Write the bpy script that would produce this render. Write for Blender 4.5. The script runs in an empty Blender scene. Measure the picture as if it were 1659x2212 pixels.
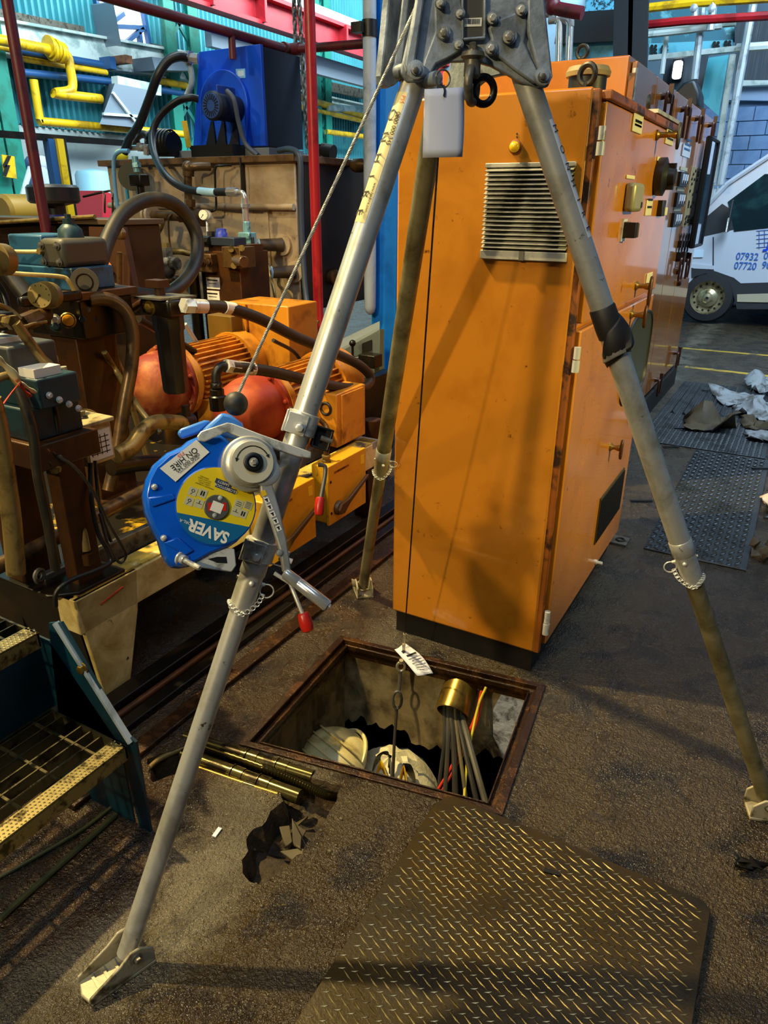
import bpy, bmesh, math, random
import numpy as np
from mathutils import Vector, Matrix
from mathutils.geometry import delaunay_2d_cdt
random.seed(7)
SC = bpy.context.scene
COL = SC.collection
pi = math.pi
# ------------------------------------------------------------------ camera (solved from the vanishing points of the photograph)
FPX, CX, CY, CAMH, YAW = 1533.0, 829.5, 1106.0, 1.62, math.radians(29.5)
_dn = np.array([808-CX, 4632-CY, FPX]); _dn /= np.linalg.norm(_dn)
_up = -_dn; _fw = np.array([0, 0, 1.0]); _fw = _fw-_up*(_fw@_up); _fw /= np.linalg.norm(_fw)
_rt = np.cross(_fw, _up); _rt = _rt if _rt[0] > 0 else -_rt
_F = np.array([-math.sin(YAW), math.cos(YAW), 0]); _R = np.array([math.cos(YAW), math.sin(YAW), 0]); _U = np.array([0, 0, 1.0])
CM = np.outer(_R, _rt)+np.outer(_F, _fw)+np.outer(_U, _up)
CAM = np.array([0, 0, CAMH])
cam = bpy.data.objects.new('camera', bpy.data.cameras.new('camera')); COL.objects.link(cam)
cam.data.sensor_fit = 'VERTICAL'; cam.data.sensor_height = 36; cam.data.lens = FPX/2212*36; cam.data.clip_start = .02; cam.data.clip_end = 200
_m = Matrix.Identity(4)
_cx, _cy, _cz = CM@np.array([1, 0, 0]), CM@np.array([0, -1, 0]), CM@np.array([0, 0, -1])
for i in range(3):
    _m[i][0], _m[i][1], _m[i][2], _m[i][3] = _cx[i], _cy[i], _cz[i], CAM[i]
cam.matrix_world = _m
SC.camera = cam
# ------------------------------------------------------------------ world, lamps, exposure
W = bpy.data.worlds.new('world'); SC.world = W; W.use_nodes = True
W.node_tree.nodes['Background'].inputs[0].default_value = (.55, .75, 1, 1)
W.node_tree.nodes['Background'].inputs[1].default_value = .012
SC.view_settings.view_transform = 'Standard'; SC.view_settings.look = 'None'
SC.view_settings.exposure = 0.0; SC.view_settings.gamma = 1.0; SC.view_settings.use_curve_mapping = False
def lamp(name, kind, loc, target, power, col, size=.3, sy=None, spot=None, blend=.6):
    d = bpy.data.lights.new(name, kind); d.energy = power; d.color = col
    if kind == 'AREA':
        d.size = size
        if sy: d.shape = 'RECTANGLE'; d.size_y = sy
    else: d.shadow_soft_size = size
    if kind == 'SPOT': d.spot_size = math.radians(spot or 80); d.spot_blend = blend
    o = bpy.data.objects.new(name, d); COL.objects.link(o); o.location = loc
    o.rotation_euler = (Vector(target)-Vector(loc)).to_track_quat('-Z', 'Y').to_euler()
    return o
WARM = (1, .68, .24)
lamp('high_bay_lamp_behind', 'SPOT', (-1.95, -4.8, 4.5), (-1.9, 2.8, 1.0), 1150, (1, .80, .42), .14, spot=58)
lamp('high_bay_lamp_left', 'SPOT', (-5.6, -1.2, 5.4), (-1.6, 2.2, .4), 470, (1, .78, .34), .14, spot=84)
lamp('high_bay_lamp_above', 'SPOT', (-4.0, 1.35, 5.6), (-1.3, 1.6, 0), 2500, (1, .78, .36), .07, spot=84)
lamp('high_bay_lamp_right', 'SPOT', (4.2, 2.0, 3.3), (-.57, 2.9, 1.15), 1500, (1, .84, .28), .15, spot=25, blend=.8)
lamp('roof_light_left', 'AREA', (-4.9, 10.5, 5.9), (-9, 10.5, 4.1), 1900, (.74, .93, 1), 17, 1.6)
lamp('roof_light_back', 'AREA', (1.5, 7.0, 6.4), (-.5, 12.5, 2.0), 900, (.62, .82, 1), 4, 3)
lamp('cool_fill_camera_side', 'AREA', (.5, -2.2, 8.5), (-1.6, 4.6, 1.8), 260, (.62, .80, 1), 4, 4)  # cool fill added behind the camera to brighten column, tank and tripod head
lamp('roof_light_front', 'AREA', (.6, 4.8, 8.0), (.2, 6.6, 0), 70, (.55, .74, 1), 3, 3)
# ------------------------------------------------------------------ pixel of the photograph -> point on a plane of the building
def ray(u, v): return CM@np.array([(u-CX)/FPX, (v-CY)/FPX, 1.0])
def az(u, v, z=0.0): d = ray(u, v); return Vector(CAM+d*(z-CAMH)/d[2])
def ax(u, v, x): d = ray(u, v); return Vector(CAM+d*x/d[0])
def ay(u, v, y): d = ray(u, v); return Vector(CAM+d*y/d[1])
def ap(u, v, P, n):
    d = Vector(ray(u, v)); c = Vector(CAM); return c+d*((Vector(P)-c).dot(n)/d.dot(n))
# ------------------------------------------------------------------ materials
def lin(h):
    if isinstance(h, (tuple, list)): return tuple(h[:3])+(1,)
    h = h.lstrip('#'); r = [int(h[i:i+2], 16)/255 for i in (0, 2, 4)]
    return tuple(c/12.92 if c <= .04045 else ((c+.055)/1.055)**2.4 for c in r)+(1,)
MATS = {}
def mat(name, col, rough=.5, metal=0.0, col2=None, scale=6, lo=.5, hi=.62, bump=0.0, bscale=60, rough2=None,
        col3=None, scale3=30, lo3=.6, hi3=.68, coat=0.0, emit=0.0, alpha=1.0, stretch=None, trans=0.0, spec=None, bdist=.004):
    if name in MATS: return MATS[name]
    m = bpy.data.materials.new(name); m.use_nodes = True; nt = m.node_tree; N = nt.nodes; L = nt.links
    b = N['Principled BSDF']; b.inputs['Base Color'].default_value = lin(col); b.inputs['Roughness'].default_value = rough
    b.inputs['Metallic'].default_value = metal
    if coat: b.inputs['Coat Weight'].default_value = coat; b.inputs['Coat Roughness'].default_value = .06
    if trans: b.inputs['Transmission Weight'].default_value = trans
    if spec is not None: b.inputs['Specular IOR Level'].default_value = spec
    if alpha < 1: b.inputs['Alpha'].default_value = alpha
    if emit: b.inputs['Emission Color'].default_value = lin(col); b.inputs['Emission Strength'].default_value = emit
    tc = None
    def coords():
        nonlocal tc
        if tc is None:
            t = N.new('ShaderNodeTexCoord'); tc = t.outputs['Object']
            if stretch:
                mp = N.new('ShaderNodeMapping'); mp.inputs['Scale'].default_value = stretch; L.new(tc, mp.inputs['Vector']); tc = mp.outputs[0]
        return tc
    def noise(s, d=6, dist=0.0):
        n = N.new('ShaderNodeTexNoise'); n.inputs['Scale'].default_value = s; n.inputs['Detail'].default_value = d
        n.inputs['Roughness'].default_value = .62; n.inputs['Distortion'].default_value = dist
        L.new(coords(), n.inputs['Vector']); return n.outputs[0]
    def ramp(src, a, c):
        r = N.new('ShaderNodeMapRange'); r.inputs[1].default_value = a; r.inputs[2].default_value = c; L.new(src, r.inputs[0]); return r.outputs[0]
    def mix(fac, A, B):
        x = N.new('ShaderNodeMix'); x.data_type = 'RGBA'; L.new(fac, x.inputs[0])
        for k, s in ((6, A), (7, B)):
            if isinstance(s, tuple): x.inputs[k].default_value = s
            else: L.new(s, x.inputs[k])
        return x.outputs[2]
    cur = lin(col)
    if col2 is not None:
        fac = ramp(noise(scale, 7, .4), lo, hi); cur = mix(fac, cur, lin(col2))
        if rough2 is not None:
            r = N.new('ShaderNodeMapRange'); r.inputs[3].default_value = rough; r.inputs[4].default_value = rough2
            L.new(fac, r.inputs[0]); L.new(r.outputs[0], b.inputs['Roughness'])
    if col3 is not None: cur = mix(ramp(noise(scale3, 5, .2), lo3, hi3), cur, lin(col3))
    if not isinstance(cur, tuple):
        L.new(cur, b.inputs['Base Color'])
        if emit: L.new(cur, b.inputs['Emission Color'])
    if bump:
        bm = N.new('ShaderNodeBump'); bm.inputs['Strength'].default_value = bump; bm.inputs['Distance'].default_value = bdist
        L.new(noise(bscale, 5), bm.inputs['Height']); L.new(bm.outputs[0], b.inputs['Normal'])
    MATS[name] = m
    return m
ORANGE = mat('orange_paint', '#bf781d', .26, col2='#a2600e', scale=3.2, lo=.45, hi=.75, col3='#4a2205', scale3=20, lo3=.655, hi3=.74, coat=.6, bump=.02, bscale=10)
ORANGE2 = mat('orange_paint_clean', '#c8782c', .22, col2='#b4661e', scale=2.5, lo=.4, hi=.7, col3='#5a2a0a', scale3=18, lo3=.72, hi3=.78, coat=1.0, spec=.7)
EDGE = mat('orange_worn_edge', '#8a4a10', .45, col2='#2a1405', scale=14, lo=.48, hi=.6)
BLACK = mat('black_plastic', '#0c0b0a', .45)
PLINTH = mat('plinth_black', '#0d0a07', .5, col2='#1c150c', scale=8)
ALU = mat('aluminium_tube', '#c6c6c0', .36, .6, col2='#98958a', scale=9, lo=.45, hi=.65, rough2=.5, col3='#4c4632', scale3=40, lo3=.66, hi3=.72, bump=.05, bscale=90)
ALUD = mat('aluminium_brown', '#948a66', .42, .5, col2='#5c5234', scale=9, lo=.42, hi=.65, col3='#33290f', scale3=30, lo3=.66, hi3=.73)  # browner, darker tone than the plain aluminium tube
CAST = mat('cast_aluminium', '#a4aeba', .5, .35, col2='#687078', scale=12, lo=.42, hi=.62, bump=.35, bscale=70, rough2=.62)
ZINC = mat('zinc_steel', '#d8d6cc', .3, .35, col2='#8f8c80', scale=20, rough2=.4)
STEEL = mat('dark_steel', '#6a665c', .42, .45, col2='#3c372c', scale=15, rough2=.6)
WIRE = mat('steel_wire', '#9a9890', .5, .4)
RED = mat('red_grip', '#c3210f', .35)
BLUE = mat('winch_blue', '#0a57c8', .22, coat=.5, col2='#0a4db4', scale=5)
BLUE2 = mat('winch_blue_cap', '#3f7fd0', .3)
YEL = mat('label_yellow', '#dcc010', .4)
TEAL = mat('label_teal', '#0b5f8e', .4)
WHITE = mat('white_card', '#d9dbe0', .7)
PAPER = mat('white_print', '#e6e0cf', .5)
INK = mat('black_ink', '#0a0a0a', .6)
REDINK = mat('red_ink', '#c8321a', .6)
GREYPL = mat('grey_plate', '#6b6960', .4, .6)
TAPE = mat('black_tape', '#1d1a18', .55)
RUBBER = mat('black_rubber', '#26231d', .55, col2='#4a4330', scale=6, lo=.5, hi=.8)
HOSE = mat('dusty_hose', '#1e1a11', .5, col2='#443a24', scale=7, lo=.5, hi=.75)
RHOSE = mat('hose_dark', '#1a1c20', .4)
BROWN = mat('brown_oily_steel', '#4a2b0f', .36, .2, col2='#2a1606', scale=5, lo=.42, hi=.66, rough2=.5, bump=.1, bscale=30)
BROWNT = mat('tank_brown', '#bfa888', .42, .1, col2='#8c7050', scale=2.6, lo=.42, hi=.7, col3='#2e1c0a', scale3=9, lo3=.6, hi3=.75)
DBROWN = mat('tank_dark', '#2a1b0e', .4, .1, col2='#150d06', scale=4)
PIPEB = mat('brown_pipe', '#5e4526', .35, .4, col2='#33230f', scale=10, rough2=.5)
OLIVE = mat('olive_pipe', '#86703e', .38, .4, col2='#4a3a1a', scale=12)
GREENB = mat('green_valve', '#1f3a40', .45, .2, col2='#23262a', scale=8)
BLUEV = mat('valve_blue', '#2a5878', .4, .1, col2='#1c2f36', scale=7)
RAILCAP = mat('rail_cap_worn', '#cfae48', .45, col2='#4a4636', scale=7, lo=.5, hi=.58, col3='#e0cf90', scale3=16, lo3=.58, hi3=.66)
CREAM = mat('cream_worn_paint', '#dcc680', .5, col2='#a88a3e', scale=7, lo=.42, hi=.66, col3='#1e1608', scale3=12, lo3=.66, hi3=.72, bump=.1, bscale=40)
DECK = mat('oily_deck', '#23201a', .25, .3, col2='#c49a18', scale=4.2, lo=.57, hi=.62, rough2=.45)
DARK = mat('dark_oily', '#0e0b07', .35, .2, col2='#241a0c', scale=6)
MOTOR = mat('motor_orange', '#c4801c', .42, col2='#7a440c', scale=7, lo=.48, hi=.7)
MRED = mat('bell_red', '#8e2a08', .6, col2='#b4500f', scale=4, lo=.5, hi=.7)
YBOX = mat('isolator_yellow', '#d29a18', .38, col2='#b07a10', scale=5, lo=.5, hi=.75, col3='#5a3606', scale3=16, lo3=.68, hi3=.74)
COOLER = mat('cooler_blue', '#0e52dc', .4, col2='#0c44bc', scale=4)
COOLD = mat('cooler_dark', '#0a1222', .5)
FRED = mat('fire_pipe_red', '#a01822', .35, col2='#7a1018', scale=5)
FREDD = mat('fire_pipe_dark', '#5a1520', .45, col2='#3a0f16', scale=5)
COLB = mat('column_blue', '#1488f0', .4, col2='#0f74d4', scale=3)
GPIPE = mat('galv_pipe', '#a8b4bc', .4, .3, col2='#7a868c', scale=6)
FOOTM = mat('foot_worn', '#a39a80', .5, .3, col2='#4c4228', scale=16, lo=.5, hi=.62, bump=.2, bscale=60)
PLATE = mat('tread_plate', '#382c12', .32, .35, col2='#1c1507', scale=5, lo=.45, hi=.65, rough2=.5, bump=.2, bscale=120)
PLATEB = mat('floor_plate', '#434648', .38, .6, col2='#2c2f30', scale=4, rough2=.5, bump=.1, bscale=90)
RUST = mat('rusty_frame', '#2a1706', .22, .3, col2='#4a2c0a', scale=12, bump=.9, bscale=110, rough2=.35)
PITC = mat('pit_concrete', '#8a7850', .8, col2='#4a3c20', scale=6, lo=.42, hi=.62, bump=.6, bscale=40, bdist=.01)
PITG = mat('pit_grey_patch', '#a6aab0', .8, col2='#4a4a4a', scale=14, bump=.8, bscale=40, bdist=.01)
SUIT = mat('white_coverall', '#d9cfa4', .75, col2='#b8a870', scale=9, lo=.55, hi=.75, bump=.5, bscale=26, bdist=.01)
HELM = mat('white_helmet', '#d8c88a', .4, col2='#a8945a', scale=9, lo=.55, hi=.7, col3='#4a3c18', scale3=40, lo3=.68, hi3=.72)
STRAPY = mat('harness_yellow', '#d8b010', .5)
BRASS = mat('brass_tube', '#8a7030', .3, .8, col2='#5a4418', scale=8)
CONDUIT = mat('oily_conduit', '#5c5430', .2, .75, col2='#241c0c', scale=16, lo=.5, hi=.6, rough2=.35)
STAIRG = mat('stair_steel', '#5a5238', .35, .7, col2='#241e12', scale=14)
STAIRB = mat('stair_teal', '#073240', .4, col2='#04161c', scale=3, lo=.45, hi=.65)
TEALP = mat('teal_paint', '#0f7a68', .5, col2='#0c6450', scale=4)
TEALD = mat('teal_dark', '#0f6a62', .5)
YPIPE = mat('yellow_pipe', '#e0b410', .4, col2='#b08a18', scale=6)
BPIPE = mat('blue_pipe', '#1c4e80', .45)
CRANE = mat('crane_red', '#b01c28', .45, col2='#90141e', scale=4)
WBEAM = mat('white_beam', '#c8d6d2', .55, col2='#8ea6a2', scale=3)
GREYD = mat('grey_duct', '#7c8894', .45, .3)
NAVY = mat('navy_column', '#041722', .5)
VANW = mat('van_white', '#b4bcc8', .3, coat=.4)
VANG = mat('van_grey_plastic', '#24272c', .55)
GLASS = mat('dark_glass', '#10242a', .06, col2='#1c3a3c', scale=2)
CHROME = mat('chrome', '#d4d4d0', .2, .75)
TYRE = mat('tyre', '#17171a', .7)
LAMPY = mat('yellow_lens', '#e8b414', .25)
WWIN = mat('lit_window', '#ffffff', .5, emit=1.6)
FLOODL = mat('lit_floodlight', '#f4fbff', .5, emit=9)
FABR = mat('grey_sheet', '#8a8f92', .6, col2='#4a4840', scale=6, bump=.4, bscale=20)
CARD = mat('brown_card', '#4a3e26', .7, col2='#2a2418', scale=5)
SIGNR = mat('safety_red', '#c02430', .5)
DADO = mat('dado_blue', '#1d3f9a', .5)
# ------------------------------------------------------------------ mesh builder
class MB:
    def __init__(s): s.v = []; s.f = []
    def add(s, vs, fs):
        o = len(s.v); s.v += [Vector(p) for p in vs]; s.f += [tuple(i+o for i in q) for q in fs]; return s
    def obox(s, c, a, b, d):
        c, a, b, d = Vector(c), Vector(a), Vector(b), Vector(d)
        vs = [c+a*i+b*j+d*k for k in (-1, 1) for j in (-1, 1) for i in (-1, 1)]
        return s.add(vs, [(0, 2, 3, 1), (4, 5, 7, 6), (0, 1, 5, 4), (2, 6, 7, 3), (0, 4, 6, 2), (1, 3, 7, 5)])
    def box(s, lo, hi):
        lo, hi = Vector(lo), Vector(hi); c = (lo+hi)/2; h = (hi-lo)/2
        return s.obox(c, (h.x, 0, 0), (0, h.y, 0), (0, 0, h.z))
    def bar(s, p0, p1, w, t, up=(0, 0, 1)):
        p0, p1 = Vector(p0), Vector(p1); d = p1-p0; a = d.normalized(); b = a.cross(Vector(up))
        if b.length < 1e-4: b = a.cross(Vector((1, 0, 0)))
        b.normalize(); c = b.cross(a)
        return s.obox((p0+p1)/2, d/2, b*w/2, c*t/2)
    @staticmethod
    def frame(a):
        a = Vector(a).normalized(); t = Vector((0, 0, 1)) if abs(a.z) < .9 else Vector((1, 0, 0))
        u = a.cross(t).normalized(); return u, a.cross(u).normalized()
    def lathe(s, o, axis, prof, n=24, cap=True):
        o = Vector(o); a = Vector(axis).normalized(); u, w = s.frame(a); vs = []; fs = []
        for r, h in prof:
            for i in range(n):
                t = 2*pi*i/n; vs.append(o+a*h+(u*math.cos(t)+w*math.sin(t))*max(r, 1e-5))
        for k in range(len(prof)-1):
            for i in range(n):
                j = (i+1) % n; fs.append((k*n+i, k*n+j, (k+1)*n+j, (k+1)*n+i))
        if cap: fs.append(tuple(range(n))[::-1]); fs.append(tuple(range((len(prof)-1)*n, len(prof)*n)))
        return s.add(vs, fs)
    def cyl(s, p0, p1, r, r1=None, n=16):
        p0, p1 = Vector(p0), Vector(p1); d = p1-p0
        return s.lathe(p0, d, [(r, 0), (r if r1 is None else r1, d.length)], n)
    def bolt(s, p, axis, r, h, n=6):
        a = Vector(axis).normalized(); s.lathe(p, a, [(r*1.5, 0), (r*1.5, h*.25)], 14); return s.lathe(Vector(p)+a*h*.25, a, [(r, 0), (r, h*.7), (r*.8, h*.8)], n)
    def tube(s, pts, r, n=10, closed=False):
        P = [Vector(p) for p in pts]; m = len(P); vs = []; fs = []; u = None
        for i in range(m):
            t = (P[(i+1) % m]-P[i-1]) if closed else (P[min(i+1, m-1)]-P[max(i-1, 0)])
            t.normalize()
            if u is None: u = s.frame(t)[0]
            u = (u-t*u.dot(t)); u.normalize(); w = t.cross(u); rr = r[i] if isinstance(r, (list, tuple)) else r
            for k in range(n):
                a = 2*pi*k/n; vs.append(P[i]+(u*math.cos(a)+w*math.sin(a))*rr)
        for i in range(m if closed else m-1):
            i2 = (i+1) % m
            for k in range(n):
                k2 = (k+1) % n; fs.append((i*n+k, i*n+k2, i2*n+k2, i2*n+k))
        if not closed: fs.append(tuple(range(n))[::-1]); fs.append(tuple(range((m-1)*n, m*n)))
        return s.add(vs, fs)
    def prism(s, poly, d):
        P = [Vector(p) for p in poly]; d = Vector(d); n = len(P)
        return s.add(P+[p+d for p in P], [tuple(range(n))[::-1], tuple(range(n, 2*n))]+[(i, (i+1) % n, n+(i+1) % n, n+i) for i in range(n)])
    def sphere(s, c, r, nu=20, nv=12, ax=None):
        c = Vector(c); A = ax or (Vector((1, 0, 0)), Vector((0, 1, 0)), Vector((0, 0, 1)))
        rr = r if isinstance(r, (tuple, list)) else (r, r, r); vs = []; fs = []
        for j in range(nv+1):
            ph = pi*j/nv
            for i in range(nu):
                t = 2*pi*i/nu; q = max(math.sin(ph), 1e-4)
                vs.append(c+A[0]*rr[0]*q*math.cos(t)+A[1]*rr[1]*q*math.sin(t)+A[2]*rr[2]*math.cos(ph))
        for j in range(nv):
            for i in range(nu):
                k = (i+1) % nu; fs.append((j*nu+i, (j+1)*nu+i, (j+1)*nu+k, j*nu+k))
        return s.add(vs, fs)
    def torus(s, c, axis, R, r, n=24, m=8, sx=1.0, u=None):
        c = Vector(c); uu, w = s.frame(axis)
        if u is not None: uu = Vector(u).normalized(); w = Vector(axis).normalized().cross(uu)
        return s.tube([c+uu*R*sx*math.cos(2*pi*i/n)+w*R*math.sin(2*pi*i/n) for i in range(n)], r, m, closed=True)
    def grid(s, rows):
        n = len(rows[0]); vs = [p for r in rows for p in r]
        return s.add(vs, [(j*n+i, j*n+i+1, (j+1)*n+i+1, (j+1)*n+i) for j in range(len(rows)-1) for i in range(n-1)])
def smooth(pts, k=8, closed=False):
    P = [Vector(p) for p in pts]; out = []; n = len(P)
    for i in range(n if closed else n-1):
        p0 = P[i-1] if (i > 0 or closed) else P[i]*2-P[i+1]; p1 = P[i]; p2 = P[(i+1) % n]
        p3 = P[(i+2) % n] if (i+2 < n or closed) else P[i+1]*2-P[i]
        for j in range(k):
            t = j/k; out.append(.5*((2*p1)+(p2-p0)*t+(2*p0-5*p1+4*p2-p3)*t*t+(3*p1-p0-3*p2+p3)*t**3))
    if not closed: out.append(P[-1])
    return out
def tag(o, label=None, cat=None, group=None, kind=None):
    for k, v in (('label', label), ('category', cat), ('group', group), ('kind', kind)):
        if v: o[k] = v
    return o
def worldpos(o):
    p = Vector((0, 0, 0))
    while o is not None: p += o.location; o = o.parent
    return p
def link(name, me, m, parent, org, bevel=0.0, seg=2, ang=35):
    o = bpy.data.objects.new(name, me); COL.objects.link(o)
    if parent is not None: o.parent = parent
    else: o.location = org
    if m: me.materials.append(m)
    if bevel:
        b = o.modifiers.new('bevel', 'BEVEL'); b.width = bevel; b.segments = seg; b.limit_method = 'ANGLE'; b.angle_limit = math.radians(40)
    return o
def obj(name, mb, m, parent=None, bevel=0.0, label=None, cat=None, group=None, kind=None, sm=True, seg=2):
    me = bpy.data.meshes.new(name); V = mb.v
    if parent is not None: org = worldpos(parent)
    else:
        xs = [p.x for p in V]; ys = [p.y for p in V]; org = Vector(((min(xs)+max(xs))/2, (min(ys)+max(ys))/2, min(p.z for p in V)))
    me.from_pydata([p-org for p in V], [], mb.f)
    bm = bmesh.new(); bm.from_mesh(me); bmesh.ops.recalc_face_normals(bm, faces=bm.faces); bm.to_mesh(me); bm.free()
    if sm:
        me.polygons.foreach_set('use_smooth', [True]*len(me.polygons)); me.set_sharp_from_angle(angle=math.radians(38))
    o = link(name, me, m, parent, org, bevel, seg)
    return tag(o, label, cat, group, kind)
def thing(name, label, cat, loc, group=None):
    o = bpy.data.objects.new(name, None); COL.objects.link(o); o.location = loc; o.empty_display_size = .1
    return tag(o, label, cat, group)
def text(name, s, size, o, xd, yd, m, parent, th=.0006, align='CENTER', sx=1.0, bold=0.0):
    c = bpy.data.curves.new(name, 'FONT'); c.body = s; c.size = size; c.align_x = align; c.align_y = 'CENTER'; c.resolution_u = 3; c.extrude = 0; c.offset = bold*size
    t = bpy.data.objects.new('tmp', c); me = bpy.data.meshes.new_from_object(t); bpy.data.objects.remove(t)
    xd, yd = Vector(xd).normalized(), Vector(yd).normalized(); zd = xd.cross(yd)
    org = worldpos(parent)
    for v in me.vertices: v.co = Vector(o)+xd*v.co.x*sx+yd*v.co.y+zd*th-org
    return link(name, me, m, parent, org)
def disc(c, n, r, m=28):
    c = Vector(c); u, w = MB.frame(n); return [c+u*r*math.cos(2*pi*i/m)+w*r*math.sin(2*pi*i/m) for i in range(m)]
# ================================================================== SETTING: floor, pit, walls
def floor_mat():
    m = bpy.data.materials.new('oily_concrete'); m.use_nodes = True; nt = m.node_tree; N = nt.nodes; L = nt.links; b = N['Principled BSDF']
    tc = N.new('ShaderNodeTexCoord').outputs['Object']
    def noise(s, d=6, dist=0.0, r=.6):
        n = N.new('ShaderNodeTexNoise'); n.inputs['Scale'].default_value = s; n.inputs['Detail'].default_value = d; n.inputs['Roughness'].default_value = r
        n.inputs['Distortion'].default_value = dist; L.new(tc, n.inputs['Vector']); return n.outputs[0]
    def rng(src, a, c, o0=0, o1=1):
        r = N.new('ShaderNodeMapRange'); r.inputs[1].default_value = a; r.inputs[2].default_value = c; r.inputs[3].default_value = o0; r.inputs[4].default_value = o1
        L.new(src, r.inputs[0]); return r.outputs[0]
    def mix(fac, A, B):
        x = N.new('ShaderNodeMix'); x.data_type = 'RGBA'; L.new(fac, x.inputs[0])
        for k, s in ((6, A), (7, B)):
            if isinstance(s, tuple): x.inputs[k].default_value = s
            else: L.new(s, x.inputs[k])
        return x.outputs[2]
    big = noise(1.3, 5, .6); med = noise(5.5, 7, .5); fine = noise(60, 4); grit = noise(120, 2, 0, .7)
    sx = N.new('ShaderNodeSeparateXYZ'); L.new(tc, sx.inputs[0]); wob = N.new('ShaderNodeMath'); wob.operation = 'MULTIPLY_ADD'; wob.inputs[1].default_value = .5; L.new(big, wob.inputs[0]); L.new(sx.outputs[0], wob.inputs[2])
    base = mix(rng(wob.outputs[0], 1.5-.45-.6, 1.5-.45-.2), lin('#878170'), lin('#382a09'))
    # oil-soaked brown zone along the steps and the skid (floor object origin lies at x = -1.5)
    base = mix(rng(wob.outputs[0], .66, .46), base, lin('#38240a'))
    c = mix(rng(big, .42, .62), base, lin('#2c2008'))
    c = mix(rng(med, .50, .66), c, lin('#120b03'))
    c = mix(rng(fine, .58, .72), c, lin('#50462a'))
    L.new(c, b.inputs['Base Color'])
    L.new(rng(med, .35, .62,   .42, .18), b.inputs['Roughness'])
    b.inputs['Specular IOR Level'].default_value = .7
    mt = N.new('ShaderNodeMath'); mt.operation = 'ADD'; L.new(grit, mt.inputs[0])
    m2 = N.new('ShaderNodeMath'); m2.operation = 'MULTIPLY'; m2.inputs[1].default_value = 1.1; L.new(noise(42, 4), m2.inputs[0]); L.new(m2.outputs[0], mt.inputs[1])
    bp = N.new('ShaderNodeBump'); bp.inputs['Strength'].default_value = 1.0; bp.inputs['Distance'].default_value = .012
    L.new(mt.outputs[0], bp.inputs['Height']); L.new(bp.outputs[0], b.inputs['Normal'])
    return m
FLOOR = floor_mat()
POUT = [Vector((-1.359, 2.046, 0)), Vector((-.531, 2.15, 0)), Vector((-.45, 1.499, 0)), Vector((-1.302, 1.348, 0))]
pc = sum(POUT, Vector())/4
def inset(k): 
    out = []
    for p in POUT: out.append(pc+(p-pc)*(1-k))
    return out
PIN = inset(.13)
TR = [az(*q) for q in [(318, 1640), (430, 1598), (520, 1622), (620, 1660), (738, 1699), (724, 1735), (706, 1765), (690, 1792), (668, 1812), (655, 1842), (630, 1858), (612, 1882), (585, 1893), (562, 1912),
      (540, 1905), (524, 1885), (522, 1858), (536, 1838), (532, 1812), (548, 1790), (566, 1784), (584, 1752), (612, 1730), (606, 1712), (520, 1684), (420, 1658), (330, 1690)]]
random.seed(12); _T = []
for _i, _p in enumerate(TR):   # ragged broken edge
    _q = TR[(_i+1) % len(TR)]; _L = (_q-_p).length; _n = max(1, int(_L/.016)); _d = (_q-_p).normalized(); _w = Vector((-_d.y, _d.x, 0))
    for _k in range(_n): _T.append(_p+(_q-_p)*(_k/_n)+_w*(random.uniform(-.005, .005) if _k else 0))
TR = _T
def floor_mesh():
    outer = [(-12, -4), (9, -4), (9, 24), (-12, 24)]
    pts = [Vector(p) for p in outer]; ed = [(0, 1), (1, 2), (2, 3), (3, 0)]
    def loop(P):
        n = len(pts); pts.extend(Vector((p.x, p.y)) for p in P); ed.extend((n+i, n+(i+1) % len(P)) for i in range(len(P)))
    loop(inset(.03)); loop(TR)
    vs, es, fs, *_ = delaunay_2d_cdt(pts, ed, [], 0, 1e-6)
    def inside(p, P):
        c = False; n = len(P)
        for i in range(n):
            a, b = P[i], P[i-1]
            if (a.y > p.y) != (b.y > p.y) and p.x < (b.x-a.x)*(p.y-a.y)/(b.y-a.y)+a.x: c = not c
        return c
    keep = []
    for f in fs:
        c = sum((vs[i] for i in f), Vector((0, 0)))/len(f)
        if not inside(c, inset(.03)) and not inside(c, TR): keep.append(tuple(f))
    mb = MB(); mb.add([Vector((v.x, v.y, 0)) for v in vs], keep); return mb
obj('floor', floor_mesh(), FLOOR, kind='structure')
# broken trench in the concrete
mb = MB(); nt_ = len(TR); random.seed(3)
def inw(i, k):
    a, b = TR[i-1], TR[(i+1) % nt_]; t = (b-a).normalized(); nn = Vector((-t.y, t.x, 0)); ar = sum(TR[j].x*TR[(j+1) % nt_].y-TR[(j+1) % nt_].x*TR[j].y for j in range(nt_)); return nn*k*(1 if ar > 0 else -1)
mid = [p+inw(i, random.uniform(.002, .010))+Vector((0, 0, -.022)) for i, p in enumerate(TR)]
low = [p+inw(i, random.uniform(.012, .026))+Vector((0, 0, -.075-.02*random.random())) for i, p in enumerate(TR)]
mb.add(TR+mid+low, [(i, (i+1) % nt_, nt_+(i+1) % nt_, nt_+i) for i in range(nt_)]+[(nt_+i, nt_+(i+1) % nt_, 2*nt_+(i+1) % nt_, 2*nt_+i) for i in range(nt_)])
bl = low
vs, es, fs, *_ = delaunay_2d_cdt([Vector((p.x, p.y)) for p in bl]+[Vector((random.uniform(-1.5, -.8), random.uniform(1.0, 1.5))) for _ in range(160)], [(i, (i+1) % nt_) for i in range(nt_)], [], 1, 1e-6)
mb.add([Vector((v.x, v.y, (low[i].z if i < nt_ else -.10+random.uniform(-.025, .04)))) for i, v in enumerate(vs)], [tuple(f) for f in fs])
EARTH = mat('oily_earth', '#3a2a12', .7, col2='#1e1508', scale=14, col3='#5c4c26', scale3=50, lo3=.6, hi3=.7, bump=.9, bscale=60, bdist=.01)
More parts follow.
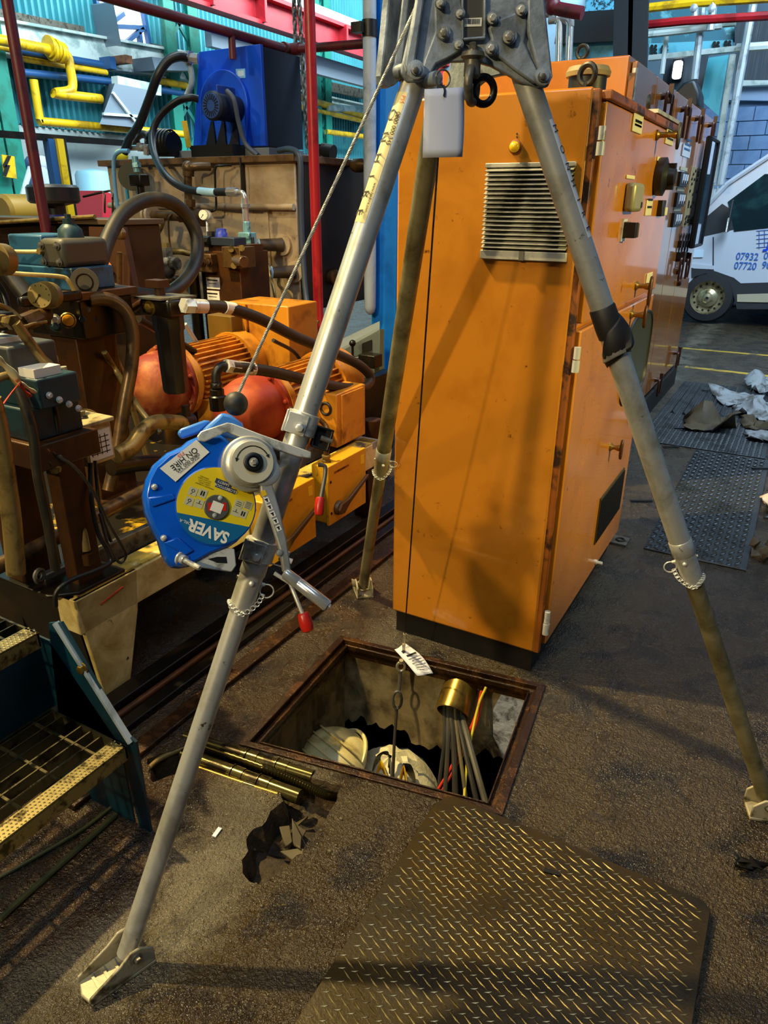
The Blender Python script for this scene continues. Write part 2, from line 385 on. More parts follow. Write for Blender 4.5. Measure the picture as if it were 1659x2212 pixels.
obj('floor_trench', mb, EARTH, kind='structure')
# pit walls
def wallslab(name, p, q, z0, z1, t, m, jag=0, seed=1):
    random.seed(seed); p, q = Vector(p), Vector(q); d = q-p; nrm = Vector((d.y, -d.x, 0)).normalized()
    if nrm.dot(pc-p) > 0: nrm = -nrm
    mb = MB(); n = 44; rows = []; ph = [random.uniform(0, 6) for _ in range(4)]
    for k in range(7):
        row = []
        for i in range(n+1):
            zb = z1+jag*(.5*math.sin(i*.23+ph[0])+.3*math.sin(i*.61+ph[1])+.3*math.sin(i*1.7+ph[2])) if jag else z1
            z = z0+(zb-z0)*k/6; row.append(p+d*i/n+Vector((0, 0, z))+nrm*random.uniform(-.006, .01)*(1 if 0 < k else 0))
        rows.append(row)
    mb.grid(rows)
    back = [[v+nrm*t for v in (rows[0][0], rows[0][-1])], [v+nrm*t for v in (rows[-1][0], rows[-1][-1])]]
    mb.grid([rows[-1], [v+nrm*t for v in rows[-1]]])
    return obj(name, mb, m, kind='structure')
I = inset(.05)
wallslab('wall_pit_back', I[0], I[1], -.01, -.40, .25, PITC, .05, 2)
wallslab('wall_pit_right', I[1], I[2], -.01, -.52, .25, PITC, .03, 3)
wallslab('wall_pit_front', I[2], I[3], -.01, -.5, .25, PITC, .02, 4)
wallslab('wall_pit_left', I[3], I[0], -.01, -1.75, .05, PITC, 0, 5)
mb = MB(); a = ap(1012, 1490, I[1], (I[2]-I[1]).cross(Vector((0, 0, 1))))
d = (I[1]-I[0]); nn = Vector((d.y, -d.x, 0)).normalized(); nn = nn if nn.dot(pc-I[0]) > 0 else -nn
P = [I[0]+d*t+Vector((0, 0, z))+nn*.02 for t, z in ((.84, -.04), (.985, -.04), (.985, -.2), (.975, -.34), (.93, -.40), (.87, -.36), (.81, -.26), (.80, -.14))]
mb.prism(P, -nn*.02); obj('wall_pit_patch', mb, PITG, kind='structure', bevel=.006)
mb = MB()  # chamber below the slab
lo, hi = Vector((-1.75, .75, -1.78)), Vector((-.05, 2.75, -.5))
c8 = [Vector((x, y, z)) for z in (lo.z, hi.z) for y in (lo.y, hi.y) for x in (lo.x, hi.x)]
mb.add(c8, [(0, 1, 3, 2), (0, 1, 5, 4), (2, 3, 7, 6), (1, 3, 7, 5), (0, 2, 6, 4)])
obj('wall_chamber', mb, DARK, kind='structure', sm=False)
# pit frame of oily angle iron
fr = thing('pit_frame', 'oily rust-brown angle iron frame around the open floor pit', 'frame', pc)
O, N_ = POUT, PIN
for i in range(4):
    j = (i+1) % 4; mb = MB(); up = Vector((0, 0, .008)); m1 = [O[i]+(N_[i]-O[i])*.52, O[j]+(N_[j]-O[j])*.52]
    a = [O[i], O[j], m1[1], m1[0]]
    mb.prism([p+up for p in a], (0, 0, -.02))
    mb.prism([m1[0]+Vector((0, 0, -.012)), m1[1]+Vector((0, 0, -.012)), N_[j]+Vector((0, 0, -.018)), N_[i]+Vector((0, 0, -.018))], (0, 0, -.02))
    mb.prism([N_[i]+Vector((0, 0, -.002)), N_[j]+Vector((0, 0, -.002)), N_[j]+(O[j]-N_[j])*.1+Vector((0, 0, -.002)), N_[i]+(O[i]-N_[i])*.1+Vector((0, 0, -.002))], (0, 0, -.05))
    obj('frame_rail', mb, RUST, fr, bevel=.003)
# ------------------------------------------------------------------ left wall of the hall
WX = -9.0
def wl(u, v, d=0.0): return ax(u, v, WX+d)
mb = MB(); mb.box((WX-.3, 3, 0), (WX, 24, 2.52)); 
obj('wall_left', mb, mat('wall_white_block', '#c9d6d4', .7, col2='#a4b8b8', scale=1.2, lo=.45, hi=.7, col3='#6a7a78', scale3=3, lo3=.66, hi3=.74), kind='structure')
CORR = mat('teal_sheeting', '#469ea8', .5, col2='#2c7f8c', scale=.5, lo=.4, hi=.65, col3='#1e5f6a', scale3=1.4, lo3=.6, hi3=.75)
mb = MB(); rows = [[], []]; y = 3.0; k = 0
while y < 24:
    dx = (0, .045, .045, 0)[k % 4]; rows[0].append(Vector((WX+dx, y, 2.5))); rows[1].append(Vector((WX+dx, y, 9.5))); y += (.018, .03, .018, .03)[k % 4]; k += 1
mb.grid(rows); obj('wall_left_cladding', mb, CORR, kind='structure', sm=False)
mb = MB(); rows = [[Vector((-9, 15.5, 0)), Vector((9, 15.5, 0))], [Vector((-9, 15.5, 9.5)), Vector((9, 15.5, 9.5))]]; mb.grid(rows)
obj('wall_back', mb, mat('wall_back_blue', '#5c7688', .7, col2='#48606f', scale=.8), kind='structure')
def beam(name, p, q, h, t, m, label, cat, flange=0.0, group=None):
    mb = MB(); mb.bar(p, q, t, h)
    o = thing(name, label, cat, (p+q)/2, group); obj('web', mb, m, o)
    if flange:
        for s in (1, -1):
            mb = MB(); mb.bar(p+Vector((0, 0, s*h/2)), q+Vector((0, 0, s*h/2)), flange, .03); obj('flange', mb, m, o)
    return o
beam('wall_rail', wl(-20, 78, .25), wl(440, 150, .25), .34, .1, WBEAM, 'long dirty white steel beam running along the corrugated wall', 'beam', .22)
beam('wall_rail', wl(-20, 32, .2), wl(178, 72, .2), .14, .1, STEEL, 'short dark grey beam high on the wall at top left', 'beam')
beam('wall_rail', wl(322, 112, .2), wl(378, 122, .2), .2, .1, STEEL, 'dark grey beam end right of the bright window panel', 'beam')
beam('wall_rail', wl(606, 165, .2), wl(790, 205, .2), .16, .1, STEEL, 'thin dark rail on the blue cladding behind the hanging chain', 'beam')
beam('wall_rail', wl(606, 208, .2), wl(790, 245, .2), .28, .1, WBEAM, 'white horizontal duct rail behind the red post', 'beam', .2)
# bright window in the cladding
win = tag(thing('window_1', None, None, wl(265, 70, .1)), kind='structure')
mb = MB(); mb.prism([wl(210, -10, .12), wl(305, -10, .12), wl(325, 118, .12), wl(228, 100, .12)], (.04, 0, 0)); obj('window_pane', mb, WWIN, win)
for p, q in (((205, -10), (226, 102)), ((303, -10), (326, 120)), ((215, 56), (312, 60)), ((226, 60), (266, 30)), ((255, 106), (308, 62)), ((226, 101), (326, 120)), ((282, 96), (282, 112)), ((300, 70), (306, 116))):
    mb = MB(); mb.bar(wl(*p, .2), wl(*q, .2), .05, .07, (1, 0, 0)); obj('window_bar', mb, BPIPE, win)
mb = MB(); mb.prism([wl(196, 10, .15), wl(210, 10, .3), wl(228, 102, .3), wl(212, 96, .15)], (.3, 0, 0)); obj('window_reveal', mb, GREYD, win)
# teal columns
def column(u0, u1, v0, v1, m, label, d=.4, lattice=True):
    a, b = wl(u0, v1, d), wl(u1, v1, d); zt = 8.5; o = thing('wall_column', label, 'column', (a.x, (a.y+b.y)/2, 0))
    w = abs(b.y-a.y)
    for y in (a.y, b.y):
        mb = MB(); mb.box((a.x-.06, y-.05, 0), (a.x+.06, y+.05, zt)); mb.box((a.x+.05, y-.1, 0), (a.x+.07, y+.1, zt)); obj('column_leg', mb, m, o)
    z = 1.6
    while z < 7.5:
        for s in (0, 1):
            mb = MB(); mb.bar((a.x, (a.y, b.y)[s], z), (a.x, (b.y, a.y)[s], z+w*1.1), .05, .03, (1, 0, 0)); obj('lattice_bar', mb, TEALD, o)
        z += w*1.1
    return o
column(-12, 26, 0, 330, TEALP, 'teal steel column at the left edge beside the hazard stripe plate')
column(384, 432, 0, 300, TEALP, 'green lattice column left of the blue cooler box')
column(684, 706, 0, 300, TEALP, 'bright green column right of the red post')
hz = thing('hazard_plate', 'yellow and black hazard striped plate on the teal column', 'sign', wl(15, 360, .55))
mb = MB(); mb.prism([wl(2, 334, .55), wl(29, 338, .55), wl(34, 386, .55), wl(8, 382, .55)], (.02, 0, 0)); obj('plate', mb, YPIPE, hz)
for s in (0, 1):
    mb = MB(); mb.prism([wl(16-s*4, 336+s*20, .58), wl(24-s*2, 337+s*20, .58), wl(13, 362+s*20, .58), wl(5, 358+s*20, .58)], (.004, 0, 0)); obj('stripe', mb, BLACK, hz)
# wall mounted ducts
du = thing('extract_hood', 'grey sheet metal hood with tapering sides hanging on the corrugated wall', 'duct', wl(270, 225, .6))
for nm, q in (('front_sheet', [(248, 180), (332, 198), (300, 276), (215, 268)]),):
    P = [wl(*k, 1.1) for k in q]; Pb = [wl(*k, .1) for k in [(228, 182), (332, 196), (318, 262), (218, 264)]]
    mb = MB(); mb.add(P+Pb, [(0, 1, 2, 3), (0, 3, 7, 4), (1, 2, 6, 5), (0, 1, 5, 4), (2, 3, 7, 6)]); obj(nm, mb, GREYD, du)
mb = MB(); mb.bar(wl(243, 200, 1.12), wl(291, 262, 1.12), .03, .03); obj('seam', mb, WBEAM, du)
mb = MB(); mb.bar(wl(222, 246, 1.12), wl(310, 252, 1.12), .03, .03); obj('seam', mb, WBEAM, du)
mb = MB(); mb.prism([wl(240, 165, .6), wl(335, 185, .6), wl(335, 208, .6), wl(242, 192, .6)], (.12, 0, 0)); obj('collar', mb, WBEAM, du)
mb = MB(); mb.prism([wl(282, 128, .4), wl(372, 140, .4), wl(372, 158, .4), wl(290, 156, .4)], (.4, 0, 0)); obj('duct_stub', mb, GREYD, None, label='short grey duct lying on the wall beam above the hood', cat='duct')
mb = MB(); mb.box(wl(236, 120, .3)-Vector((0, 0, .1)), wl(278, 160, .5)+Vector((.1, 0, .2))); obj('junction_box', mb, mat('rust_box', '#8a5a3c', .6, col2='#4a2c1c', scale=5), None, label='rusty brown junction box on the wall above the grey hood', cat='box')
mb = MB(); mb.box(wl(215, 128, .2), wl(240, 148, .5)); obj('junction_box', mb, BPIPE, None, label='small dark blue box on the wall left of the rusty box', cat='box')
def pipe(name, pts, r, m, label, cat='pipe', group=None, k=6, n=10, fl=True):
    mb = MB(); mb.tube(smooth(pts, k) if len(pts) > 2 and fl else pts, r, n); return obj(name, mb, m, None, label=label, cat=cat, group=group)
yp = thing('yellow_gas_pipe', 'thick yellow gas pipe with loop and flanged joints on the wall at top left', 'pipe', wl(120, 150, .65))
mb = MB(); mb.tube([wl(-20, 82, .65), wl(60, 98, .65), wl(110, 108, .65)]+smooth([wl(128, 112, .65), wl(146, 122, .65), wl(152, 150, .65), wl(157, 182, .65), wl(150, 196, .65), wl(115, 201, .65)], 5)+[wl(130, 204, .65), wl(218, 214, .65)], .056); obj('pipe_run', mb, YPIPE, yp)
for u, v in ((106, 100), (112, 108), (119, 107), (127, 112), (133, 114)):
    mb = MB(); mb.cyl(wl(u, v, .65)-Vector((0, .018, 0)), wl(u, v, .65)+Vector((0, .018, 0)), .115, n=14); obj('flange', mb, YPIPE, yp)
for i, (q, r, m, lb) in enumerate([
    ([(-20, 100), (40, 110), (140, 130)], .035, YPIPE, 'thin pale yellow pipe under the thick yellow pipe'),
    ([(30, 124), (230, 157)], .035, YPIPE, 'yellow pipe above the blue pipe, left part of the wall'),
    ([(330, 172), (402, 186)], .05, YPIPE, 'yellow pipe end to the right of the grey hood'),
    ([(40, 110), (220, 140)], .045, BPIPE, 'upper dark blue pipe on the corrugated wall'),
    ([(40, 156), (232, 176), (402, 204)], .045, BPIPE, 'lower dark blue pipe running behind the grey hood'),
    ([(72, 172), (85, 252), (88, 262), (120, 265), (395, 290)], .05, YPIPE, 'yellow pipe dropping down and running along the white wall top'),
    ([(608, 196), (665, 215), (785, 250)], .06, YPIPE, 'yellow pipe behind the hanging chain, upper'),
    ([(608, 222), (785, 262)], .04, YPIPE, 'yellow pipe behind the hanging chain, lower'),
    ([(705, 285), (792, 296)], .05, YPIPE, 'short yellow pipe right of the bright green column'),
    ([(705, 232), (792, 240)], .07, WBEAM, 'white pipe right of the bright green column')]):
    pipe('wall_pipe', [wl(u, v, .45) for u, v in q], r, m, lb)
mb = MB(); mb.tube([wl(-10, 182, .5), wl(230, 184, .5)], .03); 
# crane beam, red plate girder
cp, cq = ax(395, -40, -7.4), ax(800, 108, -7.4); cp2, cq2 = ax(395, -3, -7.4), ax(800, 134, -7.4)
zt, zb = ax(785, 76, -7.4).z, ax(785, 124, -7.4).z
g = thing('crane_girder', 'red riveted crane girder with vertical stiffeners high above the hall', 'girder', ((cp.x), (cp.y+cq.y)/2, zb))
y0, y1 = cp.y-1, 18
mb = MB(); mb.box((-7.43, y0, zb), (-7.40, y1, zt)); obj('web', mb, CRANE, g)
for z, w in ((zt, .24), (zb, .2)):
    mb = MB(); mb.box((-7.4-w/2, y0, z-.025), (-7.4+w/2, y1, z+.025)); obj('flange', mb, CRANE, g)
mb = MB(); mb.box((-7.5, y0, zt+.03), (-7.3, y1, zt+.14)); obj('rail', mb, WBEAM, g)
y = y0+.3
while y < y1:
    mb = MB(); mb.box((-7.42, y, zb), (-7.24, y+.05, zt)); obj('stiffener', mb, CRANE, g); y += 1.05
beam('wall_rail', Vector((-7.75, ax(448, 60, -7.75).y, zb-.22)), Vector((-7.75, 18, zb-.22)), .26, .12, GREYD, 'grey beam directly beneath the red crane girder', 'beam')
# hanging chain
ch = thing('hoist_chain', 'pair of hanging steel hoist chains beside the red post', 'chain', ay(655, 300, 6.2))
lk = None
for s, (ua, ub) in enumerate(((634, 648), (645, 664))):
    a, b = ay(ua, -20, 6.2), ay(ub, 318, 6.2); n = 24
    for i in range(n):
        p = a+(b-a)*((i+.5)/n)
        if lk is None or True:
            mb = MB(); mb.torus(p, (1, 0, 0) if i % 2 else (0, 1, 0), (b-a).length/n*.62, .011, 10, 5, sx=.5, u=(0, 1, 0) if i % 2 else (1, 0, 0))
        obj('link', mb, STEEL, ch)
# fire pipes
p0, p1, p2 = ax(150, -14, -3.9), ax(625, 108, -3.9), None
p1 = Vector((-3.9, p1.y, p1.z)); p2 = Vector((-2.98, p1.y, p1.z-.02))
fp = thing('sprinkler_pipe', 'dark red sprinkler pipe turning a corner overhead above the blue cooler', 'pipe', p1)
mb = MB(); mb.tube([Vector((-3.9, p0.y-1.2, p1.z)), Vector((-3.9, p1.y-.05, p1.z)), Vector((-3.85, p1.y, p1.z)), p2], .032); obj('pipe_run', mb, FREDD, fp)
mb = MB(); mb.cyl(p1-Vector((0, .08, 0)), p1+Vector((0, .03, 0)), .045); mb.cyl(p1, p1+Vector((.1, 0, 0)), .045); obj('elbow', mb, FREDD, fp)
mb = MB(); t = ax(500, 78, -3.9); t.z = p1.z; mb.cyl(t-Vector((0, 0, .16)), t, .026); obj('drop', mb, FREDD, fp)
mb = MB(); q = ay(690, 735, 4.4); mb.cyl((q.x, 4.4, .3), (q.x, 4.4, 4.2), .036)
obj('red_post', mb, FRED, None, label='upright red steel pipe post in front of the dark tank side', cat='post')
mb = MB(); q = ax(92, 450, -3.9); mb.cyl((q.x, q.y, .2), (q.x, q.y, 4), .03)
obj('red_post', mb, FREDD, None, label='slim dark red post at far left behind the black filler cap', cat='post')
# blue stanchion and white downpipe
o = thing('blue_stanchion', 'tall bright blue steel column left of the orange cabinet', 'column', (-2.9, 5.15, 0))
mb = MB(); mb.box((-3.0, 5.08, 0), (-2.78, 5.1, 4.4)); obj('flange', mb, COLB, o)
mb = MB(); mb.box((-2.9, 5.1, 0), (-2.88, 5.3, 4.4)); obj('web', mb, COLB, o)
mb = MB(); mb.box((-3.0, 5.3, 0), (-2.78, 5.32, 4.4)); obj('flange', mb, COLB, o)
dp = ay(802, 680, 5.0); o = thing('downpipe', 'white vertical downpipe with rounded foot beside the blue column', 'pipe', (dp.x, 5.0, dp.z))
mb = MB(); mb.lathe((dp.x-.01, 5.0, dp.z), (0, 0, 1), [(.01, 0), (.035, .02), (.045, .06), (.047, .2), (.047, 3.6)], 18); obj('pipe_run', mb, mat('pipe_white', '#aebcc8', .45, col2='#8494a4', scale=3, col3='#5a5648', scale3=10, lo3=.68, hi3=.74), o)
mb = MB(); z = ay(800, 62, 5.0).z; mb.cyl((dp.x-.01, 5, z-.05), (dp.x-.01, 5, z+.05), .055); mb.box((dp.x-.1, 4.9, z-.03), (dp.x-.02, 4.97, z+.03)); obj('clamp', mb, BLACK, o)
# dark guard rail with posts in front of the wall
gx = -6.2
o = thing('guard_frame', 'dark horizontal guard rail on a yellow and black post before the white wall', 'rail', ax(140, 300, gx))
mb = MB(); mb.bar(ax(-20, 288, gx), ax(300, 312, gx), .05, .055); obj('rail', mb, DARK, o)
for u0, u1, m in ((108, 122, BPIPE), (122, 146, YPIPE), (132, 158, BLACK)):
    a, b = ax(u0, 300, gx+.02), ax(u1, 455, gx+.02); mb = MB(); mb.box((gx-.04+(.02 if m is BLACK else 0), a.y-.035, .3), (gx+.04+(.03 if m is YPIPE else 0), a.y+.035, a.z)); obj('post', mb, m, o)
mb = MB(); mb.bar(ax(-20, 368, gx+.4), ax(280, 385, gx+.4), .03, .03)
# things along the white wall
mb = MB(); mb.lathe(wl(205, 418, .5), (0, 0, 1), [(.02, -wl(205, 418, .5).z), (.22, -wl(205, 418, .5).z+.01), (.22, .22), (.19, .27), (.08, .29), (.02, .3)], 20)
obj('plastic_drum', mb, mat('drum_blue', '#8fc4d4', .5), None, label='pale blue drum standing by the white wall', cat='drum')
mb = MB(); a, b = wl(20, 415, .25), wl(248, 425, .25); mb.box((a.x-.1, a.y, .0), (a.x, b.y, a.z)); obj('dado_panel', mb, DADO, None, label='low dark blue panel along the foot of the white wall', cat='panel')
mb = MB(); mb.prism([wl(158, 412, 1.2), wl(178, 418, 1.2), wl(240, 472, 1.2), wl(275, 780, 1.2), wl(168, 780, 1.2)], (.5, 0, 0)); obj('sloped_guard', mb, SIGNR, None, label='dark red sloping guard sheet beside the yellow post', cat='guard')
mb = MB(); mb.prism([wl(92, 426, .27), wl(113, 430, .27), wl(116, 458, .27), wl(96, 458, .27)], (.02, 0, 0)); obj('safety_sign', mb, SIGNR, None, label='small red sign panel low beside the dark red post', cat='sign')
o = thing('notice_sign', 'small white notice with red ring sign at the lower far left', 'sign', wl(58, 435, .9))
mb = MB(); mb.prism([wl(50, 421, .27), wl(63, 424, .27), wl(67, 453, .27), wl(55, 451, .27)], (.02, 0, 0)); obj('board', mb, WHITE, o)
mb = MB(); mb.torus(wl(58, 433, .30), (1, 0, 0), .05, .012, 16, 5); obj('ring', mb, SIGNR, o)
mb = MB(); _q = wl(246, 450, .5); _q.z = 0; mb.box(wl(230, 388, .5)-Vector((.1, 0, 0)), _q); obj('blue_board', mb, mat('board_blue', '#1f6fc0', .5), None, label='blue board standing left of the brown tank', cat='board')
mb = MB(); mb.tube([wl(-30, 690, 1.4), wl(66, 362, 1.4)], .03); obj('prop_bar', mb, WBEAM, None, label='pale blue leaning bar left of the dark red post', cat='bar')
for k, (u, c, lb) in enumerate(((64, '#2c4a6a', 'dark blue jacket hanging on the white wall'), (88, '#b8c4cc', 'pale striped coat hanging on the white wall behind the red post'), (112, '#c03028', 'red cloth hanging at the end of the coat row'))):
    a = wl(u, 345, .25); mb = MB(); mb.sphere(a+Vector((0, 0, -.35)), (.08, .10, .38), 10, 8); mb.sphere(a+Vector((0, .02, -.05)), (.07, .1, .1), 8, 6); obj('hanging_coat', mb, mat('coat'+str(k), c, .8, bump=.6, bscale=14, bdist=.02), None, label=lb, cat='coat')
mb = MB(); mb.lathe(ax(4, 458, -6.4), (0, 1, 0), [(.12, 0), (.15, .03), (.15, .3), (.12, .33)], 16); obj('yellow_cylinder', mb, mat('ochre', '#b88a2a', .5), None, label='ochre rounded drum on the far left behind the dark tank', cat='drum')
# ------------------------------------------------------------------ back right corner of the hall
def wb(u, v, y): return ay(u, v, y)
def bbar(name, q, y, w, m, label, cat, t=None):
    mb = MB(); P = [wb(u, v, y) for u, v in q]
    mb.tube(P, w/2, 8) if t is None else mb.bar(P[0], P[-1], t, w, (0, 1, 0)); return obj(name, mb, m, None, label=label, cat=cat)
o = thing('navy_stanchion', 'broad dark navy column behind the tall orange cabinet', 'column', wb(1362, 120, 9.2))
for u in (1349, 1381):
    a, b = wb(u, -40, 9.2), wb(u-6, 230, 9.2); mb = MB(); mb.bar(a, b, .05, .2, (1, 0, 0)); obj('flange', mb, NAVY, o)
mb = MB(); mb.prism([wb(1348, -40, 9.25), wb(1383, -40, 9.25), wb(1376, 230, 9.25), wb(1342, 230, 9.25)], (0, .03, 0)); obj('web', mb, NAVY, o)
PERF = mat('perforated_cyan', '#58aecd', .5, col2='#0f3442', scale=26, lo=.5, hi=.56)
mb = MB(); mb.prism([wb(1267, -30, 9.8), wb(1348, -30, 9.8), wb(1344, 54, 9.8), wb(1262, 58, 9.8)], (0, .03, 0)); obj('mesh_panel', mb, PERF, None, label='cyan perforated panel above the tall cabinet', cat='panel')
o = thing('plated_beam', 'cyan steel beam with round bolts over the tall cabinet top', 'beam', wb(1280, 90, 9.7))
mb = MB(); mb.prism([wb(1205, 66, 9.7), wb(1346, 60, 9.7), wb(1338, 128, 9.7), wb(1205, 128, 9.7)], (0, .05, 0)); obj('web', mb, mat('cyan_steel', '#62b2cc', .5, col2='#3a8aa6', scale=4, col3='#16323c', scale3=18, lo3=.66, hi3=.7), o)
mb = MB(); mb.bar(wb(1205, 64, 9.6), wb(1346, 56, 9.6), .3, .12, (0, 1, 0)); obj('flange', mb, NAVY, o)
for u, v in ((1271, 76), (1331, 72)):
    mb = MB(); mb.bolt(wb(u, v, 9.65), (0, -1, 0), .03, .03); obj('bolt', mb, BLACK, o)
for u, v0, v1 in ((1195, 28, 130), (1228, 42, 120)):
    pass
mb = MB(); mb.tube(smooth([wb(1180, 30, 8), wb(1196, 28, 8), wb(1205, 48, 8), wb(1207, 125, 8), wb(1187, 820, 8)], 5), .035); mb.tube(smooth([wb(1186, 44, 8), wb(1222, 42, 8), wb(1232, 62, 8), wb(1229, 112, 8), wb(1204, 820, 8)], 5), .035)
obj('grab_rail', mb, CHROME, None, label='bent chrome pipe rails behind the tripod head', cat='rail')
o = thing('sprinkler_pipe', 'dark red pipe with elbow right of the tripod head', 'pipe', wb(1220, 20, 7.4))
mb = MB(); mb.tube(smooth([wb(1187, -20, 7.4), wb(1188, 8, 7.4), wb(1202, 18, 7.4), wb(1258, 29, 7.4)], 5), .055); obj('pipe_run', mb, FREDD, o)
mb = MB(); mb.sphere(wb(1193, 12, 7.4), .075, 12, 8); obj('elbow', mb, FREDD, o)
bbar('sprinkler_pipe', [(1372, 56), (1480, 45), (1680, 33)], 10.2, .09, FRED, 'red pipe crossing the upper right corner', 'pipe')
bbar('yellow_gas_pipe', [(1392, 18), (1500, 6), (1680, -6)], 10.6, .1, YPIPE, 'yellow pipe at the very top right corner', 'pipe')
bbar('wall_pipe', [(1374, 66), (1500, 58), (1590, 50)], 11.0, .07, WBEAM, 'upper white pipe of the pipe rack at top right', 'pipe')
bbar('wall_pipe', [(1394, 75), (1480, 66), (1560, 55)], 10.8, .08, WBEAM, 'lower white pipe of the pipe rack at top right', 'pipe')
for i, (q, w, lb) in enumerate((([(1505, -40), (1502, 18), (1500, 40)], .08, 'short grey upright valve pipe, left of the pair at top right'), ([(1542, -40), (1540, 20), (1534, 66)], .09, 'short grey upright valve pipe, right of the pair at top right'))):
    o = thing('wall_pipe', lb, 'pipe', wb(*q[1], 10.6)); mb = MB(); mb.tube([wb(u, v, 10.6) for u, v in q], w/2, 8); obj('pipe_run', mb, GPIPE, o)
    mb = MB(); mb.lathe(wb(q[1][0]-3, q[1][1], 10.58), (0, -1, 0), [(.02, 0), (.042, .01), (.042, .03), (.012, .04)], 8); obj('valve', mb, GPIPE, o)
o = thing('plated_beam', 'cyan beam with clusters of bolt holes at upper right', 'beam', wb(1490, 105, 11.6))
mb = MB(); mb.prism([wb(1402, 94, 11.6), wb(1582, 86, 11.6), wb(1582, 112, 11.6), wb(1402, 126, 11.6)], (0, .06, 0)); obj('web', mb, mat('cyan_beam', '#5fb0c4', .5, col2='#458fa6', scale=3), o)
for cu, cv in ((1410, 100), (1434, 101), (1545, 93), (1570, 91)):
    for k in range(6):
        u, v = cu+(k % 2)*8-2, cv+(k//2)*8; mb = MB(); mb.cyl(wb(u, v, 11.58), wb(u, v, 11.56), .022, n=8); obj('bolt', mb, BLACK, o)
mb = MB(); mb.bar(wb(1402, 126, 11.5), wb(1590, 106, 11.5), .1, .06); obj('flange', mb, WBEAM, o)
for i, (a, b, y, w, lb) in enumerate((((1440, 76), (1430, 160), 11.0, .06, 'thin white hanger rod left of the floodlight'), ((1518, 18), (1500, 172), 10.9, .09, 'grey upright conduit right of the floodlight'),
    ((1630, -10), (1556, 400), 11.2, .1, 'tall grey conduit running down behind the van, nearest the block wall'), ((1583, 118), (1540, 395), 11.4, .08, 'white upright conduit left of the block wall'))):
    bbar('conduit', [a, b], y, w, GPIPE if i in (1, 2) else WBEAM, lb, 'conduit')
bbar('wall_pipe', [(1590, 104), (1680, 98)], 11.4, .1, WBEAM, 'pale pipe crossing the dark sheeting at right edge', 'pipe')
mb = MB(); rows = [[Vector((7.5, -4, 0)), Vector((7.5, 15.5, 0))], [Vector((7.5, -4, 9.5)), Vector((7.5, 15.5, 9.5))]]; mb.grid(rows)
obj('wall_right', mb, mat('wall_right_pale', '#9fb0c4', .7, col2='#5c6c80', scale=.5), kind='structure')
# dark sheeting and openings
def sheet(name, q, y, m, label, cat, t=.05):
    mb = MB(); mb.prism([wb(u, v, y) for u, v in q], (0, t, 0)); st = name.startswith('wall_'); return obj(name, mb, m, None, label=None if st else label, cat=None if st else cat, kind='structure' if st else None)
DSH = mat('dark_sheeting', '#1e2c36', .6, col2='#3a4c58', scale=12, lo=.5, hi=.7, stretch=(9, 1, .15))
sheet('wall_cladding', [(1586, 40), (1690, 40), (1690, 172), (1590, 172)], 12.6, DSH, 'dark vertically ribbed cladding at the right edge', 'panel')
sheet('wall_cladding', [(1436, 126), (1530, 116), (1520, 200), (1430, 190)], 12.4, DSH, 'dark recess panel around the floodlight', 'panel')
sheet('wall_cladding', [(1400, 20), (1590, 10), (1590, 90), (1400, 95)], 12.8, mat('cyan_lights', '#2f6d80', .5, col2='#7fd0dc', scale=1.6, lo=.5, hi=.58), 'patchy cyan wall lights behind the pipe rack', 'panel')
sheet('wall_sheet', [(1530, 125), (1574, 118), (1552, 250), (1512, 215)], 12.0, mat('cyan_flat', '#4fb0c0', .5, col2='#3c96a8', scale=2), 'cyan sheet panel right of the floodlight', 'panel')
sheet('lintel', [(1590, 166), (1690, 160), (1690, 182), (1590, 186)], 14.6, WBEAM, 'pale lintel over the block wall at right', 'beam', .2)
sheet('lintel', [(1570, 180), (1690, 186), (1690, 218), (1568, 216)], 14.8, mat('lintel_blue', '#8fa6c4', .6), 'blue-grey header board on top of the block wall', 'beam', .15)
# block wall with real blocks
bw = thing('wall_block', None, None, wb(1620, 300, 14.9)); tag(bw, kind='structure')
BLK = mat('block_blue_grey', '#6f8fb8', .75, col2='#5a7aa4', scale=3, lo=.45, hi=.7, bump=.2, bscale=30); MOR = mat('mortar_blue', '#54708e', .8)
a, b = wb(1556, 400, 14.9), wb(1670, 215, 14.9); mb = MB(); mb.box((a.x-.6, 14.94, -.02), (b.x+2.2, 15.1, b.z)); obj('mortar_bed', mb, MOR, bw)
bm_ = None; z = .3; r = 0
while z+.2 < b.z:
    x = a.x-.55+(.22 if r % 2 else 0)
    while x < b.x+2.0:
        mb = MB(); mb.box((x, 14.9, z), (x+.43, 14.96, z+.205)); obj('block', mb, BLK, bw, bevel=0); x += .445
    z += .22; r += 1
# floodlight
o = thing('floodlight', 'bright white floodlight glowing above the far cabinet', 'light', wb(1463, 150, 12.2))
mb = MB(); mb.box(wb(1450, 170, 12.1), wb(1477, 132, 12.2)); obj('lit_face', mb, FLOODL, o, bevel=.03)
mb = MB(); mb.box(wb(1447, 173, 12.2), wb(1480, 129, 12.42)); obj('housing', mb, BLACK, o, bevel=.02)
mb = MB(); mb.prism([wb(1478, 176, 6.9), wb(1500, 172, 6.9), wb(1510, 200, 6.9), wb(1510, 232, 6.9), wb(1480, 232, 6.9), wb(1455, 200, 6.9)], (0, .3, 0)); obj('loudspeaker_horn', mb, NAVY, None, label='dark navy angular box behind the tall cabinet top', cat='box', bevel=.02)
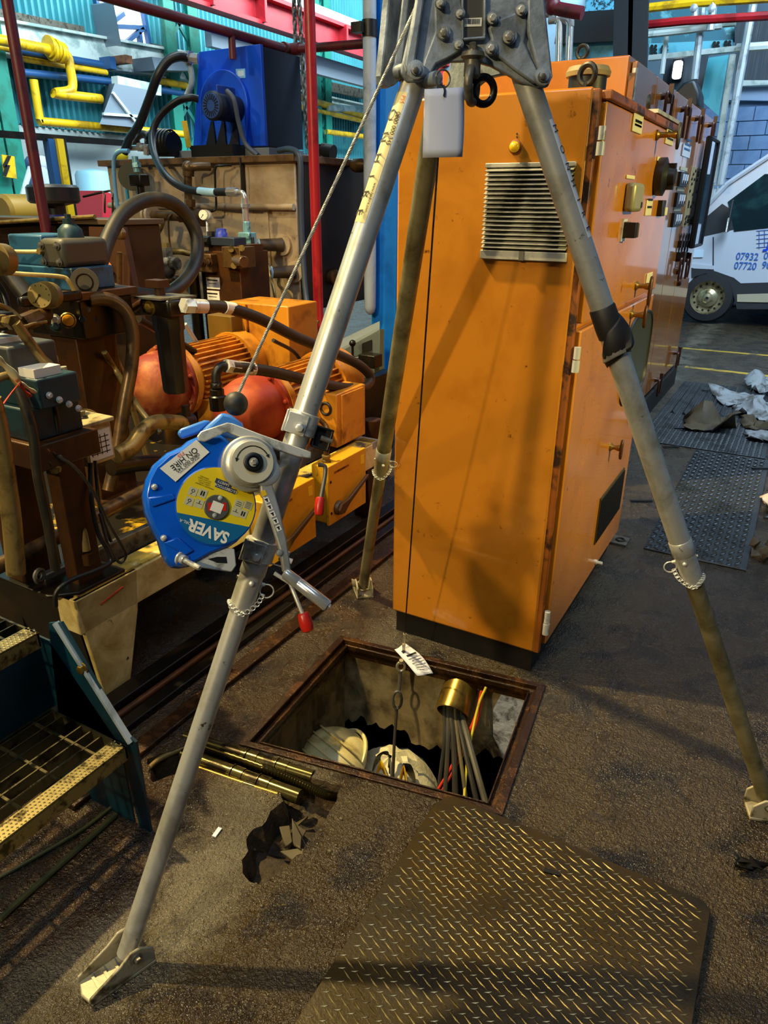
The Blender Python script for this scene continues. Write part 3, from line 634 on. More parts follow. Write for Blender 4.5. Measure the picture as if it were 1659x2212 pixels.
# ================================================================== ORANGE CABINET (near)
CXL, CXR, CY0, CY1, CZ0, CZ1 = -1.197, -.570, 2.188, 3.42, .10, 1.912
c1 = thing('control_cabinet', 'near orange steel control cabinet with grey louvre vent on its end', 'cabinet', (-.88, 2.8, 0))
mb = MB(); mb.box((CXL, CY0, CZ0), (CXR-.03, CY1, CZ1)); obj('body', mb, ORANGE, c1, bevel=.008)
mb = MB(); mb.box((CXL+.01, CY0+.02, 0), (CXR-.04, CY1-.02, CZ0+.01)); obj('plinth', mb, PLINTH, c1)
fx = lambda u, v: ax(u, v, CXR)
def door(name, y0, y1, z0, z1, m=ORANGE): 
    mb = MB(); mb.box((CXR-.028, y0, z0), (CXR, y1, z1)); return obj(name, mb, m, c1, bevel=.006)
zs = fx(1325, 672).z
DU = door('upper_door', CY0+.045, 3.405, zs+.008, CZ1-.03); DL = door('lower_door', CY0+.045, 3.405, CZ0+.02, zs-.012)
mb = MB(); mb.box((CXR-.035, CY0+.003, CZ0), (CXR-.012, CY0+.028, CZ1-.005)); obj('corner_post', mb, EDGE, c1, bevel=.003)
mb = MB(); mb.box((CXR-.02, CY0+.04, CZ1-.03), (CXR+.012, 3.41, CZ1-.005)); obj('rain_strip', mb, EDGE, c1, bevel=.004)
for (u, v0, v1) in ((1302, 272, 336), (1248, 750, 805), (1184, 1322, 1372)):
    a, b = ay(u, v1, CY0+.01), ay(u, v0, CY0+.01); mb = MB(); mb.cyl((CXR+.003, CY0+.012, a.z), (CXR+.003, CY0+.012, (a.z+b.z)/2-.002), .012); mb.cyl((CXR+.003, CY0+.012, (a.z+b.z)/2+.002), (CXR+.003, CY0+.012, b.z), .0105)
    obj('hinge', mb, ZINC, c1)
# louvre vent
ve = [(1053, 352), (1245, 350), (1228, 567), (1040, 557)]; vx0, vx1 = ay(1046, 450, CY0).x, ay(1236, 450, CY0).x; vz0, vz1 = ay(1130, 562, CY0).z, ay(1150, 351, CY0).z
LV = mat('louvre_grey', '#b6b2a4', .4, .3, col2='#8a8676', scale=12)
vt = MB(); fr_ = .012
vt.box((vx0, CY0-.012, vz1-fr_), (vx1, CY0, vz1)); vt.box((vx0, CY0-.014, vz0), (vx1, CY0, vz0+.026)); 
V = obj('vent_frame', vt, LV, c1, bevel=.002)
mb = MB(); mb.box((vx0+.004, CY0-.002, vz0), (vx1-.004, CY0+.002, vz1)); obj('vent_back', mb, BLACK, V)
n = 18
for i in range(n):
    z = vz0+.03+(vz1-fr_-vz0-.03)*i/n; h = (vz1-fr_-vz0-.03)/n
    mb = MB(); mb.prism([(vx0+.003, CY0-.016, z+h*.12), (vx0+.003, CY0-.019, z+h*.30), (vx0+.003, CY0-.001, z+h*.98), (vx0+.003, CY0, z+h*.80)], (vx1-vx0-.006, 0, 0)); obj('slat', mb, LV, V)
mb = MB(); xm = vx0+(vx1-vx0)*.5; mb.box((xm-.008, CY0-.018, vz0), (xm+.008, CY0-.012, vz0+.026)); obj('catch', mb, GREYPL, V)
p = ay(1114, 318, CY0)
o = MB(); o.lathe(p, (0, -1, 0), [(.019, 0), (.019, .006), (.015, .008)], 22); L_ = obj('lamp_bezel', o, EDGE, c1)
o = MB(); o.lathe(p+Vector((0, -.006, 0)), (0, -1, 0), [(.0145, 0), (.0145, .008), (.011, .014), (.004, .017)], 20); obj('indicator_lens', o, LAMPY, L_)
for v in (289, 296):
    q = ay(1117, v, CY0); mb = MB(); mb.cyl(q, q+Vector((0, -.002, 0)), .0025, n=8); obj('screw', mb, BLACK, c1)
# things on the side doors
def splate(name, q, m, par, t=.005, bevel=.002):
    P = [fx(u, v) for u, v in q]; y0 = min(p.y for p in P); y1 = max(p.y for p in P); z0 = min(p.z for p in P[2:]); z1 = max(p.z for p in P[:2])
    z0 = (P[2].z+P[3].z)/2; z1 = (P[0].z+P[1].z)/2
    mb = MB(); mb.box((CXR, y0, z0), (CXR+t, y1, z1)); return obj(name, mb, m, par, bevel=bevel), (y0, y1, z0, z1)
PL = mat('nameplate', '#c9c29a', .45)
def lines(par, y0, y1, zs, h=.006, m=INK, x=CXR+.0062):
    for z in zs:
        mb = MB(); mb.box((x-.001, y0, z-h/2), (x, y1, z+h/2)); obj('print_line', mb, m, par)
P_, d_ = splate('name_plate', [(1368, 243), (1388, 250), (1381, 290), (1364, 284)], PL, DU)
lines(P_, d_[0]+.02, d_[1]-.02, [d_[3]-.02, d_[3]-.032, d_[2]+.03, d_[2]+.02], .005)
P_, d_ = splate('name_plate', [(1440, 274), (1456, 280), (1450, 314), (1435, 312)], PL, DU); lines(P_, d_[0]+.015, d_[1]-.015, [d_[2]+.02+.022*k for k in range(4)], .007)
for q in ([(1353, 377), (1369, 380), (1367, 388), (1351, 386)], [(1419, 338), (1432, 341), (1430, 350), (1418, 348)]): splate('name_plate', q, PL, DU)
P_, d_ = splate('name_plate', [(1396, 432), (1408, 433), (1403, 465), (1392, 467)], PL, DU); lines(P_, d_[0]+.012, d_[1]-.012, [d_[2]+.03, d_[2]+.055], .008)
splate('name_plate', [(1422, 432), (1429, 433), (1424, 466), (1418, 468)], BLACK, DU, .02); splate('name_plate', [(1426, 448), (1430, 448), (1427, 464), (1423, 466)], PL, DU, .024)
# meter housing, knobs
P_, d_ = splate('counter_housing', [(1352, 394), (1372, 396), (1362, 455), (1344, 460)], mat('khaki_housing', '#8a8460', .4, .2), DU, .035, .012)
mb = MB(); mb.box((CXR+.035, d_[1]-.035, d_[2]+.012), (CXR+.037, d_[1]-.015, d_[2]+.03)); obj('window', mb, BLACK, P_)
def shaft_handle(u, v, par, L=.05, w=.085, m=BROWN):
    p = fx(u, v); mb = MB(); mb.lathe(p, (1, 0, 0), [(.018, 0), (.017, .006), (.01, .012), (.009, L-.02), (.013, L-.008), (.013, L)], 16); h = obj('handle_boss', mb, mat('brass_handle', '#8a6a2c', .3, .7), par)
    mb = MB(); q = p+Vector((L, 0, 0)); mb.prism([q+Vector((0, -.012, .02)), q+Vector((0, 0, .04)), q+Vector((0, .012, .02)), q+Vector((0, .012, -w*.6)), q+Vector((0, 0, -w)), q+Vector((0, -.012, -w*.6))], (.012, 0, 0)); obj('lever', mb, m, h, bevel=.004); return h
shaft_handle(1418, 292, DU, .07, .05, BLACK); shaft_handle(1373, 617, DU); shaft_handle(1362, 679, DL, .05, .05); shaft_handle(1318, 965, DL, .04, .05)
P_, d_ = splate('name_plate', [(1397, 590), (1408, 588), (1402, 618), (1393, 620)], PL, DU)
p = fx(1418, 382); mb = MB(); mb.lathe(p, (1, 0, 0), [(.062, 0), (.066, .008), (.066, .03), (.05, .036), (.034, .044), (.03, .066), (.022, .07)], 28); mb.box((p.x+.034, p.y-.012, p.z-.045), (p.x+.066, p.y+.012, p.z+.045)); obj('selector_knob', mb, BLACK, DU)
p = fx(1345, 497); mb = MB(); mb.box((p.x, p.y-.03, p.z-.035), (p.x+.006, p.y+.03, p.z+.035)); k_ = obj('switch_plate', mb, ZINC, DU); mb = MB(); mb.prism([p+Vector((.006, -.022, -.026)), p+Vector((.006, .022, -.026)), p+Vector((.05, .016, -.022)), p+Vector((.05, .012, .022)), p+Vector((.006, .022, .026)), p+Vector((.006, -.022, .026))], (0, .001, .0)); mb.box((p.x+.006, p.y-.02, p.z-.024), (p.x+.045, p.y+.02, p.z+.024)); obj('switch_knob', mb, BLACK, k_, bevel=.005)
# oval window of the lower door, grating, fixings
a = fx(1352, 745); b = fx(1400, 745); zt_, zb_ = fx(1397, 672).z, fx(1372, 850).z
oc = Vector((CXR, (a.y+b.y)/2, (zt_+zb_)/2)); ry, rz = (b.y-a.y)/2, (zt_-zb_)/2
def sup(k, sc=1.0, x=0.0): return [oc+Vector((x, ry*sc*math.copysign(abs(math.cos(t))**.55, math.cos(t)), rz*sc*math.copysign(abs(math.sin(t))**.55, math.sin(t)))) for t in [2*pi*i/k for i in range(k)]]
mb = MB(); mb.tube(sup(40, 1, .002), .008, 6, closed=True); W_ = obj('window_seal', mb, BLACK, DL)
mb = MB(); mb.prism(sup(40, .98, 0), (.004, 0, 0)); obj('window_pane', mb, mat('green_glass', '#2f3320', .25), W_)
q = [fx(1348, 1014), fx(1352, 1022), fx(1332, 1133), fx(1299, 1172), fx(1313, 1052)]
y0, y1, z0, z1 = 2.85, 3.3, fx(1305, 1150).z+.02, fx(1315, 1052).z
mb = MB(); mb.box((CXR, y0, z0), (CXR+.006, y1, z1)); G_ = obj('air_grille', mb, mat('grille_dark', '#3a3014', .6), DL)
for i in range(22):
    for_y = y0+.012+(y1-y0-.024)*i/21; mb = MB(); mb.box((CXR+.006, for_y-.005, z0+.01), (CXR+.010, for_y+.005, z1-.01)); obj('grille_bar', mb, BLACK, G_)
p = fx(1286, 1214); mb = MB(); mb.bolt(p, (1, 0, 0), .008, .03); obj('bolt', mb, ZINC, DL)
p = az(1335, 1170, .0); mb = MB(); mb.box((p.x-.04, p.y-.05, 0), (p.x+.05, p.y+.05, .012)); F_ = obj('floor_bracket', mb, STEEL, c1); mb = MB(); mb.torus(p+Vector((.01, 0, .014)), (0, 0, 1), .02, .006, 14, 6); obj('nut', mb, BLACK, F_)
def eyebolt(p, par, s=1.0, ax_=(1, 0, 0)):
    mb = MB(); mb.lathe(p, (0, 0, 1), [(.022*s, 0), (.022*s, .01*s), (.012*s, .016*s), (.012*s, .03*s)], 14); mb.torus(Vector(p)+Vector((0, 0, .055*s)), ax_, .03*s, .010*s, 20, 8); return obj('lifting_eye', mb, BLACK, par)
p = ay(1266, 190, CY0+.12); eyebolt((p.x, p.y, CZ1), c1, .82, (.3, 1, 0)); p = ax(1436, 245, CXR-.08); eyebolt((CXR-.06, 3.05, CZ1), c1, .8, (1, .2, 0))
q = ay(1268, 186, CY0+.32); o = thing('canister', 'black and yellow canister with tan lid standing on the near cabinet', 'canister', (q.x, q.y, CZ1))
mb = MB(); mb.lathe((q.x, q.y, CZ1), (0, 0, 1), [(.058, 0), (.058, .022)], 24); obj('yellow_band', mb, YPIPE, o)
mb = MB(); mb.lathe((q.x, q.y, CZ1+.022), (0, 0, 1), [(.057, 0), (.057, .045)], 24); obj('drum', mb, BLACK, o)
mb = MB(); mb.lathe((q.x, q.y, CZ1+.067), (0, 0, 1), [(.066, 0), (.068, .012), (.06, .026), (.02, .032)], 24); obj('lid', mb, mat('tan_lid', '#8a7a50', .6), o)
mb = MB(); a, b = ax(1412, 241, CXR-.005), ax(1465, 272, CXR-.005); mb.box((CXR-.03, a.y, CZ1), (CXR+.01, 3.38, CZ1+.012)); obj('gasket_strip', mb, LV, None, label='pale strip lying along the top edge of the near cabinet', cat='strip')
# ================================================================== TALL CABINET ROW (far)
X2, Y2, Y3, Z2 = -.95, 4.17, 7.45, 2.30
c2 = thing('switchgear_cabinet', 'taller orange switchgear cabinet row behind, with twin handles and meters', 'cabinet', (-1.5, 5.8, 0))
mb = MB(); mb.box((-2.0, Y2, .18), (X2-.03, Y3, Z2)); obj('body', mb, ORANGE2, c2, bevel=.008)
mb = MB(); mb.box((-1.95, Y2+.02, 0), (X2+.02, Y3+.02, .18)); obj('plinth', mb, PLINTH, c2)
f2 = lambda u, v: ax(u, v, X2)
ys = [Y2+.05, 4.75, 5.42, 6.0, 6.62, Y3-.02]
drs = []
for i in range(5):
    mb = MB(); mb.box((X2-.028, ys[i]+.004, .2), (X2, ys[i+1]-.004, Z2-.02)); drs.append(obj('door', mb, ORANGE2, c2, bevel=.005))
mb = MB(); mb.box((X2-.02, Y2-.01, Z2-.08), (X2+.008, Y2+.03, .2)); obj('corner_post', mb, EDGE, c2)
p = ay(1370, 182, Y2); mb = MB(); mb.cyl((X2+.002, Y2+.01, p.z-.07), (X2+.002, Y2+.01, p.z+.07), .014); obj('hinge', mb, ZINC, c2)
eyebolt((ay(1257, 124, Y2+.15).x, Y2+.15, Z2), c2, 1.0, (.2, 1, 0))
HND = mat('handle_brown', '#4a2a1c', .4, .2)
def twin(u, v, par, s=1.0):
    p = f2(u, v); mb = MB(); mb.lathe(p, (1, 0, 0), [(.02, 0), (.014, .03), (.018, .05)], 12); h = obj('handle_boss', mb, HND, par)
    for k in (-1, 1):
        mb = MB(); mb.tube(smooth([p+Vector((.04, 0, .0)), p+Vector((.045, k*.07*s, .01)), p+Vector((.045, k*.085*s, -.04*s)), p+Vector((.045, k*.07*s, -.16*s))], 5), .009, 8); obj('lever', mb, HND, h)
    mb = MB(); mb.box((p.x+.035, p.y-.012, p.z-.04), (p.x+.06, p.y+.012, p.z+.06)); obj('latch', mb, HND, h)
for (u, v, i, s) in ((1430, 208, 1, 1.2), (1472, 236, 2, 1.1), (1502, 256, 3, 1.0), (1530, 270, 4, .8), (1462, 560, 2, 1.0), (1476, 562, 3, .9), (1456, 762, 3, .8), (1415, 820, 2, .8)): twin(u, v, drs[i], s)
def pl2(name, q, m, par, t=.006):
    P = [f2(u, v) for u, v in q]; y0 = min(p.y for p in P); y1 = max(p.y for p in P); z1 = (P[0].z+P[1].z)/2; z0 = (P[2].z+P[3].z)/2
    mb = MB(); mb.box((X2, y0, z0), (X2+t, y1, z1)); return obj(name, mb, m, par, bevel=.001), (y0, y1, z0, z1)
P_, d_ = pl2('notice', [(1475, 310), (1492, 316), (1486, 340), (1471, 338)], WHITE, drs[2]); lines(P_, d_[0]+.05, d_[1]-.05, [d_[2]+.05, d_[2]+.08, d_[2]+.11], .012, m=TEAL, x=X2+.0075)
for (v, u) in ((383, 1470), (427, 1463), (470, 1456)):
    P_, d_ = pl2('meter_bank', [(u-4, v-12), (u+12, v-9), (u+7, v+20), (u-9, v+20)], BLACK, drs[2], .02)
    for k in range(3):
        y = d_[0]+(d_[1]-d_[0])*(.3+.27*k); mb = MB(); mb.box((X2+.02, y-.03, d_[2]+.02), (X2+.026, y+.03, d_[3]-.012)); obj('meter_strip', mb, WHITE, P_)
        mb = MB(); mb.cyl((X2+.026, y, d_[2]+.03), (X2+.032, y, d_[2]+.03), .012, n=10); obj('meter_knob', mb, BLACK, P_)
    mb = MB(); mb.box((X2, d_[0]+.03, d_[3]+.012), (X2+.006, d_[1], d_[3]+.035)); obj('meter_label', mb, PL, P_)
P_, d_ = pl2('mimic_panel', [(1493, 360), (1513, 364), (1497, 488), (1474, 488)], mat('mimic_beige', '#a8956a', .4), drs[3])
random.seed(5)
for i in range(46):
    a = random.choice([0, 1, 2, 3]); y = d_[0]+(d_[1]-d_[0])*(.12+.2*a+random.choice([0, .06])); z = d_[2]+(d_[3]-d_[2])*random.choice([.05, .08, .11, .14, .17, .34, .38, .42, .55, .6, .72, .8, .88, .94])
    mb = MB(); mb.cyl((X2+.006, y, z), (X2+.014, y, z), .011, n=8); obj('indicator', mb, BLACK, P_)
for v in (520, 545):
    for k in range(4):
        p = f2(1466+k*6-(v-520)*.12, v); mb = MB(); mb.box((X2, p.y-.025, p.z-.05), (X2+.03, p.y+.025, p.z)); s_ = obj('switch', mb, BLACK, drs[3]); mb = MB(); mb.torus((X2+.01, p.y, p.z+.03), (1, 0, 0), .028, .004, 12, 5); obj('switch_guard', mb, BLACK, s_)
for (u, v) in ((1464, 610), (1462, 585)):
    p = f2(u, v); mb = MB(); mb.lathe(p, (1, 0, 0), [(.03, 0), (.03, .02), (.02, .03)], 12); obj('lock_knob', mb, HND, drs[3])
# swung-out glazed screen on the far end of the row
sc_ = thing('glazed_screen', 'black framed glazed panel reflecting sky at the far cabinet end', 'screen', (X2+.1, 7.2, 1.0))
q = [ax(1527, 300, X2+.06), ax(1543, 296, X2+.06), ax(1513, 534, X2+.06), ax(1494, 528, X2+.06)]
y0, y1 = 6.75, 7.25; z1, z0 = ax(1535, 298, X2+.06).z, ax(1505, 530, X2+.06).z
mb = MB(); mb.tube([Vector((X2+.06, y, z)) for y, z in ((y0, z0), (y1, z0), (y1, z1), (y0, z1))], .025, 6, closed=True); obj('frame', mb, BLACK, sc_)
mb = MB(); mb.box((X2+.045, y0, z0), (X2+.065, y1, z1)); obj('pane', mb, mat('mirror_glass', '#9fb4d0', .05, .9), sc_)
# ================================================================== VAN
VY = 11.8
vp = lambda u, v, d=0.0: ay(u, v, VY+d)
van = thing('van', 'white panel van with grey lower trim parked behind the cabinets', 'van', az(1600, 700))
prof = [(1482, 640), (1478, 575), (1492, 520), (1503, 462), (1575, 390), (1652, 338), (1690, 300), (2000, 290), (2000, 660), (1700, 655), (1588, 632), (1570, 600), (1530, 585), (1500, 600)]
mb = MB(); P = [vp(*k) for k in prof]; mb.prism(P, (0, 1.9, 0)); obj('body', mb, VANW, van, bevel=.03)
mb = MB(); mb.prism([vp(1506, 494, -.01), vp(1524, 470, -.01), vp(1560, 440, -.01), vp(1606, 470, -.01), vp(1590, 494, -.01), vp(1512, 512, -.01)], (0, .02, 0)); obj('quarter_trim', mb, VANG, van)
mb = MB(); mb.prism([vp(1572, 436, -.012), vp(1652, 376, -.012), vp(1800, 372, -.012), vp(1800, 478, -.012), vp(1660, 492, -.012), vp(1586, 500, -.012)], (0, .02, 0)); obj('side_window', mb, GLASS, van)
mb = MB(); mb.tube([vp(1506, 466, -.02), vp(1572, 396, -.02), vp(1652, 343, -.02), vp(1700, 312, -.02)], .035, 6); obj('screen_pillar', mb, VANW, van)
mb = MB(); mb.prism([vp(1514, 458, .25), vp(1576, 398, .25), vp(1650, 346, .25), vp(1650, 342, .25), vp(1574, 390, .25), vp(1508, 456, .25)], (0, 1.4, 0)); obj('windscreen', mb, mat('windscreen', '#1f6a70', .05), van)
mb = MB(); mb.prism([vp(1494, 575, -.015), vp(1545, 586, -.015), vp(1585, 600, -.015), vp(1600, 612, -.015), vp(2000, 600, -.015), vp(2000, 668, -.015), vp(1592, 668, -.015), vp(1580, 620, -.015), vp(1555, 598, -.015), vp(1525, 590, -.015), vp(1494, 600, -.015)], (0, .05, 0)); obj('lower_trim', mb, VANG, van)
mb = MB(); mb.prism([vp(1592, 636, -.03), vp(1800, 630, -.03), vp(1800, 656, -.03), vp(1592, 652, -.03)], (0, .05, 0)); obj('sill', mb, mat('sill_pale', '#a8a088', .5), van)
mb = MB(); mb.prism([vp(1478, 575, -.02), vp(1484, 568, -.02), vp(1542, 574, -.02), vp(1542, 582, -.02), vp(1500, 580, -.02)], (0, .03, 0)); obj('bumper_strip', mb, VANW, van)
mb = MB(); mb.prism([vp(1492, 540, -.02), vp(1520, 540, -.02), vp(1518, 556, -.02), vp(1496, 556, -.02)], (0, .03, 0)); obj('headlamp', mb, mat('lamp_glass', '#bcd4e4', .1), van)
mb = MB(); mb.bar(vp(1541, 512, -.005), vp(1541, 586, -.005), .012, .012); obj('door_seam', mb, VANG, van)
mb = MB(); mb.box(vp(1572, 502, -.25), vp(1583, 432, -.1)); o = obj('wing_mirror', mb, VANG, van, bevel=.02); mb = MB(); mb.box(vp(1566, 502, -.3), vp(1577, 470, -.24)); obj('mirror_cap', mb, CHROME, o, bevel=.02)
for nm, pos in (('wheel', (1528, 643)),):
    w = vp(*pos, -.02); mb = MB(); mb.lathe(w+Vector((0, .22, 0)), (0, -1, 0), [(.24, 0), (.34, .02), (.36, .06), (.36, .18), (.33, .23), (.235, .24), (.23, .10)], 32, cap=False); wo = obj('wheel', mb, TYRE, van)
    mb = MB(); mb.lathe(w+Vector((0, .1, 0)), (0, -1, 0), [(.235, .12), (.225, .10), (.2, .05), (.15, .04), (.13, .09), (.09, .11), (.07, .12), (.06, .14), (.02, .15)], 28, cap=False); obj('rim', mb, mat('rim_steel', '#b0a684', .35, .7, col2='#6a5c3a', scale=10), wo)
    for k in range(14):
        t = 2*pi*k/14; mb = MB(); mb.cyl(w+Vector((.19*math.cos(t), .04, .19*math.sin(t))), w+Vector((.19*math.cos(t), .055, .19*math.sin(t))), .016, n=8); obj('rim_hole', mb, BLACK, wo)
XD = Vector((1, 0, 0)); ZD = Vector((0, 0, 1))
VTX = mat('van_lettering', '#2f5fa8', .4)
a = vp(1590, 554, -.004); b = vp(1590, 578, -.004); hgt = (vp(1590, 543, 0)-vp(1590, 566, 0)).z
for _s, _u, _v in (('07932', 1590, 554), ('03', 1650, 553), ('07720', 1586, 574), ('90', 1646, 573)): text('phone_number', _s, hgt*.95, vp(_u, _v, -.004), XD, ZD, VTX, van, .006, 'LEFT', .86, bold=.014)
lg = MB(); 
for k in range(5): lg.bar(vp(1634, 499+k*9, -.004), vp(1690, 494+k*9, -.004), .006, .012, (0, 1, 0))
lg.bar(vp(1640, 498, -.004), vp(1640, 538, -.004), .006, .012, (0, 1, 0)); lg.bar(vp(1652, 496, -.004), vp(1652, 534, -.004), .006, .02, (0, 1, 0)); obj('ladder_logo', lg, VTX, van)
text('logo_letter', 'J', .34, vp(1664, 514, -.004), XD, ZD, mat('logo_blue', '#0a3fc0', .4), van, .012, 'CENTER')
# intermediate bulk containers behind the van
for i, (u0, u1, y) in enumerate(((1530, 1572, 14.1), (1590, 1680, 14.2))):
    a, b = ay(u0, 470, y), ay(u1, 398, y); o = thing('bulk_container', ('white caged bulk container left of the van windscreen', 'white caged bulk container seen through the van window')[i], 'container', ((a.x+b.x)/2, y, a.z-.5))
    mb = MB(); mb.box((a.x, y, .01), (b.x, y+.5, b.z-.06)); obj('tank', mb, mat('ibc_white', '#c8d4e0', .5), o, bevel=.04)
    for k in range(4):
        x = a.x+(b.x-a.x)*k/3; mb = MB(); mb.box((x-.012, y-.03, .01), (x+.012, y-.01, b.z)); obj('cage_bar', mb, GPIPE, o)
    for k in range(3):
        z = b.z-.3*k; mb = MB(); mb.box((a.x, y-.04, z-.015), (b.x, y-.02, z+.012)); obj('cage_rail', mb, GPIPE, o)
# ================================================================== right-hand floor: chequer plates, sheets, odds and ends
def treads(x0, y0, x1, y1, step, L, w, h, z, ang1, ang2, skip=None):
    mb = MB(); j = 0; y = y0+step/2
    while y < y1-step*.3:
        i = 0; x = x0+step/2
        while x < x1-step*.3:
            a = ang1 if (i+j) % 2 == 0 else ang2
            if not (skip and skip(x, y)):
                d = Vector((math.cos(a), math.sin(a), 0)); n = Vector((-d.y, d.x, 0)); c = Vector((x, y, z)); l = L/2
                mb.add([c-d*l, c+n*w/2, c+d*l, c-n*w/2, c-d*l*.7+Vector((0, 0, h)), c+d*l*.7+Vector((0, 0, h))], [(0, 3, 5, 4), (3, 2, 5), (0, 4, 1), (4, 5, 2, 1)])
            x += step; i += 1
        y += step; j += 1
    return mb
fpl = [((-.45, 3.5), (.03, 5.35), 'bluish chequer plate strip beside the near cabinet'), ((-.86, 5.38), (.0, 7.6), 'chequer plate with raised ribs by the tall cabinet plinth'), ((.06, 4.25), (1.4, 5.1), 'square chequer plate hatch on the right')]
for i, (a, b, lb) in enumerate(fpl):
    o = thing('floor_plate', lb, 'plate', ((a[0]+b[0])/2, (a[1]+b[1])/2, 0)); mb = MB(); mb.box((a[0], a[1], 0), (b[0], b[1], .008)); obj('sheet', mb, PLATEB, o, bevel=.002)
    obj('tread', treads(a[0], a[1], b[0], b[1], .038, .036, .012, .005, .008, .6, -.6 if i != 1 else .6), PLATEB, o, kind='stuff', sm=False)
    if i == 1:
        for k in range(9):
            x = a[0]+.1+k*.09; mb = MB(); mb.prism([(x-.02, a[1]+.9, .008), (x, a[1]+.9, .03), (x+.02, a[1]+.9, .008)], (0, 1.25, 0)); obj('rib', mb, PLATEB, o)
for i, (u, v, w) in enumerate(((1384, 1085, .13), (1449, 968, .12), (1472, 928, .11), (1521, 846, .11), (1656, 1015, .2))):
    p = az(u, v); mb = MB(); d = Vector((.87, .5, 0)) if i < 4 else Vector((.87, .5, 0)); mb.bar(p-d*w/2+Vector((0, 0, .012)), p+d*w/2+Vector((0, 0, .012)), .022, .006); obj('lifting_slot', mb, BLACK, None, label=['dark slot in the strip plate nearest the tripod leg', 'dark slot in the strip plate, middle one', 'dark slot just below the folded card', 'dark slot in the ribbed plate, furthest', 'dark slot in the right hatch plate'][i], cat='slot')
random.seed(11)
def crumple(name, q, m, label, cat, z=.02, amp=.05, n=9, seed=0):
    random.seed(seed); P = [az(*k, .0) for k in q]; rows = []
    for j in range(n):
        row = []
        for i in range(n):
            s, t = i/(n-1), j/(n-1); p = (P[0]*(1-s)+P[1]*s)*(1-t)+(P[3]*(1-s)+P[2]*s)*t
            row.append(p+Vector((random.uniform(-.02, .02), random.uniform(-.02, .02), .012+z*random.random()+amp*max(0, math.sin(s*5+seed)*math.sin(t*4+1+seed)))))
        rows.append(row)
    mb = MB(); mb.grid(rows); o = obj(name, mb, m, None, label=label, cat=cat); md = o.modifiers.new('t', 'SOLIDIFY'); md.thickness = .006; return o
crumple('folded_card', [(1480, 906), (1590, 912), (1586, 940), (1476, 934)], CARD, 'bent brown card lying on the chequer plates', 'card', .02, .16, 8, 3)
crumple('grey_sheet', [(1530, 848), (1650, 862), (1640, 884), (1560, 880)], FABR, 'torn grey sheet at the back, over the ribbed plate', 'sheet', .03, .06, 9, 1)
crumple('grey_sheet', [(1575, 876), (1670, 880), (1670, 925), (1600, 905)], FABR, 'large torn grey sheet at the right edge, middle of the heap', 'sheet', .04, .1, 10, 2)
crumple('grey_sheet', [(1600, 912), (1670, 918), (1670, 945), (1610, 930)], CARD, 'dark torn sheet beneath the large grey sheet', 'sheet', .03, .05, 8, 4)
crumple('grey_sheet', [(1605, 940), (1670, 938), (1670, 962), (1620, 956)], FABR, 'pale sheet scrap in front of the sheet heap', 'sheet', .02, .04, 8, 5)
crumple('grey_sheet', [(1600, 828), (1670, 822), (1670, 860), (1630, 852)], FABR, 'furthest pale sheet of the heap at the right edge', 'sheet', .05, .1, 8, 6)
crumple('dark_rag', [(1620, 1190), (1675, 1180), (1675, 1225), (1625, 1212)], CARD, 'dark oily rag on the floor at right, below the hatch plate', 'rag', .03, .05, 8, 7)
crumple('dark_rag', [(1590, 1868), (1640, 1872), (1650, 1890), (1600, 1884)], DARK, 'black scrap on the floor right of the diamond plate', 'rag', .01, .01, 6, 8)
crumple('white_rag', [(1642, 1078), (1740, 1070), (1760, 1118), (1652, 1110)], mat('rag_white', '#d8c8b8', .8, bump=.4, bscale=20, bdist=.02), 'pale rag bundle at the right edge of the floor', 'rag', .03, .11, 10, 9)
for i, (a, b, w, lb) in enumerate((((1475, 752), (1680, 770), .07, 'nearer faded yellow line painted on the far floor'), ((1480, 792), (1680, 815), .09, 'farther pale worn line painted on the floor'))):
    A, B = az(*a), az(*b); mb = MB(); mb.bar(A+Vector((0, 0, .001)), B+Vector((0, 0, .001)), w, .003); obj('floor_line', mb, mat('line_yellow', '#b8962c', .6, col2='#5a5238', scale=6), None, label=['far yellow line painted on the floor before the van', 'worn pale yellow floor line nearer the chequer plates'][i], cat='line')
# ================================================================== DIAMOND PLATE in the foreground
dx0, dx1, dy0, dy1 = -.632, .108, .30, 1.478
dp_ = thing('diamond_plate', 'oily brown raised tread steel plate lying by the pit', 'plate', (-.26, .9, 0))
mb = MB(); mb.prism([(dx0+.01, dy0, .004), (dx1, dy0, .004), (dx1, dy1-.02, .004), (dx1-.02, dy1, .004), (dx0+.05, dy1, .004), (dx0+.02, dy1-.01, .004), (dx0, dy1-.06, .004)], (0, 0, .022)); obj('sheet', mb, PLATE, dp_, bevel=.002)
e1 = (az(1055, 2095)-az(1020, 2055)).normalized(); e2 = (az(1060, 2120)-az(1020, 2120)).normalized()
mb = MB(); org = Vector((-.26, .9, .026)); PA, PB = .047, .0192; n1 = Vector((-e1.y, e1.x, 0)); s1 = e2.dot(e1)
def tbar(c, d, l, w, h):
    n = Vector((-d.y, d.x, 0)); l /= 2
    for t in (-l, l):
        q = c+d*t
        if not (dx0+.006 < q.x < dx1-.006 and dy0 < q.y < dy1-.008) or (q.x < dx0+.045 and q.y > dy1-.055): return
    mb.add([c-d*l, c+n*w/2, c+d*l, c-n*w/2, c-d*l*.75+ZUP*h, c+d*l*.75+ZUP*h], [(0, 3, 5, 4), (3, 2, 5), (0, 4, 1), (4, 5, 2, 1)])
ZUP = Vector((0, 0, 1))
for i in range(-60, 60):
    for j in range(-40, 40):
        c = org+n1*PB*i+e1*(PA*j+(PA/2 if i % 2 else 0)); tbar(c, e1, .041, .0048, .003); tbar(c+e1*PA/2, e2, .020, .0036, .0018)
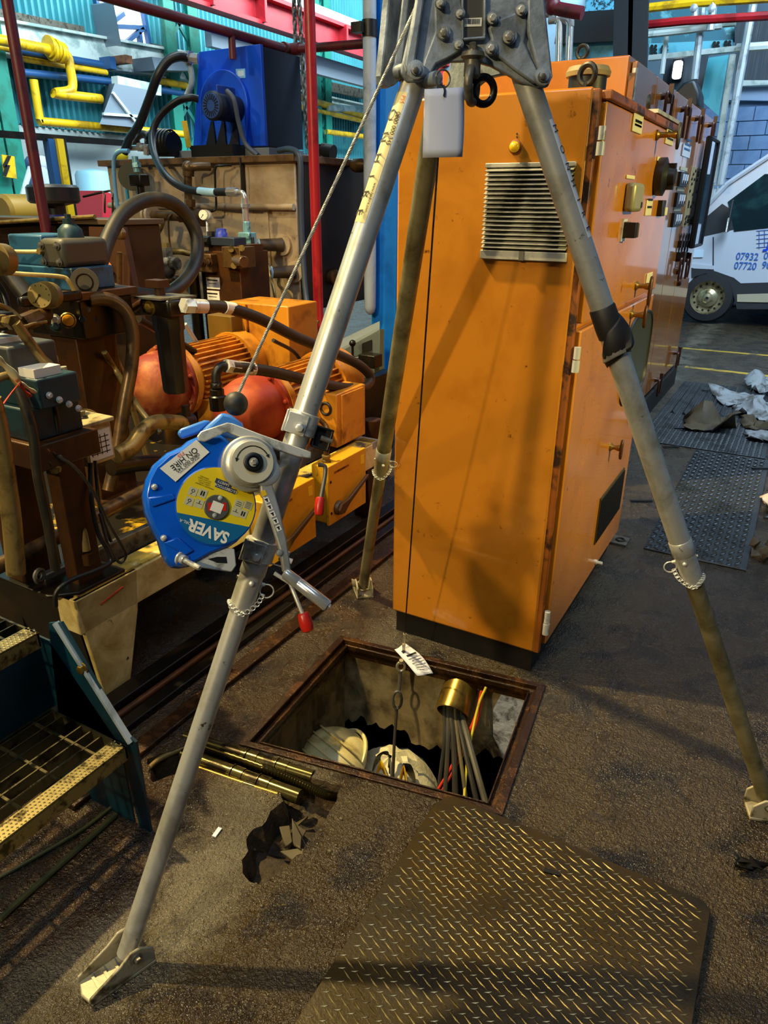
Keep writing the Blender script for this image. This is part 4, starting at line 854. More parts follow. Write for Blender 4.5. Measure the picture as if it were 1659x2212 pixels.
obj('tread', mb, mat('tread_ridge', '#8a7c58', .32, .7, col2='#4c401f', scale=9), dp_, kind='stuff', sm=False)
p = az(1192, 1884, .028); mb = MB(); mb.bar(p-Vector((.02, .004, 0)), p+Vector((.02, .004, 0)), .013, .006); obj('lifting_slot', mb, BLACK, dp_)
# ================================================================== trench: conduits and rubble
def conduit(pts, r, m, label, flex=False, z=-.012, bands=()):
    P = [az(u, v, z) for u, v in pts]; P = smooth(P, 10) if len(P) > 2 else P
    o = thing('conduit', label, 'pipe', P[len(P)//2]); mb = MB()
    if flex:
        T = 0; Q = smooth(P, 3); L = sum((Q[i+1]-Q[i]).length for i in range(len(Q)-1)); n = int(L/.006); R = []; pts_ = []
        seg = 0; acc = 0
        for k in range(n):
            t = k/(n-1)*(len(Q)-1); i = min(int(t), len(Q)-2); pts_.append(Q[i]+(Q[i+1]-Q[i])*(t-i)); R.append(r if k % 2 else r*.8)
        mb.tube(pts_, R, 10); obj('flexible_hose', mb, m, o)
    else:
        mb.tube(P, r, 14); obj('pipe_run', mb, m, o)
    for t in bands:
        i = int(t*(len(P)-1)); f = t*(len(P)-1)-i; p = P[i]+(P[min(i+1, len(P)-1)]-P[i])*f; d = (P[min(i+1, len(P)-1)]-P[max(i-1, 0)] if i else P[1]-P[0]).normalized()
        mb = MB(); mb.cyl(p-d*.018, p+d*.018, r*1.12, n=14); mb.cyl(p-d*.024, p-d*.021, r*1.22, n=14); obj('coupling', mb, CONDUIT, o)
    return o
conduit([(400, 1592), (676, 1678)], .020, CONDUIT, 'oily steel conduit in the trench, furthest from the camera', bands=(.15, .55, .78))
conduit([(400, 1600), (560, 1655), (640, 1688), (700, 1716), (730, 1722)], .015, mat('flex_steel', '#3c3418', .25, .8), 'ribbed flexible conduit between the two steel conduits', True, -.014)
conduit([(395, 1630), (648, 1722)], .023, CONDUIT, 'oily steel conduit in the trench, nearest the camera', bands=(.5, .72))
conduit([(390, 1645), (520, 1690), (600, 1716)], .007, BRASS, 'thin brass pipe along the near trench edge', bands=(.6,), z=-.005)
conduit([(300, 1690), (345, 1640), (440, 1600)], .009, OLIVE, 'short cable bending up at the trench left end', z=-.01)
random.seed(21)
SH = mat('shard_grey', '#4a4028', .6, col2='#261d0c', scale=12)
for i, (q, lb) in enumerate((([(604, 1842), (640, 1868), (690, 1868), (652, 1835)], 'flat grey slate shard at the trench bottom'), ([(604, 1800), (616, 1835), (632, 1830), (626, 1786)], 'curved pale shard standing left in the rubble'), ([(632, 1790), (632, 1828), (650, 1845), (652, 1812)], 'brown curled shard in the middle of the rubble'),
    ([(636, 1782), (666, 1768), (666, 1774), (640, 1790)], 'thin pale shard lying across the rubble top'), ([(636, 1786), (644, 1788), (662, 1806), (654, 1812)], 'small pale sliver right of the curled shard'))):
    P = [az(u, v, -.06) for u, v in q]; P[0].z += .02*(i % 3); P[2].z += .015; mb = MB(); mb.prism(P, (0, 0, .008)); obj('concrete_shard', mb, SH, None, label=lb, cat='shard', bevel=.003)
for i in range(16):
    u, v = random.choice([(random.uniform(670, 750), random.uniform(1765, 1860)), (random.uniform(540, 900), random.uniform(1880, 2010)), (random.uniform(540, 690), random.uniform(1790, 1900))]) 
    p = az(u, v); r = random.uniform(.002, .006)
    zz = -.055 if (535 < u < 690 and v < 1895) else 0
    mb = MB(); mb.sphere(p+Vector((0, 0, zz+r*.5)), (r*1.3, r, r*.7), 6, 4); o = obj('concrete_crumb', mb, SH, None, label='small concrete crumb scattered round the broken trench edge', cat='crumb', group='concrete crumbs round the trench', sm=False)
p = az(469, 1800); mb = MB(); d = (az(474, 1790)-az(460, 1808)); mb.bar(p-d*.5+Vector((0, 0, .003)), p+d*.5+Vector((0, 0, .005)), .012, .003); obj('white_scrap', mb, WHITE, None, label='tiny white scrap on the floor near the front leg', cat='scrap')
# ================================================================== pit contents
a = az(987, 1508, -.11); pd = Vector((.08, -.80, -.42)).normalized()
o = thing('duct_tube', 'short brass coloured tube stub feeding cables into the pit', 'tube', a)
mb = MB(); mb.lathe(a-pd*.05, pd, [(.066, 0), (.066, .115), (.058, .115), (.058, .02)], 28, cap=False); obj('tube', mb, BRASS, o)
CBL = [('#2c2a22', 'black cable'), ('#3c382c', 'grey-black cable'), ('#302c24', 'dark cable'), ('#5a5036', 'olive cable'), ('#26231c', 'thick black cable'), ('#484438', 'grey cable')]
mouth = a+pd*.05
pos = ['leftmost, hanging straight', 'second from the left', 'at the middle of the bundle', 'curving right of the middle', 'towards the right of the bundle', 'rightmost of the bundle']
ends = [(940, 1760), (958, 1764), (985, 1770), (1012, 1765), (1034, 1750), (1052, 1745)]
for i in range(6):
    s = mouth+Vector((-.035+.014*i, .006*(i % 2), .0)); e = ay(*ends[i], 1.76); mid_ = ay((960, 968, 980, 990, 1000, 1012)[i], 1600, 1.92)
    mb = MB(); mb.tube(smooth([s-pd*.06, s, mid_, e], 8), .007+.002*(i % 3), 8); obj('power_cable', mb, mat('cable'+CBL[i][0], CBL[i][0], .35), None, label='dark cable out of the tube stub, '+pos[i], cat='cable')
for i, (q, c, lb) in enumerate((([(1040, 1492, 2.06), (1022, 1560, 2.0), (970, 1665, 1.86), (920, 1745, 1.76)], '#c83214', 'red cable crossing the pit, upper'), ([(1044, 1494, 2.06), (1028, 1565, 2.0), (978, 1668, 1.86), (930, 1748, 1.76)], '#9a2810', 'darker red cable just right of the red one'), ([(1050, 1484, 2.07), (1032, 1530, 2.02), (1010, 1640, 1.9), (1000, 1760, 1.74)], '#c4b020', 'yellow-green earth cable hanging in the pit'))):
    mb = MB(); mb.tube(smooth([ay(*k) for k in q], 7), .005, 8); obj('power_cable', mb, mat('cable'+c, c, .4), None, label=lb, cat='cable')
# person in the pit
def skin(name, J, E, m, parent, sub=2):
    org = worldpos(parent) if parent else Vector((0, 0, 0)); me = bpy.data.meshes.new(name); me.from_pydata([Vector(j[0])-org for j in J], E, [])
    o = bpy.data.objects.new(name, me); COL.objects.link(o); o.parent = parent; me.materials.append(m)
    md = o.modifiers.new('skin', 'SKIN'); md.use_smooth_shade = True; md.branch_smoothing = .3
    sv = me.skin_vertices[0].data
    for i, j in enumerate(J): sv[i].radius = (j[1], j[2] if len(j) > 2 else j[1])
    sv[0].use_root = True
    s = o.modifiers.new('sub', 'SUBSURF'); s.levels = sub; s.render_levels = sub; return o
hc = az(716, 1642, -.36)              # helmet centre
sp = az(850, 1660, -.42)              # top of the back, between the shoulders
pe = thing('person', 'person in white coverall and white helmet bending inside the floor pit', 'person', (sp.x+.02, sp.y-.05, -1.75))
rv = Vector((math.cos(YAW), math.sin(YAW), 0)); fv = Vector((-math.sin(YAW), math.cos(YAW), 0)); ZZ = Vector((0, 0, 1))
def J(o, r=0, f=0, z=0): return Vector(o)+rv*r+fv*f+ZZ*z
hip = J(sp, .10, -.05, -.52)
body = [(hip, .15, .13), (J(sp, .05, -.02, -.28), .15, .12), (J(sp, 0, 0, -.11), .16, .11), (J(sp, -.06, .02, -.06), .075, .075), (J(hc, .10, .0, -.06), .06, .06),
        (J(sp, .02, .17, -.13), .075), (J(sp, -.06, .25, -.38), .058), (J(sp, -.20, .18, -.55), .045), (J(sp, -.25, .14, -.58), .035),
        (J(sp, .03, -.16, -.13), .075), (J(sp, -.02, -.24, -.38), .058), (J(sp, -.18, -.16, -.55), .045), (J(sp, -.24, -.12, -.58), .035),
        (J(hip, 0, .10, -.10), .10), (J(hip, -.10, .14, -.40), .075), (J(hip, -.02, .14, -.66), .055), (J(hip, -.02, -.10, -.66), .055), (J(hip, -.10, -.12, -.40), .075), (J(hip, 0, -.10, -.10), .10)]
E_ = [(0, 1), (1, 2), (2, 3), (3, 4), (2, 5), (5, 6), (6, 7), (7, 8), (2, 9), (9, 10), (10, 11), (11, 12), (0, 13), (13, 14), (14, 15), (0, 18), (18, 17), (17, 16)]
skin('body', body, E_, SUIT, pe)
for s in (1, -1):
    w = body[8 if s > 0 else 12][0]; dirv = (w-body[7 if s > 0 else 11][0]).normalized(); sd = dirv.cross(ZZ).normalized()
    hj = [(w, .03), (w+dirv*.05, .032)]; he = [(0, 1)]
    for k in range(4):
        b0 = w+dirv*.08+sd*(.03-.02*k); hj += [(b0, .010), (b0+dirv*(.035+.006*(k in (1, 2)))+ZZ*-.012, .0095), (b0+dirv*.055+ZZ*-.035, .008)]; n_ = len(hj); he += [(1, n_-3), (n_-3, n_-2), (n_-2, n_-1)]
    b0 = w+dirv*.03+sd*.035*s; hj += [(b0, .011), (b0+dirv*.03+sd*.02*s, .009)]; n_ = len(hj); he += [(0, n_-2), (n_-2, n_-1)]
    skin('gloved_hand', hj, he, BLACK, pe, 1)
    ft = body[15 if s > 0 else 16][0]; mb = MB(); mb.sphere(J(ft, -.06, 0, -.03), (.14, .05, .05), 14, 8, (rv, fv, ZZ)); obj('boot', mb, BLACK, pe)
hd = (hc-J(sp, -.05, 0, -.05)).normalized(); hup = Vector(hd); hup = (hup+ZZ*.55).normalized(); hs = (Vector(ray(726, 1645)).normalized()).cross(hup).normalized(); hf = hup.cross(hs).normalized()
mb = MB(); mb.sphere(hc-hup*.07, (.075, .095, .11), 20, 14, (hs, hf, hup)); mb.sphere(hc-hup*.09+hf*.1, (.012, .022, .02), 8, 6, (hs, hf, hup))
for s in (1, -1): mb.sphere(hc-hup*.085+hs*.08*s, (.012, .022, .032), 8, 6, (hs, hf, hup)); mb.sphere(hc-hup*.07+hf*.088+hs*.03*s, (.013, .01, .01), 8, 6, (hs, hf, hup))
mb.sphere(hc-hup*.135+hf*.088, (.026, .01, .007), 8, 6, (hs, hf, hup)); obj('head', mb, mat('skin', '#a8785a', .6), pe)
mb = MB(); rows = []
for j in range(13):
    ph = (pi/2)*j/12*1.06; row = []
    for i in range(37):
        t = 2*pi*i/36; q = math.sin(ph); rid = 1+.018*(1 if abs((t % (pi/5))-.0) < .18 else 0)*q
        row.append(hc-hup*.03+hs*.136*q*math.cos(t)*rid+hf*.160*q*math.sin(t)*rid+hup*.148*math.cos(ph)*rid)
    rows.append(row)
mb.grid(rows); hm = obj('helmet', mb, HELM, pe)
for k in (-2, -1, 0, 1, 2):
    mb = MB(); P = [hc-hup*.03+hs*(.136*math.sin(k*.28)*1.0)+(hf*.162*math.cos(t)*math.cos(k*.22)+hup*.151*math.sin(t)*math.cos(k*.2)) for t in [pi*(.08+.84*i/20) for i in range(21)]]; mb.tube(P, .004, 6); obj('ridge', mb, HELM, hm)
mb = MB(); mb.torus(hc-hup*.028, hup, .150, .008, 36, 6, sx=1.0, u=hf); obj('brim', mb, HELM, hm)
mb = MB(); P = [J(sp, -.07, .15, -.10), J(sp, -.10, .06, .03), J(sp, -.06, -.07, .02), J(sp, .0, -.17, -.10)]
# crumpled hood fabric over the shoulders
random.seed(9); rows = []
for j in range(10):
    row = []
    for i in range(24):
        t = 2*pi*i/24; k = j/9; rr = .008+.2*k; row.append(J(sp, -.015+rr*.95*math.cos(t), rr*1.15*math.sin(t), .06-.17*k**1.6+random.uniform(-.012, .012)*(1 if j else 0)))
    rows.append(row)
mb = MB(); mb.grid([r+[r[0]] for r in rows]); hood = obj('crumpled_hood', mb, SUIT, pe)
for k, (pts, w) in enumerate((([(800, 1690), (812, 1640), (838, 1628), (840, 1660)], .034), ([(806, 1700), (818, 1655), (826, 1650), (836, 1680)], .044), ([(870, 1655), (888, 1660), (896, 1690), (884, 1720)], .03), ([(862, 1690), (872, 1660), (880, 1700), (880, 1740)], .026))):
    C_ = [az(u, v, -.36) for u, v in pts]; C_ = smooth(C_, 6); rows = [[p-fv*w/2-ZZ*.01 for p in C_], [p+ZZ*.012 for p in C_], [p+fv*w/2-ZZ*.01 for p in C_]]; mb = MB(); mb.grid(rows)
    o = obj('harness_strap', mb, (BLACK, STRAPY, BLACK, STRAPY)[k], pe); md = o.modifiers.new('s', 'SOLIDIFY'); md.thickness = .004
mb = MB(); q = az(822, 1680, -.35); mb.tube([q, q+rv*.02+ZZ*.005, q+rv*.03-fv*.015], .006, 6); obj('red_buckle', mb, RED, pe, label='small red harness buckle')
# ================================================================== RESCUE TRIPOD
tcen = Vector((-.74, 1.61, 0))
tri = thing('rescue_tripod', 'tall aluminium confined-space tripod standing astride the floor pit', 'tripod', tcen)
LEG = {'A': (az(891, 190, 1.838), az(277, 2050, .05)), 'B': (az(1142, 190, 1.842), az(1655, 1727, .05)), 'C': (ay(940, 246, 1.76), az(785, 1262, .05))}
SPL = {'A': .545, 'B': .585, 'C': .60}
def lp(k, t): a, b = LEG[k]; return a+(b-a)*t
for k in 'ABC':
    a, b = LEG[k]; d = (b-a).normalized(); s = SPL[k]; out = Vector((b.x-a.x, b.y-a.y, 0)).normalized(); tan = Vector((-out.y, out.x, 0)); vw = (Vector(CAM)-lp(k, s)).normalized(); sd = d.cross(vw).normalized(); sd = sd if (sd.dot(Vector((math.cos(YAW), math.sin(YAW), 0))) > 0) == (k != 'B') else -sd; vw = sd.cross(d)*-1 if sd.cross(d).dot(vw) < 0 else sd.cross(d)
    mb = MB(); mb.cyl(a-d*.03, lp(k, s+.035), .0265, n=28); up = obj('upper_leg', mb, ALUD if k == 'C' else ALU, tri)
    mb = MB(); mb.cyl(lp(k, s-.03), b+d*.012, .0222, n=28); lo_ = obj('lower_leg', mb, ALU if k == 'A' else ALUD, tri)
    mb = MB(); mb.lathe(lp(k, s-.028), d, [(.027, 0), (.0285, .002), (.0285, .04), (.027, .042)], 28); obj('collar', mb, ALU, up)
    mb = MB(); c = lp(k, s); mb.cyl(c-sd*.03, c+sd*.034, .004, n=10); mb.sphere(c+vw*.027+sd*.006, .006, 10, 6); pin = obj('locking_pin', mb, ZINC, up)
    mb = MB(); mb.torus(c+sd*.042-d*-.012, vw, .015, .0016, 20, 6); obj('split_ring', mb, ZINC, pin)
    mb = MB(); P = smooth([c+sd*.036+d*.02, c+sd*.03+d*.045+vw*.015, c+sd*.005+d*.07+vw*.03, c-sd*.02+d*.06+vw*.022, c-sd*.028+d*.058], 6)
    for i in range(0, len(P)-1): mb.torus((P[i]+P[i+1])/2, vw if i % 2 else d, .005, .0011, 8, 4)
    obj('keeper_chain', mb, ZINC, pin)
    # foot shoe
    ft = thing_p = bpy.data.objects.new('foot', None); COL.objects.link(ft); ft.parent = tri; ft.location = Vector((b.x, b.y, 0))-tcen
    bx = Vector((b.x, b.y, 0)); L0, L1 = -.045, .115
    mb = MB(); mb.prism([bx+out*L0-tan*.038, bx+out*L0+tan*.038, bx+out*(L1-.01)+tan*.036, bx+out*L1, bx+out*(L1-.01)-tan*.036], (0, 0, .011)); obj('sole', mb, FOOTM, ft, bevel=.003)
    for sg in (1, -1):
        o_ = bx+tan*.030*sg; mb = MB(); mb.prism([o_+out*L0+ZZ*.01, o_+out*L1*.96+ZZ*.01, o_+out*L1*.93+ZZ*.026, o_+out*.035+ZZ*.058, o_+out*.008+ZZ*.078, o_+out*-.016+ZZ*.076, o_+out*L0+ZZ*.05], tan*.007*sg); obj('cheek', mb, FOOTM, ft, bevel=.003)
        mb = MB(); mb.bolt(o_+tan*.007*sg+ZZ*.055-out*.004, tan*sg, .008, .012); obj('pivot_bolt', mb, STEEL, ft)
    for q in (.03, .055, .08):
        mb = MB(); mb.box((0, 0, 0), (.001, .001, .001)); mb = MB(); mb.bar(bx+out*q-tan*.028+ZZ*.0125, bx+out*q+tan*.028+ZZ*.0125, .006, .004); obj('grip_rib', mb, FOOTM, ft)
# duct tape wrap on the right leg
d = (LEG['B'][1]-LEG['B'][0]).normalized(); t0 = .243; c = lp('B', t0); vw = (Vector(CAM)-c).normalized(); sd = d.cross(vw).normalized(); vw = sd.cross(d); vw = vw if vw.dot(Vector(CAM)-c) > 0 else -vw
mb = MB(); mb.lathe(c, d, [(.0275, 0), (.0295, .003), (.030, .05), (.029, .07)], 24)
wrapped = obj('tape_wrap', mb, TAPE, tri)
mb = MB(); rows = []
for i in range(12):
    t = i/11; cc = c+d*(.035+.085*t); a0 = -1.1+1.2*t; row = []
    for j in range(11):
        a = a0+(j/10-.5)*2.9; rr = .031+.006*math.sin(t*3.1)+(.012*t if j < 3 else 0); row.append(cc+(sd*math.sin(a)+vw*math.cos(a))*rr+d*.018*(j/10-.5)*2)
    rows.append(row)
mb.grid(rows); o = obj('loose_tape', mb, TAPE, wrapped); md = o.modifiers.new('s', 'SOLIDIFY'); md.thickness = .002
mb = MB(); rows = []
for i in range(8):
    t = i/7; row = []
    for j in range(9):
        a = 2.6-.2*t-(j/8)*3.6; row.append(c+d*(.095+.022*t+.006*math.sin(j*.8))+(sd*math.sin(a)+vw*math.cos(a))*(.0305+.004*math.sin(j/8*pi)+.003*t))
    rows.append(row)
mb.grid(rows); o = obj('loose_tape', mb, mat('tape_inner', '#6a655c', .5), wrapped); md = o.modifiers.new('s', 'SOLIDIFY'); md.thickness = .002
# ---- cast head
hA, hB = LEG['A'][0], LEG['B'][0]; e1 = (hB-hA); e1.z = 0; e1.normalize(); nf = e1.cross(ZZ); nf = nf if nf.dot(Vector(CAM)-hA) > 0 else -nf
fp0 = (hA+hB)/2+nf*.030
hp = lambda u, v, dd=0.0: ap(u, v, fp0+nf*dd, nf)
head = bpy.data.objects.new('head', None); COL.objects.link(head); head.parent = tri; head.location = Vector((tcen.x, tcen.y, 1.9))-tcen
out_ = [(905, -70), (1160, -70), (1172, 0), (1183, 95), (1193, 168), (1184, 188), (1160, 190), (1125, 178), (1095, 160), (1062, 143), (1035, 135), (1003, 133), (975, 134), (950, 146), (935, 166), (905, 178), (878, 176), (866, 158), (868, 140), (884, 70), (898, 0)]
cen2 = Vector(((hA.x+hB.x+LEG['C'][0].x)/3, (hA.y+hB.y+LEG['C'][0].y)/3, 0))
def rot3(p, k): q = Vector((p.x-cen2.x, p.y-cen2.y, p.z)); return Matrix.Rotation(2*pi*k/3, 3, 'Z')@q+cen2
for k in range(3):
    mb = MB(); mb.prism([rot3(hp(u, v), k) for u, v in out_], Matrix.Rotation(2*pi*k/3, 3, 'Z')@(-nf*.016)); pl = obj('head_plate', mb, CAST, head, bevel=.003)
    if k == 0: face = pl
zt = hp(1030, -70).z
mb = MB(); mb.lathe((cen2.x, cen2.y, zt-.02), (0, 0, 1), [(.10, 0), (.11, .01), (.10, .05), (.05, .06)], 6); obj('head_cap', mb, CAST, head, bevel=.004)
# raised ribs and pads on the front plate
def raised(name, q, t, m=CAST, bv=.004, base=0.0):
    mb = MB(); mb.prism([hp(u, v, base) for u, v in q], nf*t); return obj(name, mb, m, face, bevel=bv)
raised('raised_pad', [(1064, 52), (1078, 42), (1118, 26), (1135, 30), (1136, 60), (1130, 92), (1146, 130), (1172, 178), (1150, 182), (1105, 150), (1078, 128), (1052, 112), (1060, 90), (1052, 62)], .010)
raised('side_arm', [(1134, -60), (1168, -60), (1172, 5), (1190, 172), (1166, 176), (1150, 125), (1136, 70)], .016)
raised('raised_pad', [(935, -40), (985, -40), (1000, 25), (998, 110), (968, 128), (942, 140), (925, 165), (905, 170), (915, 130), (938, 70)], .008)
raised('side_arm', [(905, -60), (925, -60), (915, 0), (893, 150), (876, 160), (872, 140), (888, 60)], .018)
raised('rib_left', [(994, -70), (1000, -70), (1001, 88), (995, 90)], .012); raised('rib_right', [(1042, -70), (1049, -70), (1048, 80), (1042, 86)], .012); raised('rib_bottom', [(995, 84), (1048, 80), (1046, 87), (1000, 91)], .012)
raised('label_recess', [(1000, -70), (1042, -70), (1042, 80), (1001, 86)], .003, GREYPL, 0)
LB = raised('barcode_label', [(1003, 40), (1041, 38), (1040, 57), (1003, 58)], .0012, PAPER, 0, .003)
random.seed(2); u = 1004.5
while u < 1037:
    w = random.choice((.8, 1.2, 1.8)); raised('barcode_bar', [(u, 41), (u+w, 41), (u+w, 52), (u, 52)], .0004, INK, 0, .0043); u += w+random.choice((.8, 1.2))
for (u, v, r, h) in ((950, 8, .008, .02), (957, 71, .011, .016), (993, 30, .008, .012), (990, 97, .008, .012), (1063, 40, .010, .014), (1125, 22, .010, .016), (1060, 105, .010, .014), (1098, 80, .012, .022)):
    mb = MB(); mb.lathe(hp(u, v, .006), nf, [(r*1.25, 0), (r*1.2, h*.6)], 18); b_ = obj('boss', mb, CAST, face); mb = MB(); mb.bolt(hp(u, v, .006+h*.6), nf, r*.62, .009); obj('bolt', mb, ZINC, b_)
for (u, v) in ((897, 152), (1171, 166)):
    mb = MB(); mb.lathe(hp(u, v, .012), nf, [(.017, 0), (.0165, .012), (.010, .013), (.010, .017), (.004, .018)], 22); b_ = obj('hinge_boss', mb, CAST, face)
    mb = MB(); mb.bolt(hp(u, v, .026), nf, .006, .008); obj('bolt', mb, STEEL, b_)
mb = MB(); mb.cyl(hp(855, 155, -.03), hp(905, 150, -.0), .014, n=18); obj('hinge_barrel', mb, CAST, head)
mb = MB(); mb.prism([hp(u, v, -.05) for u, v in ((876, -60), (888, -60), (868, 140), (880, 172), (862, 178), (848, 165), (850, 140))], nf*.012); obj('side_flange', mb, CAST, head, bevel=.003)
mb = MB(); mb.cyl(hp(915, 176, -.02), hp(945, 168, .02), .013, n=18); obj('spring_plunger', mb, CAST, head)
# eye bolt and shackle rings
p = hp(1021, 128, .012); mb = MB(); mb.lathe(p+ZZ*.012, (0, 0, -1), [(.022, 0), (.024, .008), (.016, .014), (.017, .04), (.012, .046)], 20); mb.bolt(p+ZZ*.012, (0, 0, 1), .008, .016); eb = obj('eye_bolt', mb, STEEL, head)
mb = MB(); mb.torus(hp(1020, 184, .012), e1*.9+nf*.45, .030, .009, 26, 10, sx=1.0); obj('shackle', mb, STEEL, eb)
mb = MB(); mb.torus(hp(1044, 196, -.004), nf*1+e1*.25, .024, .0075, 26, 10); obj('shackle', mb, mat('dark_shackle', '#1c1c1e', .4, .7), eb)
# leg stickers
def sticker(k, t0, t1, a0, a1, m, r=.0272, par=None, name='sticker'):
    a, b = LEG[k]; d = (b-a).normalized(); vw = (Vector(CAM)-lp(k, (t0+t1)/2)).normalized(); sd = d.cross(vw).normalized(); vw = sd.cross(d); vw = vw if vw.dot(Vector(CAM)-a) > 0 else -vw
    rows = [[lp(k, t0+(t1-t0)*i/6)+(sd*math.sin(a0+(a1-a0)*j/6)+vw*math.cos(a0+(a1-a0)*j/6))*r for j in range(7)] for i in range(7)]
    mb = MB(); mb.grid(rows); return obj(name, mb, m, par), d, sd, vw
def curve_text(k, t, ang, s, size, m, par, flip=1, r=.0276):
    a, b = LEG[k]; d = (b-a).normalized(); vw = (Vector(CAM)-lp(k, t)).normalized(); sd = d.cross(vw).normalized(); vw = sd.cross(d); vw = vw if vw.dot(Vector(CAM)-a) > 0 else -vw
    rad = sd*math.sin(ang)+vw*math.cos(ang); yd = rad.cross(d)
    return text('lettering', s, size, lp(k, t)+rad*r, d*flip, yd*flip, m, par)
legs = [o for o in tri.children if o.name.startswith('upper_leg')]
lA, lB = legs[0], legs[1]
sgn = -1 if (lambda s: s)(Vector((1, 0, 0)).dot((LEG['A'][1]-LEG['A'][0]).cross(Vector(CAM)-lp('A', .1)))) > 0 else 1
sgn = -sgn
st, d, sd, vw = sticker('A', .012, .148, sgn*-.2, sgn*-1.35, mat('sticker_cream', '#d8c88c', .4), par=lA)
for i, (t, s, z) in enumerate(((.036, 'O', .032), (.059, 'N', .03), (.081, 'H', .03), (.100, 'I', .03), (.119, 'R', .03), (.138, 'E', .03))): curve_text('A', t, sgn*-1.0, s, z, INK, st)
curve_text('A', .05, sgn*-.42, '0800 000 345', .0125, INK, st); curve_text('A', .085, sgn*-.42, '0800 000', .011, INK, st) if False else None
curve_text('A', .098, sgn*-.42, '000 345', .0125, INK, st) if False else None
curve_text('A', .118, sgn*-.42, 'www.ess-safeforce.com', .0085, INK, st) if False else curve_text('A', .122, sgn*-.42, 'www.fss-hire.com', .0085, INK, st)
curve_text('A', .020, sgn*-.45, 'FSS', .012, REDINK, st)
stB, *_ = sticker('B', .038, .165, sgn*1.25, sgn*.72, mat('sticker_white', '#c8ccd4', .4), par=lB)
for t, s in ((.048, 'M'), (.07, 'O'), (.088, 'N'), (.106, 'H'), (.124, 'I'), (.14, 'R'), (.156, 'E')): curve_text('B', t, sgn*1.06, s, .022, INK, stB)
# blank tag hanging from a split ring
tg = thing('hanging_tag', 'blank white card tag hanging from a ring under the tripod head', 'tag', hp(957, 190, .03))
cu = [(917, 193), (1001, 188), (998, 342), (913, 340)]; rows = []
for j in range(9):
    t = j/8; row = []
    for i in range(7):
        s = i/6; u = (917-4*t)*(1-s)+(1001-3*t+3*math.sin(t*3))*s; v = 193-5*s+(148+3*s)*t; row.append(hp(u, v, .02+.006*math.sin(s*pi)+.008*t*s))
    rows.append(row)
mb = MB(); mb.grid(rows); o = obj('card', mb, mat('tag_white', '#c6cbe0', .7), tg); md = o.modifiers.new('s', 'SOLIDIFY'); md.thickness = .0012
mb = MB(); mb.torus(hp(957, 170, .024), nf+e1*.3, .0155, .0018, 22, 6); obj('split_ring', mb, STEEL, tg)
mb = MB(); mb.tube(smooth([hp(958, 184, .026), hp(961, 196, .029), hp(959, 208, .030)], 4), .0022, 6); obj('tie', mb, BLACK, tg)
# ================================================================== WINCH (retrieval fall arrester) on the front leg
_rw = Vector(ray(465, 1092)); Pw = Vector(CAM)+_rw*1.40
nw = (-_rw.normalized()+rv*.16+ZZ*.04).normalized()
wp = lambda u, v, d=0.0: ap(u, v, Pw+nw*d, nw)
ws = lambda u, v, d=0.0: ap(u, v, Pw, nw)+nw*d      # flat layout on the face plane, then moved straight out along its normal
wr = (ws(500, 1092)-ws(465, 1092)).normalized(); wu = nw.cross(wr)
px = (ws(565, 1092)-ws(465, 1092)).length/100
win_ = thing('retrieval_winch', 'blue rescue winch with yellow face label clamped to the front tripod leg', 'winch', ws(450, 1100, -.05))
hull = [(393, 962), (407, 950), (430, 940), (453, 934), (478, 934), (500, 950), (515, 975), (528, 1002), (541, 1030), (550, 1055), (555, 1087), (552, 1119), (534, 1152), (515, 1172), (497, 1184), (472, 1194), (456, 1200), (432, 1214), (410, 1226), (388, 1230), (370, 1228), (358, 1214), (351, 1198), (343, 1170), (328, 1142), (314, 1106), (309, 1068), (316, 1034), (331, 1003), (361, 976)]
def shell(q, d0, d1, shr): 
    c = sum((ws(*k) for k in q), Vector())/len(q); return [c+(ws(u, v)-c)*shr+nw*d0 for u, v in q]
mb = MB(); n = len(hull); L_ = []
for d0, sh in ((-.092, .86), (-.080, .97), (-.06, 1.0), (-.025, 1.0), (-.008, .975), (0, .93)): L_ += shell(hull, d0, 0, sh)
mb.add(L_, [tuple(range(n))[::-1], tuple(range(5*n, 6*n))]+[(k*n+i, k*n+(i+1) % n, (k+1)*n+(i+1) % n, (k+1)*n+i) for k in range(5) for i in range(n)])
hs_ = obj('housing', mb, BLUE, win_, bevel=.002)
for (u, v) in ((333, 1052), (353, 1162)):
    mb = MB(); mb.cyl(ws(u, v, -.02), ws(u, v, .004), .006, n=12); s_ = obj('screw_pocket', mb, BLUE, hs_); mb = MB(); mb.bolt(ws(u, v, .004), nw, .004, .005); obj('screw', mb, ZINC, s_)
for q in ([(318, 1075), (372, 1066), (382, 1078), (330, 1096)], [(352, 1172), (384, 1160), (420, 1190), (400, 1200)]):
    mb = MB(); mb.prism([ws(u, v, -.006) for u, v in q], nw*.010); obj('housing_rib', mb, BLUE, hs_, bevel=.003)
